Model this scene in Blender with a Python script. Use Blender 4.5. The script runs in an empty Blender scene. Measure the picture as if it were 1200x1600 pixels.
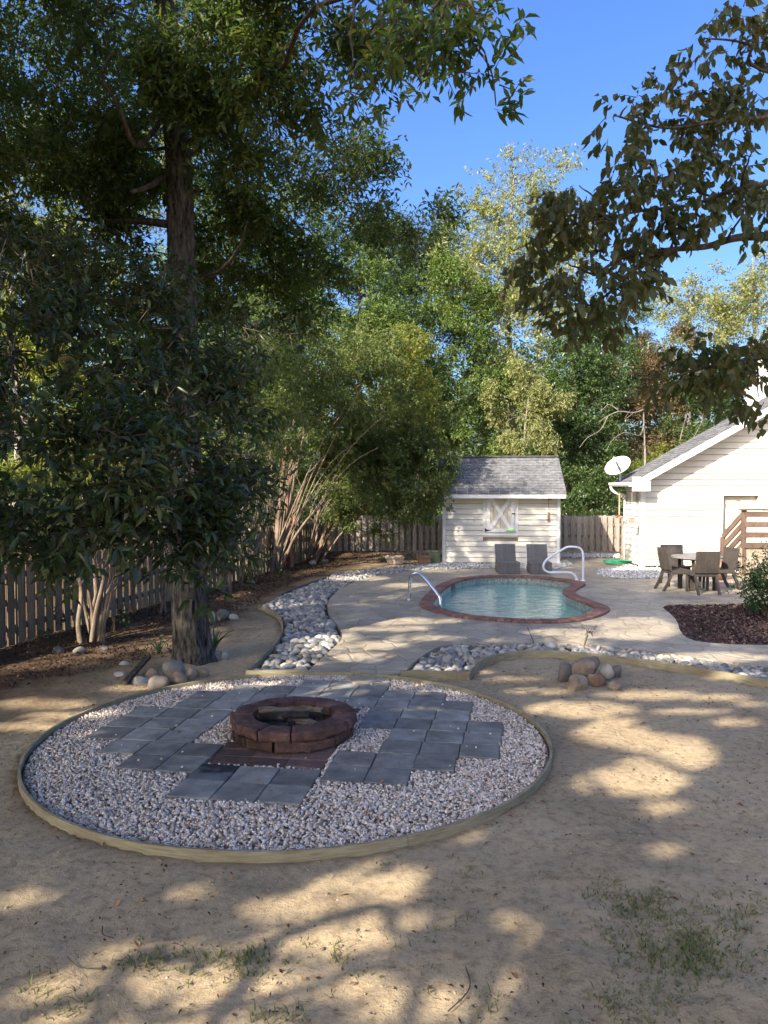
import bpy, bmesh, math, random
import numpy as np
from mathutils import Vector, Matrix, noise
from mathutils.geometry import tessellate_polygon

SC = bpy.context.scene
COL = SC.collection
RAD = math.radians

# ------------------------------------------------------------------ camera, sky, sun, exposure
CAM_H, FPX, PITCH = 2.3, 1202.0, math.atan(42 / 1202.0)
cam = bpy.data.cameras.new('camera')
cam.sensor_fit = 'VERTICAL'
cam.sensor_height = 24.0
cam.lens = FPX * 24.0 / 1600.0
cam.clip_start, cam.clip_end = 0.05, 2000.0
cam_ob = bpy.data.objects.new('camera', cam)
cam_ob.location = (0, 0, CAM_H)
cam_ob.rotation_euler = (math.pi / 2 - PITCH, 0, 0)
COL.objects.link(cam_ob)
SC.camera = cam_ob

TX, TY, TZ = 0.85, 1.0, -0.85            # direction the sunlight travels (per metre of y)
SUN_STRENGTH, SKY_STRENGTH, EXPOSURE = 5.0, 0.15, 1.32
SUN_DIR = Vector((TX, TY, TZ)).normalized()
ELEV = math.asin(-SUN_DIR.z)
world = bpy.data.worlds.new('World')
SC.world = world
world.use_nodes = True
wn = world.node_tree
bgn = wn.nodes['Background']
sky = wn.nodes.new('ShaderNodeTexSky')
sky.sky_type = 'NISHITA'
sky.sun_disc = False
sky.sun_elevation = ELEV
sky.sun_rotation = math.atan2(-SUN_DIR.x, -SUN_DIR.y)
sky.air_density, sky.dust_density, sky.ozone_density = 1.0, 5.0, 4.0
hsv = wn.nodes.new('ShaderNodeHueSaturation')          # clear deep-blue autumn sky, same all round
hsv.inputs['Saturation'].default_value = 1.25
hsv.inputs['Hue'].default_value = 0.512
wn.links.new(sky.outputs[0], hsv.inputs['Color'])
wn.links.new(hsv.outputs[0], bgn.inputs[0])
bgn.inputs[1].default_value = SKY_STRENGTH
sun = bpy.data.lights.new('sun', 'SUN')
sun.energy = SUN_STRENGTH
sun.angle = RAD(0.53)
sun.color = (1.0, 0.90, 0.75)
sun_ob = bpy.data.objects.new('sun', sun)
sun_ob.rotation_euler = SUN_DIR.to_track_quat('-Z', 'Y').to_euler()
sun_ob.location = (-20, -20, 30)
COL.objects.link(sun_ob)
SC.view_settings.view_transform = 'Standard'
SC.view_settings.look = 'None'
SC.view_settings.exposure = EXPOSURE
SC.view_settings.gamma = 1.0
SC.view_settings.use_curve_mapping = False
SC.render.engine = 'CYCLES'
SC.cycles.max_bounces = 6
SC.cycles.diffuse_bounces = 3
SC.cycles.glossy_bounces = 3
SC.cycles.transmission_bounces = 4
SC.cycles.transparent_max_bounces = 8
SC.cycles.caustics_reflective = False
SC.cycles.caustics_refractive = False

# ------------------------------------------------------------------ helpers: photo pixel -> place
def ray(px, py):
    dx = (px - 600) / FPX
    dz = -(py - 800) / FPX
    return Vector((dx, math.cos(PITCH) + dz * math.sin(PITCH), dz * math.cos(PITCH) - math.sin(PITCH)))

def gp(px, py, z=0.0):
    r = ray(px, py)
    t = (z - CAM_H) / r.z
    return Vector((r.x * t, r.y * t, z))

def at(px, py, d):
    r = ray(px, py)
    t = d / r.y
    return Vector((r.x * t, d, CAM_H + r.z * t))

# ------------------------------------------------------------------ helpers: objects
def mesh_np(name, V, F, mat=None, smooth=False):
    V = np.asarray(V, dtype=np.float32).reshape(-1, 3)
    F = np.asarray(F, dtype=np.int32)
    me = bpy.data.meshes.new(name)
    n, k = F.shape
    me.vertices.add(len(V))
    me.vertices.foreach_set('co', V.ravel())
    me.loops.add(n * k)
    me.loops.foreach_set('vertex_index', F.ravel())
    me.polygons.add(n)
    me.polygons.foreach_set('loop_start', np.arange(0, n * k, k, dtype=np.int32))
    try:
        me.polygons.foreach_set('loop_total', np.full(n, k, dtype=np.int32))
    except Exception:
        pass
    if smooth:
        me.polygons.foreach_set('use_smooth', np.ones(n, dtype=bool))
    me.update(calc_edges=True)
    if mat:
        me.materials.append(mat)
    return me

def link(name, me, parent=None, loc=None, rot=None, scale=None):
    o = bpy.data.objects.new(name, me)
    COL.objects.link(o)
    if parent is not None:
        o.parent = parent
    if loc is not None:
        o.location = loc
    if rot is not None:
        o.rotation_euler = rot
    if scale is not None:
        o.scale = scale
    return o

def tag(o, label=None, cat=None, group=None, kind=None):
    if label: o['label'] = label
    if cat: o['category'] = cat
    if group: o['group'] = group
    if kind: o['kind'] = kind
    return o

def empty(name, loc, rz=0.0):
    o = bpy.data.objects.new(name, None)
    COL.objects.link(o)
    o.location = loc
    o.rotation_euler = (0, 0, rz)
    return o

def copy_tree(o, parent=None):
    c = o.copy()
    COL.objects.link(c)
    if parent is not None:
        c.parent = parent
    for ch in list(o.children):
        copy_tree(ch, c)
    return c

class MB:
    """collects boxes, bars, tubes and loose polygons, then links ONE mesh object"""
    def __init__(s): s.v, s.f = [], []
    def add(s, vs, fs):
        b = len(s.v)
        s.v += [tuple(v) for v in vs]
        s.f += [tuple(b + i for i in f) for f in fs]
        return s
    def box(s, x0, x1, y0, y1, z0, z1, M=None):
        vs = [Vector(p) for p in ((x0,y0,z0),(x1,y0,z0),(x1,y1,z0),(x0,y1,z0),(x0,y0,z1),(x1,y0,z1),(x1,y1,z1),(x0,y1,z1))]
        if M is not None: vs = [M @ v for v in vs]
        return s.add(vs, [(3,2,1,0),(4,5,6,7),(0,1,5,4),(1,2,6,5),(2,3,7,6),(3,0,4,7)])
    def bar(s, a, b, w, h, up=Vector((0,0,1))):
        a, b = Vector(a), Vector(b)
        d = (b - a).normalized()
        sx = d.cross(up)
        if sx.length < 1e-4: sx = d.cross(Vector((0,1,0)))
        sx.normalize()
        uz = sx.cross(d)
        vs = []
        for p in (a, b):
            for i, j in ((-1,-1),(1,-1),(1,1),(-1,1)):
                vs.append(p + sx * (i*w/2) + uz * (j*h/2))
        return s.add(vs, [(0,1,2,3),(7,6,5,4),(0,4,5,1),(1,5,6,2),(2,6,7,3),(3,7,4,0)])
    def tube(s, pts, radii, n=8, cap=True):
        pts = [Vector(p) for p in pts]
        if not hasattr(radii, '__len__'): radii = [radii]*len(pts)
        rings = []
        ref = None
        vs = []
        for i, p in enumerate(pts):
            t = (pts[min(i+1, len(pts)-1)] - pts[max(i-1, 0)])
            if t.length < 1e-6: t = Vector((0,0,1))
            t.normalize()
            if ref is None:
                ref = t.orthogonal().normalized()
            ref = (ref - t * ref.dot(t))
            if ref.length < 1e-5: ref = t.orthogonal()
            ref.normalize()
            bi = t.cross(ref)
            for k in range(n):
                a = 2*math.pi*k/n
                vs.append(p + (ref*math.cos(a) + bi*math.sin(a))*radii[i])
        fs = []
        for i in range(len(pts)-1):
            for k in range(n):
                fs.append((i*n+k, i*n+(k+1)%n, (i+1)*n+(k+1)%n, (i+1)*n+k))
        if cap:
            fs.append(tuple(range(n-1, -1, -1)))
            fs.append(tuple((len(pts)-1)*n + k for k in range(n)))
        return s.add(vs, fs)
    def mesh(s, name, mat, smooth=False, bevel=0.0, seg=1):
        me = bpy.data.meshes.new(name)
        me.from_pydata(s.v, [], s.f)
        if bevel > 0:
            bm = bmesh.new(); bm.from_mesh(me)
            bmesh.ops.bevel(bm, geom=list(bm.edges), offset=bevel, segments=seg, affect='EDGES', profile=0.6)
            bm.to_mesh(me); bm.free()
        if smooth:
            me.polygons.foreach_set('use_smooth', np.ones(len(me.polygons), dtype=bool))
        me.update()
        if mat: me.materials.append(mat)
        return me
    def build(s, name, mat, parent=None, loc=None, rot=None, smooth=False, bevel=0.0, seg=1):
        return link(name, s.mesh(name, mat, smooth, bevel, seg), parent, loc, rot)

def smooth_path(pts, n=6, closed=False):
    """Catmull-Rom through the points"""
    P = [Vector(p) for p in pts]
    m = len(P)
    out = []
    rng = range(m) if closed else range(m-1)
    for i in rng:
        p0 = P[(i-1) % m] if closed or i > 0 else P[0]
        p1, p2 = P[i], P[(i+1) % m]
        p3 = P[(i+2) % m] if closed or i+2 < m else P[-1]
        for k in range(n):
            t = k/n
            out.append(0.5*((2*p1) + (p2-p0)*t + (2*p0-5*p1+4*p2-p3)*t*t + (-p0+3*p1-3*p2+p3)*t*t*t))
    if not closed: out.append(P[-1])
    return out

def pip(P, poly):
    """points (n,2) inside polygon"""
    P = np.asarray(P, float); x, y = P[:, 0], P[:, 1]
    q = np.array([(p[0], p[1]) for p in poly], float)
    ins = np.zeros(len(P), bool)
    j = len(q) - 1
    for i in range(len(q)):
        xi, yi, xj, yj = q[i,0], q[i,1], q[j,0], q[j,1]
        c = ((yi > y) != (yj > y)) & (x < (xj-xi)*(y-yi)/((yj-yi) if yj != yi else 1e-9) + xi)
        ins ^= c
        j = i
    return ins

def offset_loop(P, d):
    """offset a closed 2d loop inwards (positive d) """
    n = len(P)
    area = sum(P[i].x*P[(i+1)%n].y - P[(i+1)%n].x*P[i].y for i in range(n))
    sgn = 1 if area > 0 else -1
    out = []
    for i in range(n):
        t = (P[(i+1)%n] - P[i-1]); t.z = 0; t.normalize()
        nn = Vector((-t.y, t.x, 0)) * sgn
        out.append(P[i] + nn*d)
    return out

def slab(name, outer, z0, z1, mat, holes=(), parent=None):
    """flat slab with holes and side walls"""
    loops = [outer] + list(holes)
    tris = tessellate_polygon([[Vector((p[0], p[1], 0)) for p in l] for l in loops])
    flat = [p for l in loops for p in l]
    v = [(p[0], p[1], z1) for p in flat] + [(p[0], p[1], z0) for p in flat]
    N = len(flat)
    f = []
    for t in tris:
        a, b, c = [Vector((flat[i][0], flat[i][1], 0)) for i in t]
        f.append(tuple(t) if (b-a).cross(c-a).z > 0 else tuple(t)[::-1])
    o = 0
    for li, l in enumerate(loops):
        m = len(l)
        ar = sum(l[i][0]*l[(i+1)%m][1] - l[(i+1)%m][0]*l[i][1] for i in range(m))
        for i in range(m):
            a, b = o+i, o+(i+1) % m
            q = (a, a+N, b+N, b) 
            if (ar < 0) == (li == 0): q = q[::-1]
            f.append(q[::-1])
        o += m
    me = bpy.data.meshes.new(name)
    me.from_pydata(v, [], f)
    bm = bmesh.new(); bm.from_mesh(me)
    bmesh.ops.recalc_face_normals(bm, faces=bm.faces)
    bm.to_mesh(me); bm.free()
    me.materials.append(mat)
    return link(name, me, parent)

# ------------------------------------------------------------------ helpers: materials
def lin(c):  # colours are given linear
    return (c[0], c[1], c[2], 1.0)

def ramp(nt, stops):
    n = nt.nodes.new('ShaderNodeValToRGB')
    e = n.color_ramp.elements
    while len(e) < len(stops): e.new(0.5)
    for el, (p, c) in zip(e, stops):
        el.position = p; el.color = lin(c)
    return n

def nz(nt, scale, detail=4, rough=0.55, vec=None, dist=0.0):
    n = nt.nodes.new('ShaderNodeTexNoise')
    n.inputs['Scale'].default_value = scale
    n.inputs['Detail'].default_value = detail
    n.inputs['Roughness'].default_value = rough
    n.inputs['Distortion'].default_value = dist
    if vec is not None: nt.links.new(vec, n.inputs['Vector'])
    return n

def mixc(nt, fac, a, b, mode='MIX'):
    m = nt.nodes.new('ShaderNodeMix')
    m.data_type = 'RGBA'; m.blend_type = mode
    for sock, val in ((m.inputs[0], fac), (m.inputs[6], a), (m.inputs[7], b)):
        if hasattr(val, 'links') or hasattr(val, 'is_output'): nt.links.new(val, sock)
        elif isinstance(val, (int, float)): sock.default_value = val
        else: sock.default_value = lin(val)
    return m.outputs[2]

def pmat(name, stops, scale=6.0, rough=0.8, bump=0.0, bscale=60.0, spec=0.3, rnd=None, rnd_amt=0.35, stretch=None,
         obj=False, metallic=0.0, dirt=None, dirt_scale=1.2, detail=5, speck=None, bdist=0.01):
    """stops: colour ramp over fractal noise. rnd: 'object'/'island' value variation. dirt: colour of soft stains."""
    m = bpy.data.materials.new(name); m.use_nodes = True
    nt = m.node_tree
    p = nt.nodes['Principled BSDF']
    p.inputs['Roughness'].default_value = rough
    p.inputs['Specular IOR Level'].default_value = spec
    p.inputs['Metallic'].default_value = metallic
    if obj:
        tc = nt.nodes.new('ShaderNodeTexCoord'); vec = tc.outputs['Object']
        oi = nt.nodes.new('ShaderNodeObjectInfo')
        ad = nt.nodes.new('ShaderNodeVectorMath'); ad.operation = 'ADD'
        sc = nt.nodes.new('ShaderNodeVectorMath'); sc.operation = 'SCALE'
        sc.inputs[0].default_value = (37.0, 71.0, 53.0)
        nt.links.new(oi.outputs['Random'], sc.inputs[3])
        nt.links.new(vec, ad.inputs[0]); nt.links.new(sc.outputs[0], ad.inputs[1])
        vec = ad.outputs[0]
    else:
        vec = nt.nodes.new('ShaderNodeNewGeometry').outputs['Position']
    if stretch:
        mp = nt.nodes.new('ShaderNodeMapping'); mp.inputs['Scale'].default_value = stretch
        nt.links.new(vec, mp.inputs[0]); svec = mp.outputs[0]
    else: svec = vec
    n = nz(nt, scale, detail, 0.6, svec)
    r = ramp(nt, stops); nt.links.new(n.outputs['Fac'], r.inputs[0])
    col = r.outputs[0]
    if speck:
        n3 = nz(nt, speck[0], 2, 0.5, vec)
        r3 = ramp(nt, [(speck[2], (0,0,0)), (min(1, speck[2]+0.06), (1,1,1))]); nt.links.new(n3.outputs['Fac'], r3.inputs[0])
        col = mixc(nt, r3.outputs[0], col, speck[1])
    if dirt:
        n2 = nz(nt, dirt_scale, 6, 0.65, vec, 0.6)
        r2 = ramp(nt, [(0.45, (0,0,0)), (0.72, (0.75,0.75,0.75))]); nt.links.new(n2.outputs['Fac'], r2.inputs[0])
        col = mixc(nt, r2.outputs[0], col, dirt)
    if rnd:
        if rnd == 'object': ro = nt.nodes.new('ShaderNodeObjectInfo').outputs['Random']
        else: ro = nt.nodes.new('ShaderNodeNewGeometry').outputs['Random Per Island']
        mr = nt.nodes.new('ShaderNodeMapRange')
        mr.inputs[3].default_value = 1 - rnd_amt; mr.inputs[4].default_value = 1 + rnd_amt
        nt.links.new(ro, mr.inputs[0])
        vm = nt.nodes.new('ShaderNodeVectorMath'); vm.operation = 'SCALE'
        nt.links.new(col, vm.inputs[0]); nt.links.new(mr.outputs[0], vm.inputs[3])
        col = vm.outputs[0]
    nt.links.new(col, p.inputs['Base Color'])
    if bump > 0:
        bn = nz(nt, bscale, 5, 0.6, svec)
        b = nt.nodes.new('ShaderNodeBump'); b.inputs['Strength'].default_value = bump; b.inputs['Distance'].default_value = bdist
        nt.links.new(bn.outputs['Fac'], b.inputs['Height']); nt.links.new(b.outputs[0], p.inputs['Normal'])
    return m

def island_mat(name, stops, rough=0.8, spec=0.25, src='island', bump=0.0, bscale=40, vary=0.25, vscale=15):
    m = bpy.data.materials.new(name); m.use_nodes = True
    nt = m.node_tree; p = nt.nodes['Principled BSDF']
    p.inputs['Roughness'].default_value = rough; p.inputs['Specular IOR Level'].default_value = spec
    ro = nt.nodes.new('ShaderNodeNewGeometry').outputs['Random Per Island'] if src == 'island' else nt.nodes.new('ShaderNodeObjectInfo').outputs['Random']
    r = ramp(nt, stops); nt.links.new(ro, r.inputs[0])
    pos = nt.nodes.new('ShaderNodeNewGeometry').outputs['Position']
    n = nz(nt, vscale, 4, 0.6, pos)
    mr = nt.nodes.new('ShaderNodeMapRange'); mr.inputs[1].default_value = 0.3; mr.inputs[2].default_value = 0.7
    mr.inputs[3].default_value = 1-vary; mr.inputs[4].default_value = 1+vary
    nt.links.new(n.outputs['Fac'], mr.inputs[0])
    vm = nt.nodes.new('ShaderNodeVectorMath'); vm.operation = 'SCALE'
    nt.links.new(r.outputs[0], vm.inputs[0]); nt.links.new(mr.outputs[0], vm.inputs[3])
    nt.links.new(vm.outputs[0], p.inputs['Base Color'])
    if bump > 0:
        bn = nz(nt, bscale, 4, 0.6, pos)
        b = nt.nodes.new('ShaderNodeBump'); b.inputs['Strength'].default_value = bump; b.inputs['Distance'].default_value = 0.01
        nt.links.new(bn.outputs['Fac'], b.inputs['Height']); nt.links.new(b.outputs[0], p.inputs['Normal'])
    return m

def leaf_mat(name, stops, trans=0.4, rough=0.45, spec=0.35, gain=1.7):
    m = bpy.data.materials.new(name); m.use_nodes = True
    nt = m.node_tree; p = nt.nodes['Principled BSDF']; out = nt.nodes['Material Output']
    p.inputs['Roughness'].default_value = rough; p.inputs['Specular IOR Level'].default_value = spec
    g = nt.nodes.new('ShaderNodeNewGeometry')
    n = nz(nt, 0.8, 3, 0.6, g.outputs['Position'])
    ma = nt.nodes.new('ShaderNodeMath'); ma.operation = 'MULTIPLY_ADD'
    nt.links.new(g.outputs['Random Per Island'], ma.inputs[0]); ma.inputs[1].default_value = 0.7
    mb = nt.nodes.new('ShaderNodeMath'); mb.operation = 'MULTIPLY_ADD'
    nt.links.new(n.outputs['Fac'], mb.inputs[0]); mb.inputs[1].default_value = 0.9; mb.inputs[2].default_value = -0.3
    nt.links.new(mb.outputs[0], ma.inputs[2])
    r = ramp(nt, stops); nt.links.new(ma.outputs[0], r.inputs[0])
    nt.links.new(r.outputs[0], p.inputs['Base Color'])
    t = nt.nodes.new('ShaderNodeBsdfTranslucent')
    vm = nt.nodes.new('ShaderNodeVectorMath'); vm.operation = 'MULTIPLY'; vm.inputs[1].default_value = (gain, gain*1.05, gain*0.6)
    nt.links.new(r.outputs[0], vm.inputs[0]); nt.links.new(vm.outputs[0], t.inputs['Color'])
    mx = nt.nodes.new('ShaderNodeMixShader'); mx.inputs[0].default_value = trans
    nt.links.new(p.outputs[0], mx.inputs[1]); nt.links.new(t.outputs[0], mx.inputs[2])
    nt.links.new(mx.outputs[0], out.inputs['Surface'])
    return m

def metal_mat(name, c, rough, metallic=1.0):
    return pmat(name, [(0.3, tuple(x*0.9 for x in c)), (0.7, c)], 20, rough, metallic=metallic, spec=0.5)

# sand: broad tone drift, fine grain, specks and small clods
def ground_material():
    m = bpy.data.materials.new('sandy_soil'); m.use_nodes = True
    nt = m.node_tree; p = nt.nodes['Principled BSDF']
    p.inputs['Roughness'].default_value = 0.95; p.inputs['Specular IOR Level'].default_value = 0.1
    pos = nt.nodes.new('ShaderNodeNewGeometry').outputs['Position']
    a = nz(nt, 0.55, 6, 0.6, pos, 0.3)
    r = ramp(nt, [(0.30, (0.245, 0.188, 0.116)), (0.46, (0.375, 0.29, 0.181)), (0.58, (0.435, 0.338, 0.21)), (0.74, (0.495, 0.39, 0.25))])
    nt.links.new(a.outputs['Fac'], r.inputs[0])
    b = nz(nt, 16, 6, 0.7, pos)
    rb = ramp(nt, [(0.28, (0.55, 0.52, 0.48)), (0.52, (1, 1, 1)), (0.75, (1.12, 1.1, 1.08))]); nt.links.new(b.outputs['Fac'], rb.inputs[0])
    col = mixc(nt, 1.0, r.outputs[0], rb.outputs[0], 'MULTIPLY')
    s = nz(nt, 110, 3, 0.6, pos)
    rs = ramp(nt, [(0.25, (0.5, 0.46, 0.42)), (0.45, (1, 1, 1))]); nt.links.new(s.outputs['Fac'], rs.inputs[0])
    col = mixc(nt, 0.8, col, rs.outputs[0], 'MULTIPLY')
    # dark organic litter soaked into the soil to the left, along the fence
    sx = nt.nodes.new('ShaderNodeSeparateXYZ'); nt.links.new(pos, sx.inputs[0])
    fx = nt.nodes.new('ShaderNodeMath'); fx.operation = 'MULTIPLY_ADD'   # x - 0.24*y + c : distance from the fence line
    nt.links.new(sx.outputs['Y'], fx.inputs[0]); fx.inputs[1].default_value = -0.238
    nt.links.new(sx.outputs['X'], fx.inputs[2])
    ns = nz(nt, 1.3, 5, 0.7, pos)
    f2 = nt.nodes.new('ShaderNodeMath'); f2.operation = 'MULTIPLY_ADD'
    nt.links.new(ns.outputs['Fac'], f2.inputs[0]); f2.inputs[1].default_value = 2.4; nt.links.new(fx.outputs[0], f2.inputs[2])
    mr = nt.nodes.new('ShaderNodeMapRange'); mr.inputs[1].default_value = -5.2; mr.inputs[2].default_value = -3.6
    mr.inputs[3].default_value = 1.0; mr.inputs[4].default_value = 0.0
    nt.links.new(f2.outputs[0], mr.inputs[0])
    hum = ramp(nt, [(0.3, (0.05, 0.033, 0.022)), (0.6, (0.12, 0.075, 0.045)), (0.8, (0.2, 0.13, 0.08))])
    nh = nz(nt, 25, 5, 0.75, pos); nt.links.new(nh.outputs['Fac'], hum.inputs[0])
    col = mixc(nt, mr.outputs[0], col, hum.outputs[0])
    # algae-green tinge where thin grass grows
    ng = nz(nt, 0.9, 5, 0.7, pos, 0.5)
    rg = ramp(nt, [(0.60, (0, 0, 0)), (0.75, (0.45, 0.45, 0.45))]); nt.links.new(ng.outputs['Fac'], rg.inputs[0])
    col = mixc(nt, rg.outputs[0], col, (0.17, 0.165, 0.085))
    nt.links.new(col, p.inputs['Base Color'])
    bm = nt.nodes.new('ShaderNodeBump'); bm.inputs['Strength'].default_value = 0.6; bm.inputs['Distance'].default_value = 0.03
    bm2 = nt.nodes.new('ShaderNodeBump'); bm2.inputs['Strength'].default_value = 0.5; bm2.inputs['Distance'].default_value = 0.008
    n1 = nz(nt, 9, 7, 0.65, pos, 0.4); n2 = nz(nt, 90, 4, 0.7, pos)
    nt.links.new(n1.outputs['Fac'], bm.inputs['Height']); nt.links.new(n2.outputs['Fac'], bm2.inputs['Height'])
    nt.links.new(bm.outputs[0], bm2.inputs['Normal']); nt.links.new(bm2.outputs[0], p.inputs['Normal'])
    return m

# stamped concrete: flagstone impressions, mottled tan and grey
def deck_material():
    m = bpy.data.materials.new('stamped_concrete'); m.use_nodes = True
    nt = m.node_tree; p = nt.nodes['Principled BSDF']
    p.inputs['Roughness'].default_value = 0.55; p.inputs['Specular IOR Level'].default_value = 0.35
    pos = nt.nodes.new('ShaderNodeNewGeometry').outputs['Position']
    wv = nz(nt, 3.0, 3, 0.5, pos)
    ad = nt.nodes.new('ShaderNodeVectorMath'); ad.operation = 'MULTIPLY_ADD'
    ad.inputs[1].default_value = (0.12, 0.12, 0.0)
    nt.links.new(wv.outputs['Color'], ad.inputs[0]); nt.links.new(pos, ad.inputs[2])
    vo = nt.nodes.new('ShaderNodeTexVoronoi'); vo.feature = 'DISTANCE_TO_EDGE'; vo.inputs['Scale'].default_value = 3.1
    nt.links.new(ad.outputs[0], vo.inputs['Vector'])
    vc = nt.nodes.new('ShaderNodeTexVoronoi'); vc.inputs['Scale'].default_value = 3.1
    nt.links.new(ad.outputs[0], vc.inputs['Vector'])
    a = nz(nt, 1.6, 6, 0.65, pos, 0.3)
    r = ramp(nt, [(0.3, (0.265, 0.225, 0.165)), (0.5, (0.385, 0.33, 0.24)), (0.7, (0.455, 0.395, 0.295))]); nt.links.new(a.outputs['Fac'], r.inputs[0])
    bw = nt.nodes.new('ShaderNodeRGBToBW'); nt.links.new(vc.outputs['Color'], bw.inputs[0])
    rv = ramp(nt, [(0.1, (0.86, 0.85, 0.86)), (0.9, (1.1, 1.08, 1.05))]); nt.links.new(bw.outputs[0], rv.inputs[0])
    col = mixc(nt, 1.0, r.outputs[0], rv.outputs[0], 'MULTIPLY')
    re = ramp(nt, [(0.0, (0.55, 0.53, 0.52)), (0.05, (1, 1, 1))]); nt.links.new(vo.outputs['Distance'], re.inputs[0])
    col = mixc(nt, 0.55, col, re.outputs[0], 'MULTIPLY')
    f = nz(nt, 30, 4, 0.7, pos); rf = ramp(nt, [(0.3, (0.8, 0.8, 0.8)), (0.6, (1.05, 1.05, 1.05))]); nt.links.new(f.outputs['Fac'], rf.inputs[0])
    col = mixc(nt, 1.0, col, rf.outputs[0], 'MULTIPLY')
    nt.links.new(col, p.inputs['Base Color'])
    h = ramp(nt, [(0.0, (0, 0, 0)), (0.07, (1, 1, 1))]); nt.links.new(vo.outputs['Distance'], h.inputs[0])
    b1 = nt.nodes.new('ShaderNodeBump'); b1.inputs['Strength'].default_value = 0.8; b1.inputs['Distance'].default_value = 0.012
    nt.links.new(h.outputs[0], b1.inputs['Height'])
    n2 = nz(nt, 14, 5, 0.65, pos); b2 = nt.nodes.new('ShaderNodeBump'); b2.inputs['Strength'].default_value = 0.5; b2.inputs['Distance'].default_value = 0.012
    nt.links.new(n2.outputs['Fac'], b2.inputs['Height']); nt.links.new(b1.outputs[0], b2.inputs['Normal'])
    nt.links.new(b2.outputs[0], p.inputs['Normal'])
    return m

def water_material():
    m = bpy.data.materials.new('pool_water'); m.use_nodes = True
    nt = m.node_tree; nt.nodes.remove(nt.nodes['Principled BSDF']); out = nt.nodes['Material Output']
    pos = nt.nodes.new('ShaderNodeNewGeometry').outputs['Position']
    mp = nt.nodes.new('ShaderNodeMapping'); mp.inputs['Scale'].default_value = (1.0, 1.5, 1.0); mp.inputs['Rotation'].default_value = (0, 0, 0.4)
    nt.links.new(pos, mp.inputs[0])
    n1 = nz(nt, 3.2, 4, 0.5, mp.outputs[0], 0.6)
    b = nt.nodes.new('ShaderNodeBump'); b.inputs['Strength'].default_value = 0.55; b.inputs['Distance'].default_value = 0.05
    nt.links.new(n1.outputs['Fac'], b.inputs['Height'])
    gl = nt.nodes.new('ShaderNodeBsdfGlossy'); gl.inputs['Roughness'].default_value = 0.02
    nt.links.new(b.outputs[0], gl.inputs['Normal'])
    tr = nt.nodes.new('ShaderNodeBsdfTransparent'); tr.inputs[0].default_value = (0.68, 0.93, 0.915, 1)
    fr = nt.nodes.new('ShaderNodeFresnel'); fr.inputs[0].default_value = 1.33; nt.links.new(b.outputs[0], fr.inputs['Normal'])
    mx = nt.nodes.new('ShaderNodeMixShader')
    fm = nt.nodes.new('ShaderNodeMath'); fm.operation = 'MULTIPLY'; fm.inputs[1].default_value = 0.7; nt.links.new(fr.outputs[0], fm.inputs[0])
    nt.links.new(fm.outputs[0], mx.inputs[0]); nt.links.new(tr.outputs[0], mx.inputs[1]); nt.links.new(gl.outputs[0], mx.inputs[2])
    nt.links.new(mx.outputs[0], out.inputs['Surface'])
    return m

def plaster_material():
    # pale blue pool plaster, mottled in two tones by broad noise
    return pmat('pool_plaster', [(0.3, (0.36, 0.64, 0.66)), (0.7, (0.50, 0.76, 0.77))], 2.2, 0.8)

def bark_mat(name, dark, light, scale=5.0, bump=0.9, stretch=(9, 9, 2.1)):
    return pmat(name, [(0.34, dark), (0.52, tuple((a+b)/2 for a, b in zip(dark, light))), (0.68, light)], scale, 0.92, bump, scale*1.3, 0.1,
                stretch=stretch, bdist=0.03)

M = {}
M['ground'] = ground_material()
M['deck'] = deck_material()
M['water'] = water_material()
M['plaster'] = plaster_material()
M['oak_bark'] = bark_mat('oak_bark', (0.013, 0.012, 0.010), (0.145, 0.132, 0.115), 2.6)
M['dark_bark'] = bark_mat('dark_bark', (0.03, 0.025, 0.02), (0.12, 0.10, 0.08), 2.5)
M['grey_bark'] = bark_mat('grey_bark', (0.10, 0.09, 0.08), (0.30, 0.27, 0.23), 2.5, 0.5)
M['myrtle_bark'] = bark_mat('myrtle_bark', (0.115, 0.083, 0.058), (0.30, 0.235, 0.178), 1.6, 0.3, (6, 6, 1.0))
M['red_bark'] = bark_mat('red_myrtle_bark', (0.14, 0.065, 0.04), (0.31, 0.175, 0.115), 1.6, 0.3, (6, 6, 1.0))
M['dead_wood'] = bark_mat('dead_wood', (0.12, 0.10, 0.085), (0.28, 0.245, 0.205), 2.0, 0.4)
M['twig'] = pmat('twig_bark', [(0.3, (0.04, 0.03, 0.022)), (0.7, (0.11, 0.085, 0.06))], 12, 0.9)
M['oak_leaf'] = leaf_mat('oak_leaves', [(0.0, (0.035, 0.062, 0.016)), (0.45, (0.06, 0.10, 0.024)), (0.8, (0.105, 0.14, 0.032)), (0.97, (0.18, 0.15, 0.035))], 0.45)
M['near_leaf'] = leaf_mat('glossy_oak_leaves', [(0.0, (0.024, 0.042, 0.016)), (0.5, (0.04, 0.066, 0.024)), (0.85, (0.068, 0.096, 0.034)), (0.985, (0.15, 0.09, 0.04))], 0.34, 0.33, 0.5)
M['mid_leaf'] = leaf_mat('mid_green_leaves', [(0.0, (0.056, 0.100, 0.027)), (0.5, (0.100, 0.150, 0.037)), (1.0, (0.175, 0.213, 0.056))], 0.4)
M['pale_leaf'] = leaf_mat('pale_leaves', [(0.0, (0.138, 0.161, 0.057)), (0.5, (0.218, 0.230, 0.092)), (1.0, (0.322, 0.310, 0.138))], 0.4)
M['yellow_leaf'] = leaf_mat('yellow_and_backlit_leaves', [(0.0, (0.103, 0.138, 0.029)), (0.5, (0.172, 0.196, 0.040)), (1.0, (0.310, 0.265, 0.057))], 0.5)  # yellow leaves; beyond the left fence the colour also stands for backlight
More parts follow.
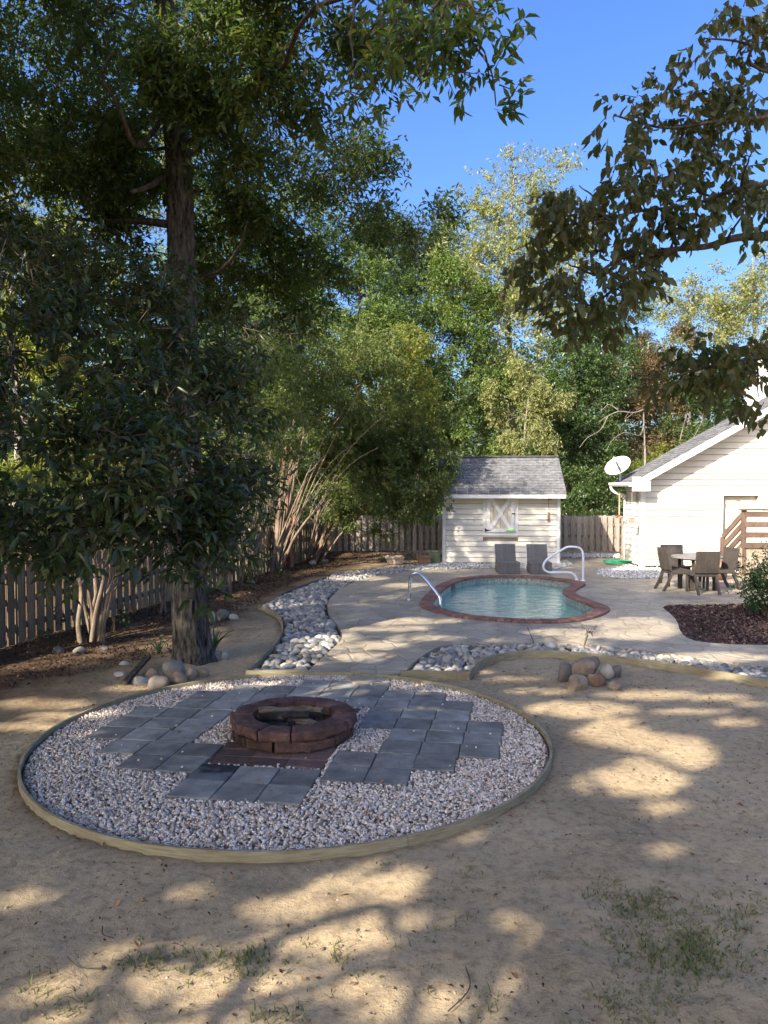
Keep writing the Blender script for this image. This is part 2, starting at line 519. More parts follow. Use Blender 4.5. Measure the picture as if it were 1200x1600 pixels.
M['myrtle_leaf'] = leaf_mat('myrtle_leaves', [(0.0, (0.065, 0.105, 0.034)), (0.5, (0.11, 0.155, 0.048)), (0.85, (0.18, 0.195, 0.06)), (1.0, (0.30, 0.24, 0.08))], 0.4)
M['dark_leaf'] = leaf_mat('dark_evergreen_leaves', [(0.0, (0.029, 0.058, 0.018)), (0.6, (0.058, 0.098, 0.026)), (1.0, (0.104, 0.143, 0.046))], 0.3, 0.35, 0.45)
M['pine_leaf'] = leaf_mat('pine_needles', [(0.0, (0.036, 0.072, 0.030)), (0.6, (0.066, 0.108, 0.042)), (1.0, (0.108, 0.144, 0.060))], 0.2)
M['brown_leaf'] = leaf_mat('russet_leaves', [(0.0, (0.06, 0.06, 0.028)), (0.5, (0.11, 0.085, 0.042)), (1.0, (0.17, 0.10, 0.055))], 0.35)
M['dogwood_leaf'] = leaf_mat('dogwood_leaves', [(0.0, (0.05, 0.068, 0.026)), (0.5, (0.085, 0.10, 0.036)), (0.8, (0.125, 0.11, 0.045)), (0.97, (0.18, 0.08, 0.05))], 0.45, 0.42, 0.45)
M['treated_wood'] = pmat('pressure_treated_pine', [(0.3, (0.30, 0.27, 0.12)), (0.55, (0.42, 0.38, 0.19)), (0.75, (0.5, 0.46, 0.26))], 3, 0.8, 0.35, 30, 0.2, obj=True, stretch=(2, 2, 26), dirt=(0.22, 0.18, 0.10), dirt_scale=2.5)
M['edging_wood'] = pmat('edging_pine', [(0.3, (0.20, 0.17, 0.105)), (0.55, (0.31, 0.272, 0.178)), (0.75, (0.40, 0.36, 0.25))], 2.5, 0.85, 0.4, 20, 0.2, stretch=(2.5, 2.5, 40), dirt=(0.20, 0.15, 0.09), dirt_scale=3.0)
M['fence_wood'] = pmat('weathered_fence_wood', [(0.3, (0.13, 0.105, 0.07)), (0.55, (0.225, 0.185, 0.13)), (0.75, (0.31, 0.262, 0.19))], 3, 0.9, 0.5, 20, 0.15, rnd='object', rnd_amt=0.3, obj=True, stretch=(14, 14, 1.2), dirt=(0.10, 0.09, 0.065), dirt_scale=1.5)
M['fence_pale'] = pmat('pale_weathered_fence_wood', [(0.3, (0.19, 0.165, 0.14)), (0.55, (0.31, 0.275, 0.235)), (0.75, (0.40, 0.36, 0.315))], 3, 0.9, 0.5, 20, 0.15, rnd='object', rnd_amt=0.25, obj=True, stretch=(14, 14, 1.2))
M['deck_wood'] = pmat('brown_deck_wood', [(0.3, (0.085, 0.055, 0.042)), (0.7, (0.15, 0.105, 0.082))], 3, 0.8, 0.3, 25, 0.2, rnd='object', rnd_amt=0.15)
M['siding'] = pmat('cream_siding_paint', [(0.3, (0.60, 0.57, 0.495)), (0.7, (0.66, 0.63, 0.55))], 1.5, 0.55, 0.06, 90, 0.3, dirt=(0.52, 0.48, 0.40), dirt_scale=0.9)
M['sheathing'] = pmat('shadowed_sheathing', [(0.3, (0.26, 0.22, 0.165)), (0.7, (0.32, 0.27, 0.205))], 4, 0.9)  # wall core; darker brown puts shade lines between siding boards into the colour
M['trim'] = pmat('white_trim_paint', [(0.3, (0.66, 0.65, 0.63)), (0.7, (0.72, 0.71, 0.69))], 3, 0.45, 0.04, 60, 0.35)
M['cream'] = pmat('cream_trim_paint', [(0.3, (0.55, 0.50, 0.395)), (0.7, (0.60, 0.545, 0.435))], 3, 0.5)
M['shingle'] = pmat('grey_asphalt_shingle', [(0.3, (0.085, 0.086, 0.092)), (0.5, (0.135, 0.136, 0.14)), (0.7, (0.19, 0.188, 0.186))], 9, 0.95, 0.5, 120, 0.1, rnd='island', rnd_amt=0.2)
M['black_metal'] = metal_mat('black_hardware', (0.02, 0.02, 0.02), 0.5, 0.3)
M['steel'] = metal_mat('polished_steel', (0.72, 0.73, 0.75), 0.22)
M['white_rail'] = pmat('white_enamel', [(0.3, (0.66, 0.67, 0.72)), (0.7, (0.74, 0.75, 0.79))], 6, 0.3, spec=0.5)
M['coping'] = pmat('red_brick_coping', [(0.3, (0.17, 0.085, 0.068)), (0.55, (0.25, 0.13, 0.10)), (0.75, (0.31, 0.185, 0.15))], 9, 0.8, 0.5, 60, 0.2, rnd='object', rnd_amt=0.22)
M['mortar'] = pmat('grey_mortar', [(0.3, (0.24, 0.20, 0.17)), (0.7, (0.32, 0.28, 0.24))], 20, 0.95, 0.3, 90)
M['block'] = pmat('dark_red_wall_block', [(0.3, (0.075, 0.045, 0.039)), (0.5, (0.135, 0.077, 0.064)), (0.72, (0.20, 0.122, 0.102))], 9, 0.95, 0.9, 38, 0.1, rnd='object', rnd_amt=0.18, obj=True, dirt=(0.055, 0.04, 0.035), dirt_scale=4, bdist=0.02)
M['soot_block'] = pmat('sooty_wall_block', [(0.35, (0.022, 0.018, 0.016)), (0.55, (0.075, 0.045, 0.038)), (0.75, (0.14, 0.08, 0.066))], 7, 0.95, 0.9, 38, 0.1, obj=True, bdist=0.02)
M['red_paver'] = pmat('dark_red_paver', [(0.3, (0.11, 0.07, 0.062)), (0.7, (0.19, 0.125, 0.112))], 7, 0.92, 0.4, 80, 0.15, rnd='object', rnd_amt=0.3, dirt=(0.05, 0.042, 0.04), dirt_scale=2.5, obj=True)
M['paver'] = pmat('grey_concrete_paver', [(0.3, (0.175, 0.168, 0.15)), (0.5, (0.255, 0.245, 0.218)), (0.7, (0.335, 0.322, 0.292))], 5, 0.92, 0.35, 90, 0.15, rnd='object', rnd_amt=0.24, obj=True, speck=(160, (0.08, 0.08, 0.078), 0.6), dirt=(0.105, 0.102, 0.095), dirt_scale=3.2)
M['stained_paver'] = pmat('soot_stained_paver', [(0.44, (0.035, 0.036, 0.038)), (0.52, (0.12, 0.125, 0.125)), (0.7, (0.18, 0.185, 0.19))], 3.2, 0.9, 0.35, 90, 0.15, obj=True)
M['pebble'] = island_mat('white_marble_pebbles', [(0.0, (0.19, 0.14, 0.105)), (0.12, (0.40, 0.325, 0.26)), (0.35, (0.60, 0.52, 0.45)), (0.6, (0.70, 0.64, 0.575)), (0.8, (0.56, 0.42, 0.32)), (1.0, (0.76, 0.72, 0.67))], 0.75, 0.3, vary=0.15)
M['white_rock'] = island_mat('white_landscape_rock', [(0.0, (0.30, 0.28, 0.25)), (0.4, (0.52, 0.50, 0.46)), (1.0, (0.70, 0.68, 0.64))], 0.8, 0.3, vary=0.15)
M['river_stone'] = island_mat('river_stone', [(0.0, (0.12, 0.12, 0.118)), (0.3, (0.21, 0.21, 0.20)), (0.55, (0.30, 0.29, 0.265)), (0.75, (0.40, 0.36, 0.30)), (0.9, (0.28, 0.22, 0.16)), (1.0, (0.48, 0.455, 0.41))], 0.65, 0.35, 'object', 0.25, 40, 0.2)
M['river_stone_mass'] = island_mat('river_stone_mass', [(0.0, (0.12, 0.12, 0.118)), (0.3, (0.21, 0.21, 0.20)), (0.55, (0.30, 0.29, 0.265)), (0.75, (0.40, 0.36, 0.30)), (0.9, (0.28, 0.22, 0.16)), (1.0, (0.48, 0.455, 0.41))], 0.65, 0.35, 'island', 0.25, 40, 0.2)
M['boulder_tan'] = pmat('tan_boulder', [(0.3, (0.15, 0.11, 0.08)), (0.5, (0.25, 0.195, 0.145)), (0.7, (0.35, 0.285, 0.22))], 5, 0.9, 0.6, 30, 0.15, obj=True, speck=(70, (0.12, 0.09, 0.07), 0.62))
M['boulder_grey'] = pmat('grey_boulder', [(0.3, (0.12, 0.11, 0.098)), (0.5, (0.19, 0.178, 0.158)), (0.7, (0.26, 0.243, 0.218))], 5, 0.9, 0.5, 30, 0.15, obj=True, speck=(70, (0.09, 0.085, 0.075), 0.62))
M['boulder_dark'] = pmat('dark_boulder', [(0.3, (0.075, 0.064, 0.053)), (0.5, (0.13, 0.113, 0.095)), (0.7, (0.19, 0.168, 0.145))], 5, 0.9, 0.5, 30, 0.15, obj=True)
M['boulder_pale'] = pmat('pale_boulder', [(0.3, (0.25, 0.23, 0.20)), (0.5, (0.36, 0.335, 0.295)), (0.7, (0.46, 0.43, 0.385))], 5, 0.85, 0.4, 30, 0.2, obj=True)
M['boulder_rust'] = pmat('rust_boulder', [(0.3, (0.15, 0.085, 0.055)), (0.5, (0.25, 0.15, 0.10)), (0.7, (0.36, 0.27, 0.2))], 6, 0.9, 0.6, 30, 0.15, obj=True)
M['bed_soil'] = pmat('dark_bed_soil', [(0.3, (0.05, 0.045, 0.04)), (0.7, (0.12, 0.105, 0.09))], 20, 0.95, 0.5, 60)
M['gravel_floor'] = pmat('gravel_floor', [(0.3, (0.13, 0.105, 0.085)), (0.5, (0.30, 0.25, 0.21)), (0.7, (0.46, 0.40, 0.34))], 45, 0.9, 0.9, 60, bdist=0.02)
M['mulch'] = island_mat('red_brown_mulch', [(0.0, (0.03, 0.018, 0.016)), (0.4, (0.065, 0.037, 0.033)), (0.75, (0.11, 0.066, 0.058)), (1.0, (0.20, 0.14, 0.115))], 0.9)
M['litter'] = island_mat('dry_leaf_litter', [(0.0, (0.02, 0.013, 0.009)), (0.5, (0.05, 0.031, 0.02)), (0.85, (0.10, 0.063, 0.04)), (1.0, (0.22, 0.15, 0.095))], 0.85)
M['fallen'] = island_mat('fallen_leaf', [(0.0, (0.10, 0.055, 0.03)), (0.5, (0.22, 0.12, 0.06)), (0.8, (0.33, 0.22, 0.11)), (1.0, (0.30, 0.09, 0.05))], 0.8)
M['clod'] = island_mat('soil_clods', [(0.0, (0.13, 0.095, 0.06)), (0.5, (0.30, 0.23, 0.15)), (1.0, (0.42, 0.33, 0.23))], 0.95)
M['grass'] = leaf_mat('thin_grass', [(0.0, (0.06, 0.08, 0.025)), (0.6, (0.13, 0.15, 0.05)), (1.0, (0.26, 0.22, 0.11))], 0.35, 0.6)
M['wicker'] = pmat('taupe_wicker', [(0.3, (0.042, 0.034, 0.03)), (0.7, (0.08, 0.067, 0.059))], 40, 0.65, 0.3, 90, 0.3, rnd='island', rnd_amt=0.12)
M['grey_wicker'] = pmat('grey_wicker', [(0.3, (0.10, 0.095, 0.095)), (0.7, (0.18, 0.17, 0.165))], 40, 0.65, 0.3, 90, 0.3, rnd='island', rnd_amt=0.14)
M['table_top'] = pmat('grey_table_top', [(0.3, (0.17, 0.157, 0.145)), (0.7, (0.24, 0.222, 0.205))], 8, 0.5)
M['copper'] = pmat('copper_orange', [(0.3, (0.34, 0.13, 0.06)), (0.7, (0.46, 0.20, 0.10))], 12, 0.5, spec=0.5)
M['rope'] = pmat('pale_rope', [(0.3, (0.42, 0.34, 0.25)), (0.7, (0.56, 0.48, 0.38))], 60, 0.85)
M['green_plastic'] = pmat('green_plastic', [(0.3, (0.02, 0.22, 0.10)), (0.7, (0.035, 0.32, 0.16))], 10, 0.4, spec=0.5)
M['lime'] = pmat('lime_fabric', [(0.3, (0.25, 0.62, 0.18)), (0.7, (0.38, 0.75, 0.28))], 20, 0.8)
M['dish'] = pmat('dish_grey_white', [(0.3, (0.66, 0.67, 0.69)), (0.7, (0.72, 0.73, 0.75))], 6, 0.4)
M['dark_plastic'] = pmat('dark_grey_plastic', [(0.3, (0.06, 0.06, 0.065)), (0.7, (0.10, 0.10, 0.105))], 10, 0.5)
M['terracotta'] = pmat('weathered_terracotta', [(0.3, (0.20, 0.11, 0.07)), (0.7, (0.30, 0.19, 0.13))], 10, 0.9, 0.3, 50)
M['planter'] = pmat('tan_planter', [(0.3, (0.26, 0.20, 0.145)), (0.7, (0.36, 0.29, 0.22))], 10, 0.85, 0.3, 50)
M['green_pot'] = pmat('mossy_green_pot', [(0.3, (0.12, 0.17, 0.08)), (0.7, (0.22, 0.27, 0.14))], 10, 0.8)
M['log'] = pmat('split_firewood', [(0.3, (0.05, 0.035, 0.025)), (0.5, (0.16, 0.12, 0.085)), (0.72, (0.34, 0.28, 0.21))], 3, 0.9, 0.6, 20, 0.15, obj=True, stretch=(1.2, 12, 12), bdist=0.02)
M['char'] = pmat('charred_wood', [(0.35, (0.012, 0.011, 0.01)), (0.6, (0.045, 0.04, 0.036)), (0.75, (0.16, 0.145, 0.13))], 9, 0.85, 0.8, 30, 0.2, obj=True, bdist=0.02)
M['ash'] = pmat('grey_ash', [(0.3, (0.035, 0.03, 0.028)), (0.6, (0.10, 0.09, 0.085)), (0.8, (0.25, 0.24, 0.22))], 14, 0.95, 0.8, 50)
M['strap_leaf'] = leaf_mat('strap_leaves', [(0.0, (0.06, 0.11, 0.05)), (0.6, (0.10, 0.16, 0.075)), (1.0, (0.30, 0.26, 0.10))], 0.3)
M['shrub_leaf'] = leaf_mat('azalea_leaves', [(0.0, (0.02, 0.042, 0.014)), (0.6, (0.045, 0.085, 0.024)), (1.0, (0.10, 0.15, 0.05))], 0.3, 0.3, 0.5)
M['glass'] = pmat('dark_window_glass', [(0.3, (0.03, 0.035, 0.04)), (0.7, (0.05, 0.055, 0.06))], 2, 0.08, spec=0.8)
M['caulk'] = pmat('dark_joint', [(0.3, (0.06, 0.055, 0.05)), (0.7, (0.10, 0.09, 0.08))], 20, 0.9)

RS = random.Random(7)
NP = np.random.RandomState(11)

# ------------------------------------------------------------------ plans of the beds (ground points)
def plan(pts, closed=True, n=5):
    return smooth_path([gp(*p) for p in pts], n, closed)

CIRC = Vector((-0.80, 6.89, 0)); CR = 2.25
def circ(a, r=CR): return Vector((CIRC.x + r*math.cos(a), CIRC.y + r*math.sin(a), 0))

pool_px = [(118,355),(138,325),(178,285),(215,260),(270,236),(340,219),(430,210),(540,208),(640,208),(740,213),(830,222),(900,232),(960,241),(985,252),(972,264),(945,279),(930,292),(936,306),(962,321),(1012,341),(1062,359),(1100,376),(1110,391),(1085,411),(1030,431),(960,446),(860,456),(760,458),(650,456),(540,450),(430,441),(330,429),(240,411),(170,391),(130,373)]
POOL_OUT = plan([(620+x/3.3333, 840+y/3.3333) for x, y in pool_px], True, 4)
POOL_IN = offset_loop(POOL_OUT, 0.235)

left_bed_px_edge = [(385,1056),(412,1030),(436,1003),(441,978),(428,961),(403,951)]       # edging side
left_bed = [gp(*p) for p in [(480,1053),(386,1056)]] + plan(left_bed_px_edge[1:], False) + plan([(403,950),(440,931),(478,916),(513,903),(520,897),(560,892),(620,886),(680,881),(694,880)], False) + \
           [gp(700,884), gp(780,887)] + plan([(780,889),(690,889),(630,896),(580,903),(545,915),(522,930),(512,945),(515,963),(528,980),(534,1000),(510,1025),(480,1053)], False)
right_edge_front = [(627,1058),(700,1060),(733,1060)]
right_edge_curve = [(733,1060),(744,1046),(762,1036),(800,1028),(850,1026),(960,1035),(1080,1051),(1200,1074),(1330,1098)]
right_back = [(1330,1067),(1200,1046),(1080,1030),(960,1014),(870,1008),(760,1008),(690,1013),(655,1032),(630,1055)]
right_bed = [gp(*p) for p in right_edge_front[:-1]] + plan(right_edge_curve, False) + plan(right_back, False)
mulch_front = [(1420,945),(1050,946)]
mulch_left = [(1050,946),(1036,951),(1048,962),(1058,974),(1064,990),(1082,1003),(1130,1009),(1200,1011),(1420,1014)]
mulch_bed = [gp(1420,945)] + plan(mulch_left, False)
deck_loop = plan([(480,1053),(510,1025),(534,1000),(528,980),(515,963),(512,945),(522,930),(545,915),(580,903),(630,896),(690,889),(780,887)], False) + \
    [gp(*p) for p in [(872,885),(885,874),(966,874)]] + \
    plan([(982,884),(950,891),(934,897),(960,904),(1003,905),(1046,901),(1120,899),(1420,899)], False) + \
    [gp(1420,944.5)] + plan(mulch_left, False) + plan(right_back, False)[0:] + \
    [circ(a) for a in np.linspace(RAD(76), RAD(94), 6)]
# the shape of the front end follows the round bed
deck_loop = [Vector((p.x, p.y, 0)) for p in deck_loop]

# ------------------------------------------------------------------ ground
def ground():
    xs = np.concatenate([np.arange(-13, -5, 0.25), np.arange(-5, 5, 0.085), np.arange(5, 13.01, 0.25)])
    ys = [-2.0]
    while ys[-1] < 29: ys.append(ys[-1] + max(0.06, 0.02 + 0.011*abs(ys[-1])))
    ys = np.array(ys)
    X, Y = np.meshgrid(xs, ys)
    P = np.stack([X.ravel(), Y.ravel()], 1)
    Z = np.array([0.028*noise.noise((p[0]*0.7, p[1]*0.7, 0.3)) + 0.020*noise.noise((p[0]*2.3, p[1]*2.3, 4.0)) + 0.016*noise.noise((p[0]*6, p[1]*6, 9.0)) - 0.018*max(0, noise.noise((p[0]*3.6, p[1]*3.6, 19.0))-0.25) for p in P])
    # lower under the beds and the deck
    low = pip(P, left_bed) | pip(P, right_bed) | pip(P, mulch_bed) | (((P-np.array([CIRC.x, CIRC.y]))**2).sum(1) < (CR-0.02)**2)
    dk = pip(P, deck_loop) & ~low
    Z[low] = -0.07
    edge = np.minimum(1, np.abs(np.hypot(P[:,0]-CIRC.x, P[:,1]-CIRC.y) - CR)/0.3)
    Z = np.where(low, Z, Z*(0.3+0.7*edge))
    Z[dk] = -0.06
    # the bank below the back fence
    bank = np.clip((P[:,1]-22.8)/1.6, 0, 1) * np.clip((2.0-P[:,0])/1.5, 0, 1) * 0.10
    Z = Z + bank
    V = np.column_stack([P, Z])
    nx, ny = len(xs), len(ys)
    I = np.arange(nx*ny).reshape(ny, nx)
    F = np.stack([I[:-1,:-1], I[:-1,1:], I[1:,1:], I[1:,:-1]], -1).reshape(-1, 4)
    cen = V[F][:,:,:2].mean(1)
    pin = offset_loop(POOL_OUT, 0.05)
    F = F[~pip(cen, pin)]
    x0, x1, y0, y1 = xs[0], xs[-1], ys[0], ys[-1]
    b = len(V)
    R = 400
    ex = np.array([(-R,-R,0),(R,-R,0),(R,R,0),(-R,R,0),(x0,y0,0),(x1,y0,0),(x1,y1,0),(x0,y1,0)], float)
    V = np.vstack([V, ex])
    EF = np.array([(0,1,5,4),(1,2,6,5),(2,3,7,6),(3,0,4,7)]) + b
    F = np.vstack([F, EF])
    o = link('ground', mesh_np('ground', V, F, M['ground'], True))
    tag(o, kind='structure')
ground()

# ------------------------------------------------------------------ pool deck, pool
deck = slab('pool_deck', deck_loop, -0.09, 0.03, M['deck'], [POOL_OUT])
tag(deck, 'tan stamped concrete deck around the pool', kind='structure')
jt = MB()
a, b = gp(824, 980, 0.032), gp(836, 1008, 0.032)
jt.bar(a, b, 0.012, 0.003)
jt.build('control_joint', M['caulk'], deck)

pool = empty('swimming_pool', (2.4, 15.4, 0))
tag(pool, 'freeform inground swimming pool with red brick coping and clear turquoise water', 'swimming pool')
WATER_Z, DEPTH = -0.10, -1.05
def pool_parts():
    inv = Matrix.Translation(-Vector(pool.location))
    n = len(POOL_IN)
    def ring(name, l0, z0, l1, z1, mat):
        v = [(p.x, p.y, z0) for p in l0] + [(p.x, p.y, z1) for p in l1]
        f = [(i, (i+1)%n, n+(i+1)%n, n+i) for i in range(n)]
        me = bpy.data.meshes.new(name); me.from_pydata([inv @ Vector(p) for p in v], [], f)
        me.materials.append(mat)
        return link(name, me, pool)
    ring('tile_band', POOL_IN, 0.03, POOL_IN, WATER_Z-0.06, M['tile'])
    inn = offset_loop(POOL_IN, 0.18)
    v = [(p.x, p.y, WATER_Z-0.06) for p in POOL_IN] + [(p.x, p.y, DEPTH) for p in inn]
    f = [(i, (i+1)%n, n+(i+1)%n, n+i) for i in range(n)]
    tris = tessellate_polygon([[Vector((p.x, p.y, 0)) for p in inn]])
    f += [tuple(n+i for i in t) for t in tris]
    me = bpy.data.meshes.new('basin'); me.from_pydata([inv @ Vector(p) for p in v], [], f)
    me.materials.append(M['plaster']); link('basin', me, pool)
    # water sheet
    tris = tessellate_polygon([[Vector((p.x, p.y, 0)) for p in POOL_IN]])
    me = bpy.data.meshes.new('water'); me.from_pydata([inv @ Vector((p.x, p.y, WATER_Z)) for p in POOL_IN], [], [tuple(t) for t in tris])
    me.materials.append(M['water']); link('water', me, pool)
    # coping: mortar bed with bricks laid radially on it
    bed = MB()
    v = [(p.x, p.y, 0.045) for p in POOL_OUT] + [(p.x, p.y, 0.045) for p in POOL_IN]
    f = [(i, (i+1)%n, n+(i+1)%n, n+i) for i in range(n)]
    me = bpy.data.meshes.new('coping'); me.from_pydata([inv @ Vector(p) for p in v], [], f)
    me.materials.append(M['mortar']); cop = link('coping', me, pool)
    # resample into bricks of about 12 cm
    seg = [(POOL_OUT[(i+1)%n]-POOL_OUT[i]).length for i in range(n)]
    tot = sum(seg); m = int(tot/0.125)
    cum = np.concatenate([[0], np.cumsum(seg)])
    def samp(loop, s):
        s %= tot
        i = min(int(np.searchsorted(cum, s, 'right'))-1, n-1)
        t = (s-cum[i])/max(seg[i], 1e-6)
        return loop[i].lerp(loop[(i+1)%n], t)
    outl = offset_loop(POOL_OUT, 0.006); inl = offset_loop(POOL_IN, -0.02+0.0)
    inl = offset_loop(POOL_IN, 0.025)
    for k in range(m):
        s0, s1 = tot*(k+0.05)/m, tot*(k+0.95)/m
        q = [samp(outl, s0), samp(outl, s1), samp(inl, s1), samp(inl, s0)]
        top = 0.068 + RS.uniform(-0.003, 0.003)
        vs = [Vector((p.x, p.y, 0.02)) for p in q] + [Vector((p.x, p.y, top)) for p in q]
        c = sum(vs, Vector())/8
        mb = MB().add([p-c for p in vs], [(3,2,1,0),(4,5,6,7),(0,1,5,4),(1,2,6,5),(2,3,7,6),(3,0,4,7)])
        me = mb.mesh('brick', M['coping'])
        link('brick', me, cop, c - Vector(pool.location))
    # skimmer mouth set in the tile band
    p = gp(709, 916.5); 
    i = min(range(n), key=lambda i: (POOL_IN[i]-Vector((gp(711,916).x, gp(711,916).y, 0))).length)
    t = (POOL_IN[(i+1)%n]-POOL_IN[i-1]).normalized(); nn = Vector((t.y, -t.x, 0))
    cc = POOL_IN[i]
    sk = MB().bar(cc - t*0.17 + Vector((0,0,-0.04)), cc + t*0.17 + Vector((0,0,-0.04)), 0.03, 0.11)
    sk.build('skimmer', M['dark_plastic'], pool, -Vector(pool.location))
M['tile'] = pmat('waterline_tile', [(0.35, (0.12, 0.15, 0.14)), (0.55, (0.30, 0.32, 0.30)), (0.7, (0.45, 0.45, 0.42))], 18, 0.3, spec=0.5)
pool_parts()

def rail(px_pts, d, r, mat, label, n=6, y_of=None, flange=True):
    pts = [at(px, py, dd) for (px, py, dd) in px_pts]
    base = Vector((pts[0].x, pts[0].y, 0.03))
    root = empty('pool_handrail', base)
    tag(root, label, 'handrail')
    sp = smooth_path(pts, n)
    MB().tube([p-base for p in sp], r, 12).build('rail', mat, root, smooth=True)
    return root, base
d0 = gp(639.5, 938, 0.03).y
d1 = gp(686, 936, 0.03).y
rr, rb = rail([(639.5,938,d0),(640,920,d0),(641.5,903,d0),(646,897,d0-0.05),(654,896,d0-0.12),(664,904,d0-0.3),(675,917,d0-0.5),(684,929,d0-0.65),(687.5,936,d0-0.7),(688,946,d0-0.72),(688,956,d0-0.72)], d0, 0.032, M['steel'],
     'polished steel grab rail dipping into the left end of the pool')
MB().tube([(0,0,0.0),(0,0,0.025)], [0.065,0.05], 14).build('flange', M['steel'], rr, smooth=True)
d0 = gp(911, 907.5, 0.03).y
rr, rb = rail([(911,907.5,d0),(911.2,885,d0),(911,867,d0),(909,860,d0),(903,855.5,d0),(889,854.5,d0),(880,858,d0),(862,869,d0),(853,876,d0),(849,884,d0),(850.5,890,d0),(857,894.2,d0),(868,894.5,d0),(888,894.5,d0),(896,897,d0),(900,902,d0),(900.7,908,d0)], d0, 0.027, M['white_rail'],
     'white figure four handrail standing on the far right pool edge')
for px in (911, 900.7):
    q = at(px, 907.5, d0) - rb
    MB().tube([(q.x,0,0.0),(q.x,0,0.022)], [0.06,0.05], 14).build('flange', M['white_rail'], rr, smooth=True)

# ------------------------------------------------------------------ stones
def stone_mesh(name, seed, sub, mat, amp=0.18, freq=1.3, flat=0.7, facet=0.0):
    bm = bmesh.new()
    bmesh.ops.create_icosphere(bm, subdivisions=sub, radius=0.5)
    off = Vector((seed*3.1, seed*7.7, seed*1.3))
    cr = random.Random(seed*17+3)
    cuts = [(Vector((cr.gauss(0, 1), cr.gauss(0, 1), cr.gauss(0, 1))).normalized(), cr.uniform(0.27, 0.42)) for _ in range(9)] if facet else []
    for v in bm.verts:
        d = v.co.normalized()
        k = 1 + amp*noise.noise(d*freq + off) + amp*0.45*noise.noise(d*freq*2.7 + off)
        v.co = d*0.5*k
        for cd, ch in cuts:
            e = v.co.dot(cd) - ch
            if e > 0: v.co -= cd*(e*0.92)
        if cuts: v.co += d*(0.010*noise.noise(d*9 + off) + 0.006*noise.noise(d*22 + off))
        if v.co.z < -0.32: v.co.z = -0.32 + (v.co.z+0.32)*0.3
        v.co.z *= flat
    for f in bm.faces: f.smooth = True
    me = bpy.data.meshes.new(name); bm.to_mesh(me); bm.free()
    me.materials.append(mat)
    return me

river_meshes = [stone_mesh('river_stone', s, 2, M['river_stone'], 0.22, 1.1, 0.62) for s in range(12)]

def fill_points(poly, spacing, rng, jitter=0.42):
    xs = [p[0] for p in poly]; ys = [p[1] for p in poly]
    X = np.arange(min(xs), max(xs), spacing); Y = np.arange(min(ys), max(ys), spacing*0.87)
    pts = []
    for j, y in enumerate(Y):
        for x in X + (spacing/2 if j % 2 else 0):
            pts.append((x + rng.uniform(-jitter, jitter)*spacing, y + rng.uniform(-jitter, jitter)*spacing))
    P = np.array(pts)
    return P[pip(P, poly)]

def base_unit(me):
    n = len(me.vertices); v = np.zeros(n*3, np.float32); me.vertices.foreach_get('co', v)
    f = np.zeros(len(me.polygons)*3, np.int32); me.polygons.foreach_get('vertices', f)
    return v.reshape(-1, 3), f.reshape(-1, 3)

def scatter(name, units, pos, size, mat, rng, flat=(0.7, 1.1), tilt=0.5, smooth=True, parent=None):
    """one mesh of many copies of small units, random turn, tilt and size"""
    n = len(pos)
    Vs, Fs = [], []
    base = 0
    idx = rng.randint(0, len(units), n)
    for u, (uv, uf) in enumerate(units):
        sel = np.where(idx == u)[0]
        if not len(sel): continue
        m = len(sel)
        a = rng.uniform(0, 2*np.pi, m); tx = rng.normal(0, tilt, m); ty = rng.normal(0, tilt, m)
        S = size[sel][:, None] * np.stack([rng.uniform(0.8, 1.2, m), rng.uniform(0.8, 1.2, m), rng.uniform(flat[0], flat[1], m)], 1)
        p = uv[None]*S[:, None, :]
        cx, sx = np.cos(tx)[:, None], np.sin(tx)[:, None]
        y = p[..., 1]*cx - p[..., 2]*sx; z = p[..., 1]*sx + p[..., 2]*cx; x = p[..., 0]
        cy, sy = np.cos(ty)[:, None], np.sin(ty)[:, None]
        x, z = x*cy + z*sy, -x*sy + z*cy
        ca, sa = np.cos(a)[:, None], np.sin(a)[:, None]
        q = np.stack([x*ca - y*sa, x*sa + y*ca, z], -1) + pos[sel][:, None, :]
        Vs.append(q.reshape(-1, 3))
        Fs.append((uf[None] + (np.arange(m)*len(uv))[:, None, None] + base).reshape(-1, 3))
        base += m*len(uv)
    return link(name, mesh_np(name, np.concatenate(Vs), np.concatenate(Fs), mat, smooth), parent)

rng = np.random.RandomState(3)
small_units = [base_unit(stone_mesh('unit', 50+s, 1, None, 0.35, 1.3, 0.8)) for s in range(8)]
def octa_unit(seed):
    q = random.Random(seed)
    v = np.array([(1, 0, 0), (-1, 0, 0), (0, 1, 0), (0, -1, 0), (0, 0, 1), (0, 0, -1)], float)*0.5
    v = v*np.array([[q.uniform(0.75, 1.15)] for _ in range(6)]) + np.array([[q.uniform(-.1, .1) for _ in range(3)] for _ in range(6)])
    return v, np.array([(0, 2, 4), (2, 1, 4), (1, 3, 4), (3, 0, 4), (2, 0, 5), (1, 2, 5), (3, 1, 5), (0, 3, 5)])
tiny_units = [octa_unit(s) for s in range(10)]
mid_units = [base_unit(stone_mesh('unit', 80+s, 2, None, 0.25, 1.1, 0.62)) for s in range(6)]

# bed floors
for nm, poly in (('left_stone_bed', left_bed), ('right_stone_bed', right_bed)):
    tag(slab('stone_bed_floor', poly, -0.09, -0.045, M['bed_soil']), kind='structure')

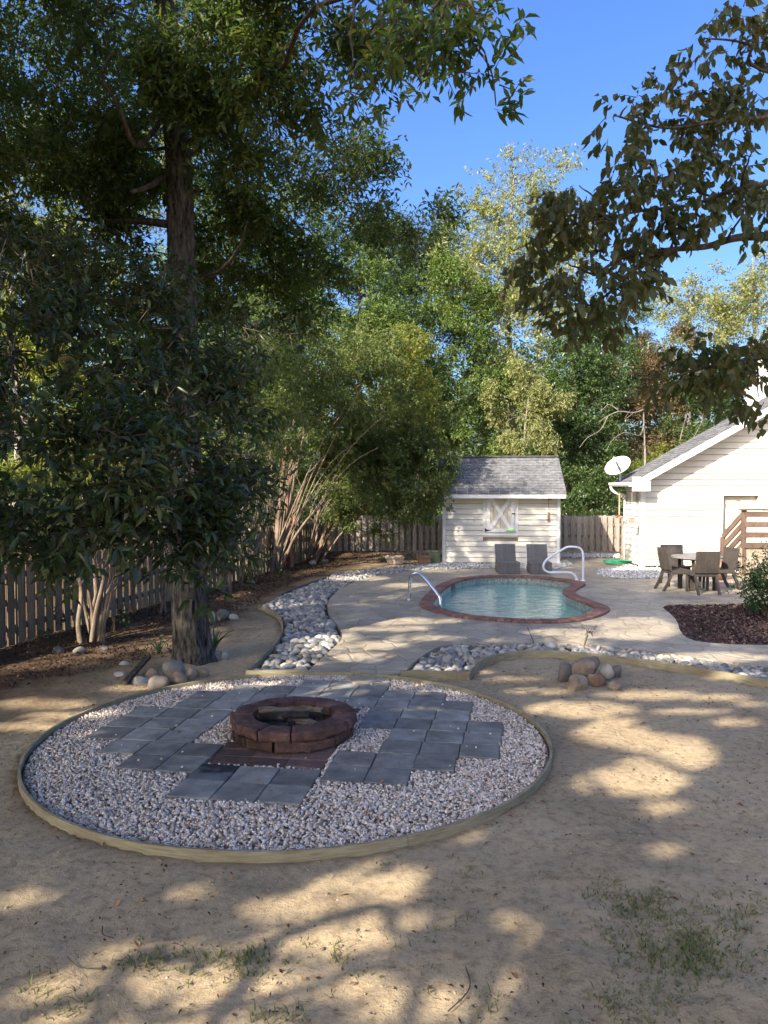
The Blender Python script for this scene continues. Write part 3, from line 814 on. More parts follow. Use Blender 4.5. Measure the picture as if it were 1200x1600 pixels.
# river stones: the nearest ones singly, the far ones as one mass
STONE_KINDS = [('blue grey', [(0.3, (0.13, 0.135, 0.14)), (0.7, (0.21, 0.215, 0.215))]), ('pale cream', [(0.3, (0.40, 0.375, 0.33)), (0.7, (0.50, 0.475, 0.42))]),
               ('tan', [(0.3, (0.26, 0.21, 0.155)), (0.7, (0.36, 0.30, 0.23))]), ('mid grey', [(0.3, (0.22, 0.215, 0.20)), (0.7, (0.31, 0.30, 0.28))]), ('dark grey', [(0.3, (0.085, 0.085, 0.085)), (0.7, (0.14, 0.14, 0.135))])]
stone_sets = []
for nm_, st_ in STONE_KINDS:
    mt_ = pmat(nm_.replace(' ', '_') + '_river_stone', st_, 9, 0.65, 0.25, 40, 0.35, rnd='object', rnd_amt=0.15)
    ms_ = []
    for me_ in river_meshes[:7]:
        c_ = me_.copy(); c_.materials.clear(); c_.materials.append(mt_); ms_.append(c_)
    stone_sets.append(ms_)
def river_bed(poly, singles, zone, group, spacing):
    big = offset_loop(poly, 0.055)
    P = fill_points(big, spacing, rng)
    P2 = fill_points(offset_loop(poly, 0.10), spacing*1.6, rng)
    order = np.argsort(P[:, 1])
    near, far = P[order[:singles]], P[order[singles:]]
    for x, y in near:
        s = rng.uniform(0.08, 0.15)
        kk = int(rng.choice(5, p=[0.26, 0.2, 0.14, 0.28, 0.12]))
        o = link('river_stone', stone_sets[kk][rng.randint(7)], None, (x, y, -0.016 + s*0.22 + rng.uniform(-0.01, 0.014)), (rng.normal(0, 0.25), rng.normal(0, 0.25), rng.uniform(0, 6.28)),
                 (s*rng.uniform(0.95, 1.3), s*rng.uniform(0.75, 1.0), s*rng.uniform(0.85, 1.15)))
        sz = 'small' if s < 0.102 else ('large' if s > 0.13 else 'middling')
        tag(o, '%s %s stone %s' % (sz, STONE_KINDS[kk][0], zone(x, y)), 'stone', group)
    # a second loose layer so the bed floor is hidden
    x = np.concatenate([far, P2])
    pos = np.column_stack([x, np.full(len(x), -0.005)])
    n_far = len(far)
    pos[:n_far, 2] = 0.0
    pos[n_far:, 2] = np.where(P2[:, 1] > near[:, 1].max() - 0.2, 0.014, -0.016)
    return pos, rng.uniform(0.075, 0.145, len(x))
def zone_left(x, y):
    row = 'at the near end of' if y < 9.75 else ('just up' if y < 10.5 else ('midway along' if y < 11.4 else 'well up'))
    return row + ' the left bed, ' + ('soil side' if x < -1.25 else 'path side')
_edge = np.array([(p.x, p.y) for p in plan(right_edge_curve, False, 8)])
def zone_right(x, y):
    where = 'by the round gravel' if x < 0.75 else ('in the edging bend' if x < 1.35 else ('left of the rock pile' if x < 2.0 else ('behind the rock pile' if x < 2.75 else ('right of the rock pile' if x < 3.4 else ('far right of the rock pile' if x < 4.1 else 'at the right frame edge')))))
    dd = np.hypot(_edge[:, 0]-x, _edge[:, 1]-y).min()
    return where + ', ' + ('against the board' if dd < 0.17 else ('in the middle' if dd < 0.34 else 'against the deck'))
a1, s1 = river_bed(left_bed, 180, zone_left, 'river stones in the left bed', 0.104)
a2, s2 = river_bed(right_bed, 118, zone_right, 'river stones in the right bed', 0.104)
aa, ss = np.vstack([a1, a2]), np.concatenate([s1, s2])
for sel, un, lab in ((aa[:, 1] < 13, mid_units, 'grey and tan river stones packed in the nearer reach of the curving beds'), (aa[:, 1] >= 13, small_units, 'grey and tan river stones in the far reach of the left bed')):
    o = scatter('river_stones', un, aa[sel], ss[sel], M['river_stone_mass'], rng)
    tag(o, lab, 'stones', kind='stuff')

# ------------------------------------------------------------------ round gravel bed, pavers, fire ring
patio = slab('fire_pit_patio', [circ(a, CR-0.012) for a in np.linspace(0, 2*math.pi, 72, endpoint=False)], -0.09, 0.006, M['gravel_floor'])
tag(patio, 'round gravel patio with grey pavers around the fire ring', kind='structure')
UA = RAD(-8.5)
UO = Vector((-1.594, 5.53, 0)); PS = 0.337
UX, UY = Vector((math.cos(UA), math.sin(UA), 0)), Vector((-math.sin(UA), math.cos(UA), 0))
def uv(u, v): return UO + UX*(u*PS) + UY*(v*PS)
def paver_mesh(name, w, h, t, mat, seed):
    mb = MB().box(-w/2, w/2, -h/2, h/2, -t, 0)
    me = mb.mesh(name, mat, bevel=0.005)
    return me
pav_me = [paver_mesh('paver', PS-0.008, PS-0.008, 0.045, M['paver'], k) for k in range(3)]
stain_me = paver_mesh('paver', PS-0.011, PS-0.011, 0.045, M['stained_paver'], 9)
red_half = paver_mesh('paver', PS/2-0.008, PS-0.009, 0.045, M['red_paver'], 1)
red_flat = paver_mesh('paver', PS-0.014, PS/2-0.013, 0.045, M['red_paver'], 2)
RING = Vector((-0.82, 6.93, 0))
PAV = []
for v in (0, 1):
    for u in (0, 1, 2): PAV.append((u, v))
rows = [(1.38, [-1.9, -0.92, 3.1, 4.1]), (2.37, [-2.9, -1.9, -0.9, 3.1, 4.12, 5.1]), (3.36, [-3.8, -2.8, -1.8, 4.15, 5.15, 6.15]),
        (4.34, [-3.75, -2.75, -1.75, 4.2, 5.2, 6.2]), (5.32, [-3.7, -2.7, -1.7, 3.25, 4.25, 5.25, 6.25]), (6.3, [-2.65, -1.65, -0.65, 3.3, 4.3, 5.3]),
        (7.27, [-2.6, -1.6, -0.6, 0.4, 1.4, 2.4, 3.4, 4.4, 5.35]), (8.24, [-1.55, -0.55, 0.45, 1.45, 2.45, 3.45, 4.45]), (9.2, [0.5, 1.5, 2.5])]
for v, us in rows:
    for u in us: PAV.append((u, v))
pav_rects = []
PTOP = 0.037
for k, (u, v) in enumerate(PAV):
    c = uv(u+0.5, v+0.5)
    me = stain_me if (u, v) == (0, 1) else pav_me[k % 3]
    o = link('paver', me, patio, (c.x, c.y, PTOP + RS.uniform(-0.0025, 0.0025)), (RS.gauss(0, 0.006), RS.gauss(0, 0.006), UA + RS.gauss(0, 0.008)))
    if (u, v) == (0, 1): o['label'] = 'soot stained grey paver'
    pav_rects.append((u-0.0, u+1.0, v, v+1.0))
for j in range(10):
    v = 2.12 + j*0.5
    for i in range(3):
        u = 0.12 + i*0.955
        c = uv(u+0.48, v+0.25)
        link('paver', red_flat, patio, (c.x, c.y, PTOP-0.004 + RS.uniform(-0.003, 0.003)), (0, 0, UA + RS.gauss(0, 0.008)))
pav_rects.append((0.1, 3.0, 2.1, 7.1))
# a lone stepping stone behind, at the end of the path
c = gp(575, 1066)
link('stepping_stone', paver_mesh('stepping_stone', 0.42, 0.40, 0.05, M['deck'], 4), patio, (c.x, c.y, 0.045), (0, 0, 0.3))

# gravel
def gravel():
    r = np.random.RandomState(21)
    n = 62000
    a = r.uniform(0, 2*np.pi, n); rad = (CR-0.03)*np.sqrt(r.uniform(0, 1, n))
    P = np.stack([CIRC.x + rad*np.cos(a), CIRC.y + rad*np.sin(a)], 1)
    rel = P - np.array([UO.x, UO.y])
    U = (rel[:, 0]*UX.x + rel[:, 1]*UX.y)/PS; Vv = (rel[:, 0]*UY.x + rel[:, 1]*UY.y)/PS
    ok = np.ones(n, bool)
    e = 0.015
    for u0, u1, v0, v1 in pav_rects:
        ok &= ~((U > u0-e) & (U < u1+e) & (Vv > v0-e) & (Vv < v1+e))
    stray = r.uniform(size=n) < 0.0012
    ok |= stray
    up_ = stray[ok]
    P = P[ok]; m = len(P)
    # finer sampling is not needed at the far rim
    z = 0.012 + r.uniform(0, 0.02, m) + 0.006*np.array([noise.noise((p[0]*3, p[1]*3, 0)) for p in P])
    z = np.where(up_, np.maximum(z, PTOP + 0.005), z)
    size = np.clip(r.normal(0.0225, 0.005, m), 0.013, 0.04)
    nr = P[:, 1] < 7.0
    for sel, un, lab in ((nr, small_units, 'white and tan pea gravel filling the near half of the round bed'), (~nr, tiny_units, 'white and tan pea gravel filling the far half of the round bed')):
        o = scatter('gravel', un, np.column_stack([P, z])[sel], size[sel]*(1.0 if un is small_units else 1.12), M['pebble'], r, (0.7, 1.0), 0.6, False)
        tag(o, lab, 'gravel', kind='stuff')
gravel()

# wood edging
def edging_run(path, z0, z1, t, cuts, root, mat, closed=False, z_follow=None):
    """path of points; boards between the cut indices"""
    n = len(path)
    nrm = []
    for i in range(n):
        a = path[i-1] if (i > 0 or closed) else path[i]
        b = path[(i+1) % n] if (i < n-1 or closed) else path[i]
        d = (b-a); d.z = 0; d.normalize()
        nrm.append(Vector((-d.y, d.x, 0)))
    org = Vector(root.location)
    for c0, c1 in cuts:
        vs, fs = [], []
        idx = list(range(c0, c1+1))
        for k, i in enumerate(idx):
            p = path[i % n]; q = nrm[i % n]*(t/2)
            if k == 0: p = p + (path[(i+1) % n]-p).normalized()*0.004
            wob = 0.006*noise.noise((p.x*1.3, p.y*1.3, 2.2))
            for s, z in ((-1, z0), (1, z0), (1, z1+wob), (-1, z1+wob)):
                vs.append(Vector((p.x, p.y, z)) + q*s - org)
        for k in range(len(idx)-1):
            b = 4*k
            for j in range(4):
                fs.append((b+j, b+(j+1) % 4, b+4+(j+1) % 4, b+4+j))
        fs.append((0, 1, 2, 3)); fs.append(tuple(4*(len(idx)-1)+j for j in (3, 2, 1, 0)))
        me = bpy.data.meshes.new('board'); me.from_pydata(vs, [], fs)
        bm = bmesh.new(); bm.from_mesh(me); bmesh.ops.recalc_face_normals(bm, faces=bm.faces); bm.to_mesh(me); bm.free()
        me.materials.append(mat)
        link('board', me, root)
root = empty('wood_edging', (CIRC.x, CIRC.y-CR, 0))
tag(root, 'bent pine edging board circling the round gravel patio', 'edging')
N = 160
cp = [circ(2*math.pi*i/N, CR+0.012) for i in range(N)]
def cidx(px, py):
    g = gp(px, py); return int(round((math.atan2(g.y-CIRC.y, g.x-CIRC.x) % (2*math.pi))/(2*math.pi)*N))
ca = sorted([cidx(626, 1316), cidx(866, 1190), cidx(560, 1056), cidx(60, 1160)])
edging_run(cp, -0.08, 0.064, 0.022, [(ca[i], ca[i+1]) for i in range(3)] + [(ca[3], ca[0]+N)], root, M['edging_wood'], True)
root = empty('wood_edging', gp(700, 1060))
tag(root, 'curved pine edging board between river stones and the bare soil on the right', 'edging')
p1 = [gp(*p) for p in right_edge_front]
p1 = [p1[0].lerp(p1[2], t) for t in np.linspace(0, 1, 8)]
edging_run(p1, -0.08, 0.085, 0.035, [(0, 7)], root, M['edging_wood'])
p2 = plan(right_edge_curve, False, 8)
edging_run(p2, -0.08, 0.085, 0.03, [(0, 26), (26, len(p2)-1)], root, M['edging_wood'])
root = empty('wood_edging', gp(430, 1055))
tag(root, 'short pine edging across the near end of the left stone bed with thin curved strip', 'edging')
p1 = [gp(482, 1055).lerp(gp(384, 1057.5), t) for t in np.linspace(0, 1, 8)]
edging_run(p1, -0.08, 0.075, 0.035, [(0, 7)], root, M['edging_wood'])
p2 = plan(left_bed_px_edge, False, 8)
edging_run(p2, -0.08, 0.07, 0.02, [(0, len(p2)-1)], root, M['edging_wood'])
root = empty('metal_edging', gp(470, 920))
tag(root, 'thin dark edging strip along the far stretch of the left stone bed', 'edging')
p2 = plan([(440,932),(462,922),(485,914),(513,904)], False, 8)
edging_run(p2, -0.08, 0.06, 0.012, [(0, len(p2)-1)], root, M['dark_plastic'])

# fire ring
def fire_ring():
    root = empty('fire_ring', (RING.x, RING.y, PTOP))
    tag(root, 'round fire pit ring of dark red wall blocks in two courses', 'fire pit')
    nb = 12
    def block_mesh(seed, ro, ri, h):
        # outer face subdivided and roughened like split concrete
        rngb = random.Random(seed)
        ha = math.pi/nb - 0.010
        bm = bmesh.new()
        W = 9; H = 5; D = 4
        def pt(i, j, k):   # i across, j up, k depth (0 outer)
            s = -1 + 2*i/(W-1)
            t = k/(D-1)
            wo, wi = ro*math.tan(ha), ri*math.tan(ha)
            y = ro*(1-t) + ri*t
            x = s*(wo*(1-t) + wi*t)
            z = -h/2 + h*j/(H-1)
            p = Vector((x, y, z))
            edge = max(abs(s), abs(-1+2*j/(H-1)))
            if k == 0:
                p.y += 0.016*noise.noise((x*14+seed*5, z*16, seed)) - 0.016*edge**6
            if j == H-1 or j == 0:
                p.z += 0.003*noise.noise((x*20, y*20, seed*2.0))
                p.z -= (0.007 if j else -0.004)*(1.0 if (k in (0, D-1) or i in (0, W-1)) else 0.0)
            if i in (0, W-1) and k == 0: p.x *= 0.978
            return p
        V = {}
        def g(i, j, k):
            key = (i, j, k)
            if key not in V: V[key] = bm.verts.new(pt(*key))
            return V[key]
        for i in range(W-1):
            for j in range(H-1):
                bm.faces.new((g(i,j,0), g(i+1,j,0), g(i+1,j+1,0), g(i,j+1,0)))
                bm.faces.new((g(i,j,D-1), g(i,j+1,D-1), g(i+1,j+1,D-1), g(i+1,j,D-1)))
        for i in range(W-1):
            for k in range(D-1):
                bm.faces.new((g(i,H-1,k), g(i+1,H-1,k), g(i+1,H-1,k+1), g(i,H-1,k+1)))
                bm.faces.new((g(i,0,k), g(i,0,k+1), g(i+1,0,k+1), g(i+1,0,k)))
        for j in range(H-1):
            for k in range(D-1):
                bm.faces.new((g(0,j,k), g(0,j+1,k), g(0,j+1,k+1), g(0,j,k+1)))
                bm.faces.new((g(W-1,j,k), g(W-1,j,k+1), g(W-1,j+1,k+1), g(W-1,j+1,k)))
        bmesh.ops.recalc_face_normals(bm, faces=bm.faces)
        me = bpy.data.meshes.new('block'); bm.to_mesh(me); bm.free()
        me.materials.append(M['block'])
        return me
    ms = [block_mesh(s, 0.54, 0.37, 0.098) for s in range(6)]
    mt = [block_mesh(20+s, 0.56, 0.36, 0.098) for s in range(6)]
    soots = {}
    def soot_mesh(me):
        if me.name not in soots:
            q = me.copy(); q.materials.clear(); q.materials.append(M['soot_block']); soots[me.name] = q
        return soots[me.name]
    def rz_soot(a, c):
        # the blocks towards the near left are blackened low down
        d = (-math.sin(a))*(-0.75) + math.cos(a)*(-0.66)
        return c == 0 and d > 0.62
    for c in range(2):
        for k in range(nb):
            a = 2*math.pi*(k + (0.62 if c else 0.1))/nb
            rz = a + RS.gauss(0, 0.012)
            j = RS.uniform(-0.006, 0.006)
            me = (mt if c else ms)[RS.randrange(6)]
            if rz_soot(a, c): me = soot_mesh(me)
            o = link('block', me, root, (-math.sin(a)*j, math.cos(a)*j, 0.05 + c*0.0995), (RS.gauss(0, 0.006), RS.gauss(0, 0.006), rz))
    # bed of ash inside
    v = []; f = []
    n = 28; rr_ = 6
    v.append((0, 0, 0.05))
    for i in range(1, rr_+1):
        for k in range(n):
            a = 2*math.pi*k/n; r_ = 0.385*i/rr_
            v.append((r_*math.cos(a), r_*math.sin(a), 0.045 + 0.03*noise.noise((r_*math.cos(a)*6, r_*math.sin(a)*6, 0))))
    for k in range(n): f.append((0, 1+k, 1+(k+1) % n))
    for i in range(rr_-1):
        for k in range(n): f.append((1+i*n+k, 1+(i+1)*n+k, 1+(i+1)*n+(k+1) % n, 1+i*n+(k+1) % n))
    me = bpy.data.meshes.new('ash_bed'); me.from_pydata(v, [], f); me.materials.append(M['ash']); link('ash_bed', me, root)
fire_ring()

def log_mesh(seed, L, r, mat):
    bm_v = []; n = 10; m = 12
    f = []
    for i in range(m):
        x = -L/2 + L*i/(m-1)
        for k in range(n):
            a = 2*math.pi*k/n
            q = r*(1 + 0.22*noise.noise((math.cos(a)*1.6, math.sin(a)*1.6, seed*3 + x*2.5)))
            y, z = q*math.cos(a), q*math.sin(a)
            if z > r*0.25: z = r*0.25 + 0.02*noise.noise((x*9, y*30, seed))    # split face
            bm_v.append((x + 0.012*noise.noise((y*40, z*40, seed)), y, z + 0.012*noise.noise((x*6, seed, 0))))
    for i in range(m-1):
        for k in range(n):
            f.append((i*n+k, i*n+(k+1) % n, (i+1)*n+(k+1) % n, (i+1)*n+k))
    f.append(tuple(range(n-1, -1, -1))); f.append(tuple((m-1)*n+k for k in range(n)))
    me = bpy.data.meshes.new('firewood_log'); me.from_pydata(bm_v, [], f); me.materials.append(mat)
    return me
for k, (dx, dy, dz, L, r, rz, ry, mt, lab) in enumerate([
    (-0.10, 0.03, 0.17, 0.50, 0.055, 0.5, 0.10, 'char', 'charred split log lying uppermost in the fire ring'),
    (0.02, 0.13, 0.20, 0.46, 0.045, -0.15, -0.06, 'log', 'brown split log with pale face lying along the back of the fire ring'),
    (0.10, -0.03, 0.12, 0.44, 0.05, -0.5, 0.12, 'log', 'grey split log lying to the right among the ashes in the fire ring'),
    (-0.12, -0.08, 0.11, 0.40, 0.05, 0.15, 0.05, 'char', 'charred log lying lowest near the front of the fire ring'),
    (0.06, 0.05, 0.10, 0.36, 0.05, 1.1, 0.0, 'char', 'short burnt log crossing beneath the others in the fire ring'),
    (-0.16, 0.10, 0.215, 0.34, 0.04, 0.25, 0.05, 'log', 'thin pale split stick lying on the far left of the logs in the fire ring'),
    (-0.05, -0.02, 0.205, 0.42, 0.035, -0.35, -0.08, 'char', 'thin blackened stick lying across the top of the logs in the fire ring')]):
    o = link('firewood_log', log_mesh(k+3, L, r, M[mt]), None, (RING.x+dx, RING.y+dy, PTOP+dz*0.85+0.015), (RS.uniform(-0.4, 0.4), ry, rz))
    tag(o, lab, 'log')

# ------------------------------------------------------------------ boulders
def boulder(px, py_base, w_px, h_px, mat, seed, label, dz=0.0, d=None, facet=0.0, rz=None, depth=0.85, sub=3, tilt=(0, 0)):
    g = gp(px, py_base)
    d = d or g.y
    w = w_px*d/FPX; h = h_px*d/FPX
    me = stone_mesh('boulder', seed, sub, M[mat], 0.22, 1.2, 1.0, facet)
    V = np.zeros(len(me.vertices)*3, np.float32); me.vertices.foreach_get('co', V); V = V.reshape(-1, 3)
    ext = V.max(0)-V.min(0)
    V = (V - (V.max(0)+V.min(0))/2)/ext*np.array([w, w*depth, h*1.12]); V[:, 2] += h*0.5
    me.vertices.foreach_set('co', V.astype(np.float32).ravel()); me.update()
    x = (px-600)/FPX*d
    o = link('boulder', me, None, (x, d + w*depth*0.3, dz - 0.025), (tilt[0], tilt[1], 0))
    return tag(o, label, 'boulder')
G = lambda px, py: gp(px, py)
# around the oak
boulder(242, 1077, 36, 23, 'boulder_dark', 1, 'dark brown rounded boulder nearest the gravel in the group at the oak')
boulder(274, 1070, 27, 22, 'boulder_tan', 2, 'squat tan boulder directly in front of the big grey one at the oak')
boulder(266, 1057, 36, 25, 'boulder_grey', 3, 'largest smooth grey boulder in the group at the oak')
boulder(277, 1049, 15, 18, 'boulder_grey', 4, 'small grey boulder touching the oak trunk behind the largest one')
boulder(234, 1060, 22, 18, 'boulder_tan', 5, 'pale tan boulder left of the largest grey one at the oak')
boulder(295, 1064, 17, 23, 'boulder_tan', 6, 'upright narrow tan boulder directly before the oak trunk')
boulder(313, 1060, 21, 18, 'boulder_tan', 7, 'round tan boulder at the right end of the row before the oak trunk')
boulder(336, 1031, 18, 17, 'boulder_grey', 8, 'grey boulder beside the strap leaved plant right of the oak trunk')
boulder(349, 1030, 15, 13, 'boulder_pale', 9, 'small whitish boulder right of the oak trunk')
boulder(213, 1068, 30, 12, 'boulder_pale', 10, 'flat whitish rock lying beside the leaning plank')
boulder(190, 1040, 18, 9, 'boulder_pale', 11, 'flat pale rock on the litter farther left of the plank')
boulder(183, 1056, 22, 8, 'boulder_pale', 12, 'low flat grey rock half sunk left of the plank foot')
boulder(329, 972, 11, 18, 'boulder_pale', 13, 'whitish upright rock in the small pile behind the oak')
boulder(345, 968, 20, 17, 'boulder_grey', 14, 'dark rock in the middle of the small pile behind the oak')
boulder(363, 968, 17, 10, 'boulder_pale', 15, 'flat white rock at the right of the small pile behind the oak')
boulder(158, 1017, 16, 10, 'boulder_grey', 41, 'grey rock at the foot of the nearest crepe myrtle')
boulder(118, 1021, 22, 12, 'boulder_grey', 42, 'mossy dark rock left of the nearest crepe myrtle')
boulder(85, 1020, 18, 12, 'boulder_grey', 43, 'dark rock at the fence foot farthest left of the crepe myrtle')
# pile of boulders on the bare soil to the right
FA = dict(facet=1.0)
boulder(888, 1065, 25, 32, 'boulder_dark', 21, 'tall dark grey boulder on the left side of the rock pile', **FA)
boulder(909, 1080, 34, 27, 'boulder_tan', 22, 'blocky tan boulder at the front of the rock pile', **FA)
boulder(916, 1067, 46, 23, 'boulder_tan', 23, 'large tilted tan boulder on top of the rock pile', dz=0.10, d=8.95, tilt=(0.1, -0.15), **FA)
boulder(929, 1056, 28, 24, 'boulder_tan', 24, 'pointed tan boulder peeping out at the back of the rock pile', dz=0.04, d=9.25, **FA)
boulder(951, 1068, 25, 21, 'boulder_pale', 25, 'pale pinkish boulder leaning on the right of the rock pile', dz=0.05, d=8.98, tilt=(0, 0.3), **FA)
boulder(937, 1077, 30, 20, 'boulder_rust', 26, 'rust brown rock low in the middle of the rock pile', d=8.75, **FA)
boulder(965, 1077, 22, 16, 'boulder_tan', 27, 'small rounded pinkish tan rock at the right foot of the rock pile')
boulder(966, 1067, 18, 20, 'boulder_dark', 28, 'dark rock behind the pale leaning boulder of the rock pile', d=9.15, **FA)
# small rocks at the crepe myrtles
for k, (px, py, w, h, mt, lab) in enumerate([
    (488, 882, 12, 8, 'boulder_pale', 'pale rock at the foot of the last crepe myrtle before the back fence'),
    (508, 879, 12, 7, 'boulder_grey', 'grey rock right of the last crepe myrtle'),
    (392, 912, 13, 7, 'boulder_pale', 'pale rock by the leafy seedling near the second fence myrtle'),
    (285, 968, 12, 7, 'boulder_pale', 'pale rock on the litter by the thin stems behind the oak')]):
    boulder(px, py, w, h, mt, 60+k, lab)

# leaning plank by the oak
a, b = gp(195, 1067, 0.03), gp(232, 1026, 0.12)
o = MB().bar((0, 0, 0), b-a, 0.07, 0.035).build('wood_plank', M['dark_bark'], None, a)
tag(o, 'weathered dark plank lying between the rocks left of the oak', 'plank')

# ------------------------------------------------------------------ fences
def picket_meshes():
    out = []
    for k, h in enumerate((1.17, 1.15, 1.19)):
        w, t = 0.135, 0.018
        c = 0.035
        prof = [(-w/2, 0.0), (w/2, 0.0), (w/2, h-c), (w/2-c, h), (-w/2+c, h), (-w/2, h-c)]
        v = [(x, -t/2, z) for x, z in prof] + [(x, t/2, z) for x, z in prof]
        f = [(0,1,2,3,4,5), (11,10,9,8,7,6)] + [(i, i+6, (i+1) % 6+6, (i+1) % 6) for i in range(6)]
        me = bpy.data.meshes.new('picket'); me.from_pydata(v, [], f); me.materials.append(M['fence_wood'])
        out.append(me)
    return out
PICK = picket_meshes()
PICK_PALE = []
for me_ in PICK:
    c_ = me_.copy(); c_.materials.clear(); c_.materials.append(M['fence_pale']); PICK_PALE.append(c_)
def fence(path, label, scale=1.0, flip=1, mat='fence_wood'):
    """shadowbox fence: pickets alternate on both faces of the rails"""
    P = [Vector(p) for p in path]
    root = empty('picket_fence', P[0])
    tag(root, label, 'fence')
    L = [(P[i+1]-P[i]).length for i in range(len(P)-1)]
    tot = sum(L)
    def pos(s):
        for i, l in enumerate(L):
            if s <= l or i == len(L)-1:
                d = (P[i+1]-P[i]).normalized()
                return P[i] + d*s, d
            s -= l
    pitch = 0.104*scale
    k = 0; s = 0.07
    while s < tot:
        p, d = pos(s)
        nrm = Vector((d.y, -d.x, 0))*flip
        side = 1 if k % 2 == 0 else -1
        rz = math.atan2(d.y, d.x)
        q = p - P[0] + nrm*(side*0.034)
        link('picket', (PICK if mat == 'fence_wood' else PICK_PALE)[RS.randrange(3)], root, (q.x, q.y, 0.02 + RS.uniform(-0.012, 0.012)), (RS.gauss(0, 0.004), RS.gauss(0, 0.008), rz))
        k += 1; s += pitch
    s = 0.0
    while s < tot:
        p, d = pos(s)
        MB().box(-0.045, 0.045, -0.0235, 0.0235, 0, 1.12).build('fence_post', M['fence_wood'], root, p-P[0], (0, 0, math.atan2(d.y, d.x)))
        s += 2.4
    for i in range(len(P)-1):
        for z in (0.25, 0.62, 1.0):
            MB().bar(P[i]-P[0]+Vector((0, 0, z)), P[i+1]-P[0]+Vector((0, 0, z)), 0.038, 0.085).build('fence_rail', M['fence_wood'], root)
    return root
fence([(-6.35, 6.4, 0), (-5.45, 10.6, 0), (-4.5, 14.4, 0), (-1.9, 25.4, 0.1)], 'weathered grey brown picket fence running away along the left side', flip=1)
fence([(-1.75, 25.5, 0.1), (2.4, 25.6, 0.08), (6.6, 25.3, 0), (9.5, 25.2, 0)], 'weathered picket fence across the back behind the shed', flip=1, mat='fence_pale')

# ------------------------------------------------------------------ shed
def lap_board(L, h, t):
    """one lap siding board along +x, its bottom edge standing proud"""
    g = 0.0115
    v = [(0, 0, g), (L, 0, g), (L, -t, g), (0, -t, g), (0, 0, h), (L, 0, h), (L, -0.006, h), (0, -0.006, h)]
    f = [(0,1,2,3), (3,2,6,7), (7,6,5,4), (0,4,5,1), (0,3,7,4), (1,5,6,2)]
    return v, f
def lap_wall(root, M4, L, z0, z1, h, mat, t=0.034, cut=None, name='siding_board', clip=None):
    """boards from z0 to z1 in the local frame M4 (x along the wall, -y outwards); cut: (x0,x1,z0,z1) opening; clip(z)->(xa,xb)"""
    z = z0
    while z < z1 - 0.01:
        spans = [clip(z + h*0.5)] if clip else [(0, L)]
        if cut and z + h*0.9 > cut[2] and z + h*0.1 < cut[3]:
            a, b = spans[0]
            spans = [(a, cut[0]), (cut[1], b)]
        hh = min(h, z1 - z)
        for a, b in spans:
            if b - a < 0.03: continue
            v, f = lap_board(b-a, hh, t)
            MB().add([M4 @ Vector((x+a, y, zz+z)) for x, y, zz in v], f).build(name, mat, root)
        z += h
def shingle_roof(root, M4, W, slope_len, course, mat, name='shingles', tab=0.3, thick=0.012):
    """overlapping shingle courses on the local x-y plane (y runs up the slope)"""
    mb = MB()
    n = int(math.ceil(slope_len/course))
    r = random.Random(4)
    for j in range(n):
        y0 = j*course; y1 = min(slope_len, y0+course*1.15)
        x = -r.uniform(0, tab)
        while x < W:
            xa, xb = max(0, x), min(W, x+tab-0.006)
            if xb - xa > 0.02:
                tz = thick + r.uniform(0, 0.006)
                v = [(xa, y0, 0.0), (xb, y0, 0.0), (xb, y1, 0.0), (xa, y1, 0.0), (xa, y0, tz), (xb, y0, tz), (xb, y1, 0.003), (xa, y1, 0.003)]
                mb.add([M4 @ Vector(p) for p in v], [(4,5,6,7), (0,1,5,4), (1,2,6,5), (3,0,4,7)])
            x += tab
    return tag(mb.build(name, mat, root), kind='stuff')

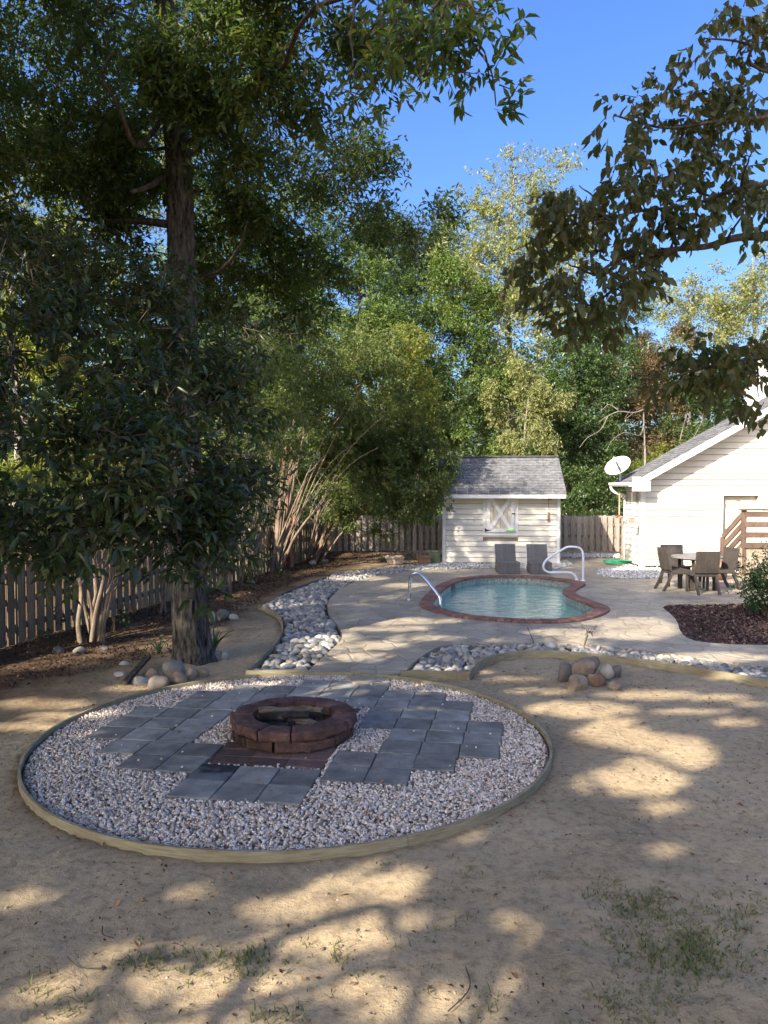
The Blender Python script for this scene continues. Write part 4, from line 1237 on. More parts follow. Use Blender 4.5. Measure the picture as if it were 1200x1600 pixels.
def build_shed():
    A = Vector((1.73, 22.25, 0)); B = Vector((5.0, 22.0, 0))
    rz = math.atan2(B.y-A.y, B.x-A.x)
    W = (B-A).length; D = 2.5; EH = 2.2
    root = empty('garden_shed', A, rz)
    tag(root, 'small cream lap sided pool shed with grey shingled gable roof', 'shed')
    I = Matrix.Identity(4)
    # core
    core = MB().box(0.02, W-0.02, 0.03, D-0.02, 0.04, EH-0.02).build('wall', M['sheathing'], root)
    pitch = 0.155
    # window opening in local x
    def lx(px, y=22.1): return (px-600)/FPX*y - A.x
    wx0, wx1 = lx(755.3), lx(809.8)
    wz0, wz1 = 2.3-(839.5-758)/FPX*22.1, 2.3-(766.5-758)/FPX*22.1
    lap_wall(root, I, W, 0.06, EH, pitch, M['siding'], cut=(wx0, wx1, wz0, wz1))
    # left and right gable walls
    RL = Matrix.Translation((0, D, 0)) @ Matrix.Rotation(-math.pi/2, 4, 'Z')
    RR = Matrix.Translation((W, 0, 0)) @ Matrix.Rotation(math.pi/2, 4, 'Z')
    ridge = 3.05
    over = 0.36
    sl = (ridge-EH)/(D/2)
    def clip(z):
        if z < EH: return (0, D)
        k = min(D/2, (z-EH)/sl)
        return (k, D-k)
    for R_ in (RL, RR):
        lap_wall(root, R_, D, 0.06, ridge-0.1, pitch, M['siding'], clip=clip)
    for x in (0, W):
        sx = 1 if x else -1
        MB().box(x-0.05 if x else x-0.028, x+0.028 if x else x+0.05, -0.044, -0.036, 0.05, EH).build('corner_board', M['trim'], root)
        MB().box(x+0.041*sx-0.004, x+0.041*sx+0.004, -0.035, 0.07, 0.05, EH).build('corner_board', M['trim'], root)
    # roof: deck, fascia, shingles
    rt = 0.06
    run = D/2 + over
    ez = EH - over*sl + 0.10
    rz_ = ridge + 0.10
    side = 0.14
    m = MB()
    prof = [(-over, ez), (D/2, rz_), (D+over, ez), (D+over, ez-rt), (D/2, rz_-rt), (-over, ez-rt)]
    v = [(-side, y, z) for y, z in prof] + [(W+side, y, z) for y, z in prof]
    m.add(v, [(0,1,4,5), (1,2,3,4), (11,10,7,6), (10,9,8,7), (0,6,7,1), (1,7,8,2), (2,8,9,3), (3,9,10,4), (4,10,11,5), (5,11,6,0)])
    roof = m.build('roof', M['trim'], root)
    ang = math.atan2(rz_-ez, D/2+over)
    slope = math.hypot(rz_-ez, D/2+over)
    F4 = Matrix.Translation((-side-0.02, -over-0.03, ez+0.004-0.03*math.tan(ang))) @ Matrix.Rotation(ang, 4, 'X')
    shingle_roof(roof, F4, W+2*side+0.04, slope+0.03, 0.135, M['shingle'])
    B4 = Matrix.Translation((W+side+0.02, D+over+0.03, ez+0.004-0.03*math.tan(ang))) @ Matrix.Rotation(math.pi, 4, 'Z') @ Matrix.Rotation(ang, 4, 'X')
    shingle_roof(roof, B4, W+2*side+0.04, slope+0.03, 0.135, M['shingle'])
    MB().bar((-side-0.02, D/2, rz_+0.022), (W+side+0.02, D/2, rz_+0.022), 0.2, 0.02).build('ridge_cap', M['shingle'], roof)
    MB().box(-side-0.005, W+side+0.005, -over-0.022, -over-0.002, ez-0.13, ez+0.0).build('fascia', M['trim'], roof)
    MB().box(-side+0.02, W+side-0.02, -over, -0.0, ez-0.10, ez-0.085).build('soffit', M['cream'], roof)
    # shutter window with crossed braces
    sh = MB()
    y0 = -0.045
    win = link('window', MB().box(wx0, wx1, y0+0.02, 0.028, wz0, wz1).mesh('window', M['trim']), root)
    def lz(py): return 2.3-(py-758)/FPX*22.1
    dx0, dx1, dz0, dz1 = lx(761), lx(803.6), lz(831.6), lz(772.3)
    def wb(name, x0, x1, z0, z1, ya, yb, mat): return MB().box(x0, x1, ya, yb, z0, z1).build(name, mat, win, bevel=0.003)
    nb = 6
    px0, px1, pz0, pz1 = dx0+0.09, dx1-0.09, dz0+0.09, dz1-0.09
    MB().box(px0, px1, y0+0.0185, y0+0.0195, pz0, pz1).build('backing', M['cream'], win)
    for k in range(nb):
        a = px0 + (px1-px0)*k/nb
        wb('panel_board', a+0.004, a+(px1-px0)/nb-0.004, pz0, pz1, y0-0.012, y0+0.018, M['cream'])
    f0, f1 = y0-0.03, y0+0.019
    wb('shutter_frame', dx0, dx0+0.1, dz0, dz1, f0, f1, M['trim']); wb('shutter_frame', dx1-0.1, dx1, dz0, dz1, f0, f1, M['trim'])
    wb('shutter_frame', dx0+0.101, dx1-0.101, dz0, dz0+0.1, f0, f1, M['trim']); wb('shutter_frame', dx0+0.101, dx1-0.101, dz1-0.1, dz1, f0, f1, M['trim'])
    yb_ = y0-0.022
    MB().bar((px0+0.02, yb_, pz1-0.01), (px1-0.02, yb_, pz0+0.01), 0.02, 0.105, Vector((0, -1, 0)).cross(Vector((1, 0, -1))).normalized()).build('brace', M['trim'], win)
    MB().bar((px0+0.02, yb_-0.006, pz0+0.01), (px1-0.02, yb_-0.006, pz1-0.01), 0.02, 0.105, Vector((0, -1, 0)).cross(Vector((1, 0, 1))).normalized()).build('brace', M['trim'], win)
    for z in (lz(775.5), lz(828.5)):
        h = MB().box(dx0-0.05, dx0-0.015, f0-0.012, f0+0.02, z-0.05, z+0.05)
        h.add([Vector(p) for p in ((dx0-0.02, f0-0.01, z-0.025), (dx0+0.11, f0-0.01, z-0.008), (dx0+0.11, f0-0.01, z+0.008), (dx0-0.02, f0-0.01, z+0.025),
               (dx0-0.02, f0+0.003, z-0.025), (dx0+0.11, f0+0.003, z-0.008), (dx0+0.11, f0+0.003, z+0.008), (dx0-0.02, f0+0.003, z+0.025))], [(0,1,2,3), (0,4,5,1), (2,6,7,3), (1,5,6,2), (7,6,5,4)])
        h.build('hinge', M['black_metal'], win)
    z = lz(802.5)
    MB().box(dx1-0.075, dx1+0.03, f0-0.012, f0+0.001, z-0.018, z+0.018).build('latch', M['black_metal'], win)
    MB().box(wx0-0.01, wx1+0.01, y0-0.02, -0.005, wz0+0.05, wz0+0.085).build('sill', M['trim'], win)
    # things that hang on or lie at the wall
    q = at(798, 833.5, 22.0)
    lo = link('garden_cloth', stone_mesh('garden_cloth', 5, 3, M['lime'], 0.5, 2.5, 0.4), None, (q.x, 22.02, lz(831.6)+0.05), None, (0.24, 0.09, 0.22))
    tag(lo, 'lime green cloth bundle lying on the shed window sill', 'cloth')
    bx = at(859, 776, 21.98)
    r2 = empty('hanging_lantern', (bx.x, 21.96, bx.z-0.1))
    tag(r2, 'small copper coloured box lantern hanging on the shed wall with a beaded cord', 'lantern')
    MB().box(-0.055, 0.055, -0.05, 0.05, 0.0, 0.2).box(-0.065, 0.065, -0.06, 0.06, 0.2, 0.215).build('lantern_box', M['copper'], r2, bevel=0.006)
    MB().tube([(-0.035, 0, 0.0), (-0.035, 0, -0.34)], 0.005, 6).build('cord', M['dark_plastic'], r2)
    for k, (z, s) in enumerate(((-0.36, 0.03), (-0.42, 0.024), (-0.47, 0.034), (-0.54, 0.03))):
        link('bead', stone_mesh('bead', k, 2, M['copper'], 0.1, 1, 1.0), r2, (-0.035, 0, z), None, (s*2, s*2, s*2))
    MB().box(-0.07, 0.0, -0.03, 0.03, -0.585, -0.575).build('pendant', M['copper'], r2)
build_shed()

# ------------------------------------------------------------------ house with gable, door, gutter
def build_house():
    WY = 20.95; X0 = 7.02; X1 = 15.0; DEP = 1.3
    slope = 0.56
    EX = 6.62                        # eave edge
    EZ = 2.36                        # eave height
    root = empty('house', (X0, WY, 0))
    tag(root, 'cream lap sided house wing with shingled gable roof and a door beside the patio', 'house')
    o = Vector((X0, WY, 0))
    def roofz(x): return EZ + slope*(x + X0 - EX)
    L = X1-X0
    peak = 4.4
    wallz = roofz(0)-0.14
    # core wall
    dx0, dx1 = (1124-600)/FPX*WY-X0, (1190-600)/FPX*WY-X0
    dz1 = 2.3-(769-758)/FPX*WY
    core = MB()
    def slice_(xa, xb, za, ya):
        zz = lambda x: min(roofz(x)-0.16, roofz(peak)-0.3)
        q = [(xa, za), (xb, za), (xb, zz(xb)), (xa, zz(xa))]
        core.add([(x, ya, z) for x, z in q] + [(x, DEP-0.02, z) for x, z in q], [(0,1,2,3), (7,6,5,4), (0,4,5,1), (1,5,6,2), (2,6,7,3), (3,7,4,0)])
    slice_(0.02, dx0+0.05, 0.12, 0.03); slice_(dx0+0.052, dx1-0.052, dz1-0.05, 0.03); slice_(dx0+0.052, dx1-0.052, 0.12, 0.2); slice_(dx1-0.05, peak, 0.12, 0.03); slice_(peak+0.002, L, 0.12, 0.03)
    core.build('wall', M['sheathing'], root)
    MB().box(0.03, L, 0.035, DEP-0.03, 0.0, 0.12).build('foundation', M['bed_soil'], root)
    dx0, dx1 = (1124-600)/FPX*WY-X0, (1190-600)/FPX*WY-X0
    dz1 = 2.3-(769-758)/FPX*WY
    def clip(z):
        a = 0.0
        if z > wallz: a = (z-wallz)/slope
        return (a, L)
    lap_wall(root, Matrix.Identity(4), L, 0.10, roofz(peak)-0.4, 0.168, M['siding'], cut=(dx0, dx1, 0, dz1), clip=clip)
    RL = Matrix.Translation((0, DEP, 0)) @ Matrix.Rotation(-math.pi/2, 4, 'Z')
    lap_wall(root, RL, DEP, 0.10, wallz+0.02, 0.168, M['siding'])
    MB().box(-0.04, 0.09, -0.044, -0.036, 0.06, wallz-0.02).build('corner_board', M['trim'], root)
    MB().box(-0.044, -0.0365, -0.034, 0.09, 0.06, wallz-0.02).build('corner_board', M['trim'], root)
    # a narrow louvred shutter strip on the side wall
    for k in range(2):
        z0 = 0.35 + k*1.0
        sh = MB().box(-0.044, -0.036, 0.35, 0.62, z0, z0+0.75).build('wall_vent', M['trim'], root)
        for j in range(9):
            MB().box(-0.050, -0.0445, 0.40, 0.57, z0+0.06+j*0.075, z0+0.085+j*0.075).build('louvre', M['dish'], sh)
    # door with casing
    d = MB().box(dx0+0.06, dx1-0.06, 0.14, 0.18, 0.12, dz1-0.06).build('door', M['cream'], root)
    cw = 0.09
    for x0, x1, z0, z1 in ((dx0, dx0+cw, 0.1, dz1), (dx1-cw, dx1, 0.1, dz1), (dx0+cw, dx1-cw, dz1-cw, dz1)):
        MB().box(x0+0.002, x1-0.002, -0.046, 0.02, z0, z1).build('door_casing', M['trim'], root)
    MB().box(dx0+0.054, dx0+0.088, 0.022, 0.138, 0.12, dz1-cw).build('door_jamb', M['cream'], root)
    MB().box(dx1-0.088, dx1-0.054, 0.022, 0.138, 0.12, dz1-cw).build('door_jamb', M['cream'], root)
    MB().box(dx0+0.089, dx1-0.089, 0.022, 0.138, dz1-0.1, dz1-0.056).build('door_jamb', M['cream'], root)
    w0, w1 = dx0+0.2, dx1-0.18
    mid = (w0+w1)/2
    for (a, b) in ((w0, mid-0.05), (mid+0.05, w1)):
        for (z0, z1) in ((0.35, 0.95), (1.1, 1.65), (1.75, 1.98)):
            MB().box(a, b, 0.122, 0.138, z0, z1).build('door_panel', M['cream'], d, bevel=0.005)
    MB().tube([(dx0+0.17, 0.138, 1.0), (dx0+0.17, 0.08, 1.0)], [0.02, 0.03], 10).build('door_knob', M['steel'], d, smooth=True)
    # roof
    y0, y1 = -0.42, DEP+0.04
    xe, xp = EX-X0, peak
    t = 0.05
    v = []
    for y in (y0, y1):
        v += [(xe, y, EZ), (xp, y, roofz(xp)), (L+0.5, y, roofz(xp)-slope*(L+0.5-xp)), (L+0.5, y, roofz(xp)-slope*(L+0.5-xp)-t), (xp, y, roofz(xp)-t), (xe, y, EZ-t)]
    roof = MB().add(v, [(0,1,4,5), (1,2,3,4), (11,10,7,6), (10,9,8,7), (0,6,7,1), (1,7,8,2), (2,8,9,3), (3,9,10,4), (4,10,11,5), (5,11,6,0)]).build('roof', M['trim'], root)
    ang = math.atan(slope)
    sl = (xp-xe)/math.cos(ang)
    # left slope: local x runs away from the camera (+y), local y up the slope (+x)
    S4 = Matrix(((0, math.cos(ang), -math.sin(ang), xe-0.03), (-1, 0, 0, y1+0.02), (0, math.sin(ang), math.cos(ang), EZ+0.005-0.03*slope), (0, 0, 0, 1)))
    shingle_roof(roof, S4, y1-y0+0.05, sl+0.03, 0.14, M['shingle'])
    # rake board along the front of the left slope
    n = Vector((-slope, 0, 1)).normalized()
    a, b = Vector((xe, y0-0.016, EZ-0.085)), Vector((xp, y0-0.016, roofz(xp)-0.085))
    MB().bar(a, b, 0.026, 0.17, n).build('rake_board', M['trim'], roof)
    MB().box(xe-0.0, 0.09, y0-0.003, y0+0.017, EZ-0.22, EZ+0.16).build('eave_return', M['trim'], roof)
    MB().bar((xe+0.02, (y0+y1)/2, EZ-0.075), (xp, (y0+y1)/2, roofz(xp)-0.075), y1-y0-0.05, 0.012, n).build('soffit', M['cream'], roof)
    # gutter along the eave
    g = MB()
    prof = [(-0.005, 0.02), (-0.11, 0.02), (-0.125, -0.03), (-0.09, -0.085), (-0.005, -0.085)]
    v = [(xe+x, y0-0.02, EZ-0.01+z) for x, z in prof] + [(xe+x, y1, EZ-0.01+z) for x, z in prof]
    g.add(v, [(0,1,2,3,4), (9,8,7,6,5)] + [(i, i+5, (i+1) % 5+5, (i+1) % 5) for i in range(1, 5)])
    g.build('gutter', M['trim'], root)
    gx = xe-0.06
    yb = DEP-0.05
    MB().tube(smooth_path([(gx, yb, EZ-0.09), (gx, yb, EZ-0.17), (gx+0.12, yb, EZ-0.28), (-0.07, yb, EZ-0.36), (-0.07, yb, EZ-0.5), (-0.07, yb, 1.2), (-0.07, yb, 0.22), (-0.08, yb-0.01, 0.12), (-0.22, yb-0.05, 0.06)], 4), 0.04, 8).build('downspout', M['trim'], root, smooth=True)
    MB().box(xp-1.55, xp-1.1, 0.2, 0.6, roofz(xp-1.3)+0.0, roofz(xp-1.3)+0.12).build('roof_vent', M['dish'], roof)
    # upper storey behind
    ux0 = (1161-600)/FPX*25.3-X0
    up = MB().box(ux0, L+3, 3.2, 4.35, 0.0, 6.6).build('upper_wall', M['trim'], root)
    z = 3.2
    lap_wall(root, Matrix.Translation((ux0, 3.19, 0)), L+3-ux0, 3.6, 6.6, 0.168, M['siding'])
    MB().box(ux0-0.03, ux0+0.09, 3.14, 3.16, 3.4, 6.6).build('corner_board', M['trim'], root)
    a = (1188-600)/FPX*24-X0
    ur = MB()
    ur.add([(a-0.15, 2.8, 6.55), (L+3.4, 2.8, 6.55+0.4*(L+3.55-a)), (L+3.4, 7.4, 6.55+0.4*(L+3.55-a)), (a-0.15, 7.4, 6.55),
            (a-0.15, 2.8, 6.78), (L+3.4, 2.8, 6.78+0.4*(L+3.55-a)), (L+3.4, 7.4, 6.78+0.4*(L+3.55-a)), (a-0.15, 7.4, 6.78)],
           [(3,2,1,0), (4,5,6,7), (0,1,5,4), (1,2,6,5), (2,3,7,6), (3,0,4,7)])
    ur.build('upper_roof', M['shingle'], root)
    return root
build_house()

# satellite dish on the roof corner
def build_dish():
    c = at(965, 727, 21.6)
    foot = Vector((c.x+0.12, 21.75, 2.42))
    root = empty('satellite_dish', foot)
    tag(root, 'white oval satellite dish mounted on the roof corner above the gutter', 'satellite dish')
    n = 28; m = 6
    v, f = [], []
    nrm = Vector((-0.35, -0.78, 0.42)).normalized()
    tilt = RAD(33)
    sx = Vector((0, 0, 1)).cross(nrm).normalized(); up = nrm.cross(sx)
    ax = sx*math.cos(tilt) + up*math.sin(tilt); bx = -sx*math.sin(tilt) + up*math.cos(tilt)
    cc = c - foot
    v.append(cc - nrm*0.07)
    for i in range(1, m+1):
        r = i/m
        for k in range(n):
            a = 2*math.pi*k/n
            v.append(cc + ax*(0.37*r*math.cos(a)) + bx*(0.25*r*math.sin(a)) - nrm*(0.07*(1-r*r)))
    for k in range(n): f.append((0, 1+k, 1+(k+1) % n))
    for i in range(m-1):
        for k in range(n): f.append((1+i*n+k, 1+(i+1)*n+k, 1+(i+1)*n+(k+1) % n, 1+i*n+(k+1) % n))
    me = bpy.data.meshes.new('reflector'); me.from_pydata(v, [], f); me.materials.append(M['dish'])
    me.polygons.foreach_set('use_smooth', np.ones(len(me.polygons), bool))
    ob = link('reflector', me, root)
    s = ob.modifiers.new('thickness', 'SOLIDIFY'); s.thickness = 0.012
    tip = cc + nrm*0.33 - ax*0.02 - bx*0.02 + Vector((-0.02, 0, 0.03))
    MB().bar(cc - bx*0.22 - ax*0.03 - nrm*0.0, tip, 0.03, 0.04).build('feed_arm', M['dark_plastic'], root)
    MB().box(-0.07, 0.07, -0.05, 0.05, -0.06, 0.06).build('receiver', M['dish'], root, tip, (0.3, 0.2, -0.4), bevel=0.015)
    MB().tube([(0, 0, 0), (0, 0, 0.12), cc - nrm*0.12 - bx*0.05, cc - nrm*0.07], 0.025, 8).build('mast', M['dish'], root, smooth=True)
build_dish()

def chime(px, py0, py1, d, label, kind):
    t = at(px, py0, d); b = at(px, py1, d)
    root = empty('hanging_ornament', b)
    tag(root, label, 'ornament')
    h = t.z-b.z
    if kind == 0:
        me = MB()
        n = 14
        for k in range(n):
            z = 0.14 + (h-0.14)*k/n
            me.tube([(0, 0, z), (0, 0, z+(h-0.14)/n*0.85)], [0.016, 0.024], 8)
        me.build('rope_chain', M['rope'], root)
        for k in range(6):
            a = k*1.05
            link('petal', stone_mesh('petal', 30+k, 2, M['copper'], 0.2, 1, 0.5), root, (0.06*math.cos(a), 0.06*math.sin(a), 0.07+0.02*(k % 2)), (0.5, 0.2, a), (0.12, 0.08, 0.07))
    else:
        MB().tube([(0, 0, 0.2), (0, 0, h)], 0.006, 6).build('cord', M['rope'], root)
        MB().box(-0.055, 0.055, -0.055, 0.055, 0.0, 0.16).build('feeder_box', M['planter'], root, bevel=0.006)
        MB().add([(-0.07, -0.07, 0.16), (0.07, -0.07, 0.16), (0.07, 0.07, 0.16), (-0.07, 0.07, 0.16), (0, 0, 0.24)], [(0,1,4), (1,2,4), (2,3,4), (3,0,4), (3,2,1,0)]).build('feeder_roof', M['rope'], root)
chime(967.5, 766, 812, 22.0, 'pale rope hanger with copper flower hanging below the gutter end', 0)
chime(987.0, 759, 818, 20.75, 'small tan bird feeder hanging on a cord by the house corner', 1)

# hose on the gravel by the downspout
q = gp(974, 884)
root = empty('garden_hose', (q.x, q.y, 0.06))
tag(root, 'green garden hose coiled loosely on white gravel by the downspout', 'hose')
pts = []
for k in range(60):
    a = k*0.42; r = 0.34 + 0.12*math.sin(k*0.9)
    pts.append((r*1.25*math.cos(a), r*0.7*math.sin(a), 0.02 + 0.0014*k + 0.012*math.sin(k*1.7)))
pts += [(0.55, 0.1, 0.1), (0.72, 0.2, 0.25), (0.78, 0.25, 0.6), (0.74, 0.3, 0.75)]
MB().tube(smooth_path(pts, 3), 0.019, 7).build('coil', M['green_plastic'], root, smooth=True)
MB().tube([(0.74, 0.3, 0.75), (0.74, 0.3, 0.86)], 0.026, 8).build('spigot', M['steel'], root)

# wooden stair with rails at the right edge
def stair():
    d = 19.3
    p0 = at(1161, 893, d); base = Vector((p0.x, d, 0))
    root = empty('wooden_stair', base)
    tag(root, 'brown wooden stair with slatted railing at the right edge by the door', 'stair')
    s = d/FPX
    H = (893-792)*s + 0.05
    W = M['deck_wood']
    MB().box(-0.05, 0.05, -0.05, 0.05, 0, H).build('newel_post', W, root)
    lo = Vector((-0.16, -1.3, 0))          # lower newel, nearer the camera
    MB().box(-0.22, -0.12, 0.75, 0.85, 0, 0.95).build('newel_post', W, root)
    MB().box(1.75, 1.85, -0.05, 0.05, 0, H).build('newel_post', W, root)
    for k in range(4):
        z = H-0.1 - k*0.26
        MB().box(0.0, 1.8, -0.085, -0.052, z-0.07, z+0.07).build('rail_board', W, root, bevel=0.004)
        MB().bar((-0.03, 0.0, z), (-0.17, 0.8, z-0.62), 0.035, 0.13).build('sloped_rail', W, root)
    MB().box(-0.1, 1.9, -0.12, 0.06, H, H+0.035).build('cap_rail', W, root, bevel=0.004)
    for k in range(4):
        MB().box(-0.1, 1.7, 0.1+k*0.24, 0.36+k*0.24, 0.62-k*0.17, 0.66-k*0.17).build('tread', W, root)
    MB().box(-0.06, 1.85, -0.04, 0.08, 0.1, 0.72).build('skirt_board', M['planter'], root)
stair()

# ------------------------------------------------------------------ wicker chairs, table, loungers
def woven_panel(mb, x0, x1, y0, y1, z0, z1, n, axis='z', gap=0.12):
    """thin upright strips side by side"""
    w = (x1-x0)/n
    for k in range(n):
        mb.box(x0+k*w+w*gap/2, x0+(k+1)*w-w*gap/2, y0, y1, z0, z1)
def dining_chair():
    root = empty('wicker_dining_chair', (0, 0, 0))
    w, d = 0.25, 0.24
    # faces +y; back at -y
    s = MB()
    woven_panel(s, -w, w, -d+0.02, d, 0.375, 0.445, 16)
    s.build('seat', M['wicker'], root)
    MB().box(-w+0.015, w-0.015, -d+0.03, d-0.01, 0.36, 0.43).build('seat_core', M['wicker'], root)
    b = MB()
    n = 16; ww = 2*w/n
    for k in range(n):
        x = -w + k*ww
        prof = [(-d+0.02, 0.44), (-d-0.015, 0.62), (-d-0.05, 0.80), (-d-0.06, 0.90)]
        for (ya, za), (yb, zb) in zip(prof, prof[1:]):
            b.add([(x+0.003, ya-0.035, za), (x+ww-0.003, ya-0.035, za), (x+ww-0.003, ya+0.015, za), (x+0.003, ya+0.015, za),
                   (x+0.003, yb-0.035, zb), (x+ww-0.003, yb-0.035, zb), (x+ww-0.003, yb+0.015, zb), (x+0.003, yb+0.015, zb)],
                  [(3,2,1,0), (4,5,6,7), (0,1,5,4), (1,2,6,5), (2,3,7,6), (3,0,4,7)])
    b.build('backrest', M['wicker'], root)
    MB().add([(-w+0.01, -d-0.008, 0.45), (w-0.01, -d-0.008, 0.45), (w-0.01, -d-0.073, 0.895), (-w+0.01, -d-0.073, 0.895),
              (-w+0.01, -d+0.022, 0.45), (w-0.01, -d+0.022, 0.45), (w-0.01, -d-0.05, 0.895), (-w+0.01, -d-0.05, 0.895)],
             [(0,1,2,3), (7,6,5,4), (0,4,5,1), (2,6,7,3)]).build('back_core', M['wicker'], root)
    for sx in (-1, 1):
        x = sx*(w-0.03)
        MB().bar((x, d-0.03, 0.0), (x, d-0.03, 0.375), 0.045, 0.045).build('leg', M['wicker'], root)
        lg = MB()
        pr = [(-d+0.03, 0.40), (-d+0.0, 0.28), (-d-0.06, 0.14), (-d-0.14, 0.0)]
        for (ya, za), (yb, zb) in zip(pr, pr[1:]):
            lg.add([(x-0.024, ya-0.03, za), (x+0.024, ya-0.03, za), (x+0.024, ya+0.03, za), (x-0.024, ya+0.03, za),
                    (x-0.024, yb-0.027, zb), (x+0.024, yb-0.027, zb), (x+0.024, yb+0.027, zb), (x-0.024, yb+0.027, zb)],
                   [(0,1,2,3), (7,6,5,4), (4,5,1,0), (5,6,2,1), (6,7,3,2), (7,4,0,3)])
        lg.build('leg', M['wicker'], root)
    return root
TC = Vector((6.83, 16.75, 0.03))
chair = dining_chair()
spots = [((TC.x-0.13, TC.y-0.58), 0.02, 'taupe wicker dining chair turning its back to us at the near side of the table'),
         ((TC.x-0.48, TC.y-0.10), -1.5, 'taupe wicker dining chair seen from the side at the left of the patio table'),
         ((TC.x+0.48, TC.y+0.0), 1.72, 'dark wicker dining chair seen from the side at the right of the patio table'),
         ((TC.x-0.22, TC.y+0.62), 3.1, 'wicker dining chair behind the patio table facing the camera')]
for k, ((x, y), rz, lab) in enumerate(spots):
    c = chair if k == 0 else copy_tree(chair)
    c.location = (x, y, 0.03); c.rotation_euler = (0, 0, rz)
    tag(c, lab, 'chair', 'wicker dining chairs around the patio table')
tb = empty('patio_table', TC)
tag(tb, 'round grey patio table between the wicker chairs', 'table')
v = [Vector((0, 0, 0.7))]
m = MB()
n = 40
top = [(0.53*math.cos(2*math.pi*k/n), 0.53*math.sin(2*math.pi*k/n)) for k in range(n)]
m.add([(x, y, 0.69) for x, y in top] + [(x, y, 0.725) for x, y in top], [tuple(range(n-1, -1, -1)), tuple(range(n, 2*n))] + [(k, (k+1) % n, n+(k+1) % n, n+k) for k in range(n)])
m.build('table_top', M['table_top'], tb)
for k in range(4):
    a = math.pi/4 + k*math.pi/2 + 0.2
    MB().bar((0.36*math.cos(a), 0.36*math.sin(a), 0), (0.36*math.cos(a), 0.36*math.sin(a), 0.69), 0.055, 0.055).build('leg', M['wicker'], tb)
MB().tube([(0.30*math.cos(2*math.pi*k/20), 0.30*math.sin(2*math.pi*k/20), 0.66) for k in range(21)], 0.02, 6).build('apron', M['wicker'], tb)
# dark bin beside the stair
q = gp(1140, 915)
bb = empty('storage_bin', (q.x+0.15, q.y+0.9, 0.03))
tag(bb, 'round brownish pot standing behind the right hand wicker chair', 'pot')
MB().tube([(0, 0, 0), (0, 0, 0.25), (0, 0, 0.5)], [0.16, 0.21, 0.24], 18).build('pot_body', M['terracotta'], bb, smooth=True)
MB().tube([(0, 0, 0.47), (0, 0, 0.53)], [0.26, 0.26], 18).build('rim', M['terracotta'], bb)

def lounge():
    root = empty('wicker_lounge_chair', (0, 0, 0))
    w = 0.27
    b = MB(); woven_panel(b, -w, w, -0.25, 0.30, 0.02, 0.27, 22)
    b.build('base', M['grey_wicker'], root)
    MB().box(-w+0.01, w-0.01, -0.235, 0.29, 0.0, 0.265).build('base_core', M['grey_wicker'], root)
    s = MB()
    for k in range(12):
        s.box(-w, w, -0.255+k*0.046, -0.255+k*0.046+0.042, 0.272, 0.30)
    s.build('seat', M['grey_wicker'], root)
    bk = MB(); n = 20; ww = 2*w/n
    for k in range(n):
        x = -w+k*ww
        bk.add([(x+0.002, 0.27, 0.30), (x+ww-0.002, 0.27, 0.30), (x+ww-0.002, 0.31, 0.30), (x+0.002, 0.31, 0.30),
                (x+0.002, 0.42, 0.72), (x+ww-0.002, 0.42, 0.72), (x+ww-0.002, 0.46, 0.72), (x+0.002, 0.46, 0.72)],
               [(3,2,1,0), (4,5,6,7), (0,1,5,4), (1,2,6,5), (2,3,7,6), (3,0,4,7)])
    bk.build('backrest', M['grey_wicker'], root)
    MB().add([(-w+0.01, 0.28, 0.3), (w-0.01, 0.28, 0.3), (w-0.01, 0.43, 0.715), (-w+0.01, 0.43, 0.715), (-w+0.01, 0.3, 0.3), (w-0.01, 0.3, 0.3), (w-0.01, 0.45, 0.715), (-w+0.01, 0.45, 0.715)],
             [(0,1,2,3), (7,6,5,4), (0,4,5,1), (2,6,7,3), (1,5,6,2), (0,3,7,4)]).build('back_core', M['grey_wicker'], root)
    for sx in (-1, 1):
        MB().bar((sx*(w-0.04), 0.28, 0.05), (sx*(w-0.04), 0.52, 0.05), 0.03, 0.03).build('back_foot', M['grey_wicker'], root)
        MB().bar((sx*(w-0.04), 0.50, 0.05), (sx*(w-0.04), 0.42, 0.5), 0.03, 0.03).build('back_strut', M['grey_wicker'], root)
    return root
lg = lounge()
lg.location = (gp(796, 899).x, gp(796, 899).y+0.25, 0.03); lg.rotation_euler = (0, 0, 0.03)
tag(lg, 'grey wicker armless lounge chair below the shed window', 'lounge chair', 'wicker lounge chairs against the shed')
l2 = copy_tree(lg)
l2.location = (gp(846, 899.5).x, gp(846, 899.5).y+0.25, 0.03); l2.rotation_euler = (0, 0, -0.02)
tag(l2, 'grey wicker armless lounge chair partly behind the white handrail', 'lounge chair', 'wicker lounge chairs against the shed')

# planters under the back fence
def planter(px, py, wpx, hpx, mat, label, rz=0.0):
    g = gp(px, py, 0.05); s = g.y/FPX
    w, h = wpx*s/2, hpx*s
    root = empty('planter', (g.x, g.y+0.1, 0.02), rz); tag(root, label, 'planter')
    m = MB()
    m.add([(-w*0.85, -0.12, 0), (w*0.85, -0.12, 0), (w*0.85, 0.12, 0), (-w*0.85, 0.12, 0), (-w, -0.15, h), (w, -0.15, h), (w, 0.15, h), (-w, 0.15, h)], [(3,2,1,0), (0,1,5,4), (1,2,6,5), (2,3,7,6), (3,0,4,7)])
    m.build('trough', M[mat], root)
    r = MB()
    r.box(-w-0.02, w+0.02, -0.17, -0.14, h-0.05, h+0.01).box(-w-0.02, w+0.02, 0.14, 0.17, h-0.05, h+0.01).box(-w-0.02, -w+0.01, -0.139, 0.139, h-0.05, h+0.01).box(w-0.01, w+0.02, -0.139, 0.139, h-0.05, h+0.01)
    r.build('rim', M[mat], root)
    MB().box(-w*0.96, w*0.96, -0.14, 0.14, h-0.06, h-0.03).build('soil', M['bed_soil'], root)
planter(617, 880, 28, 12, 'planter', 'long tan planter trough on the litter under the back fence')
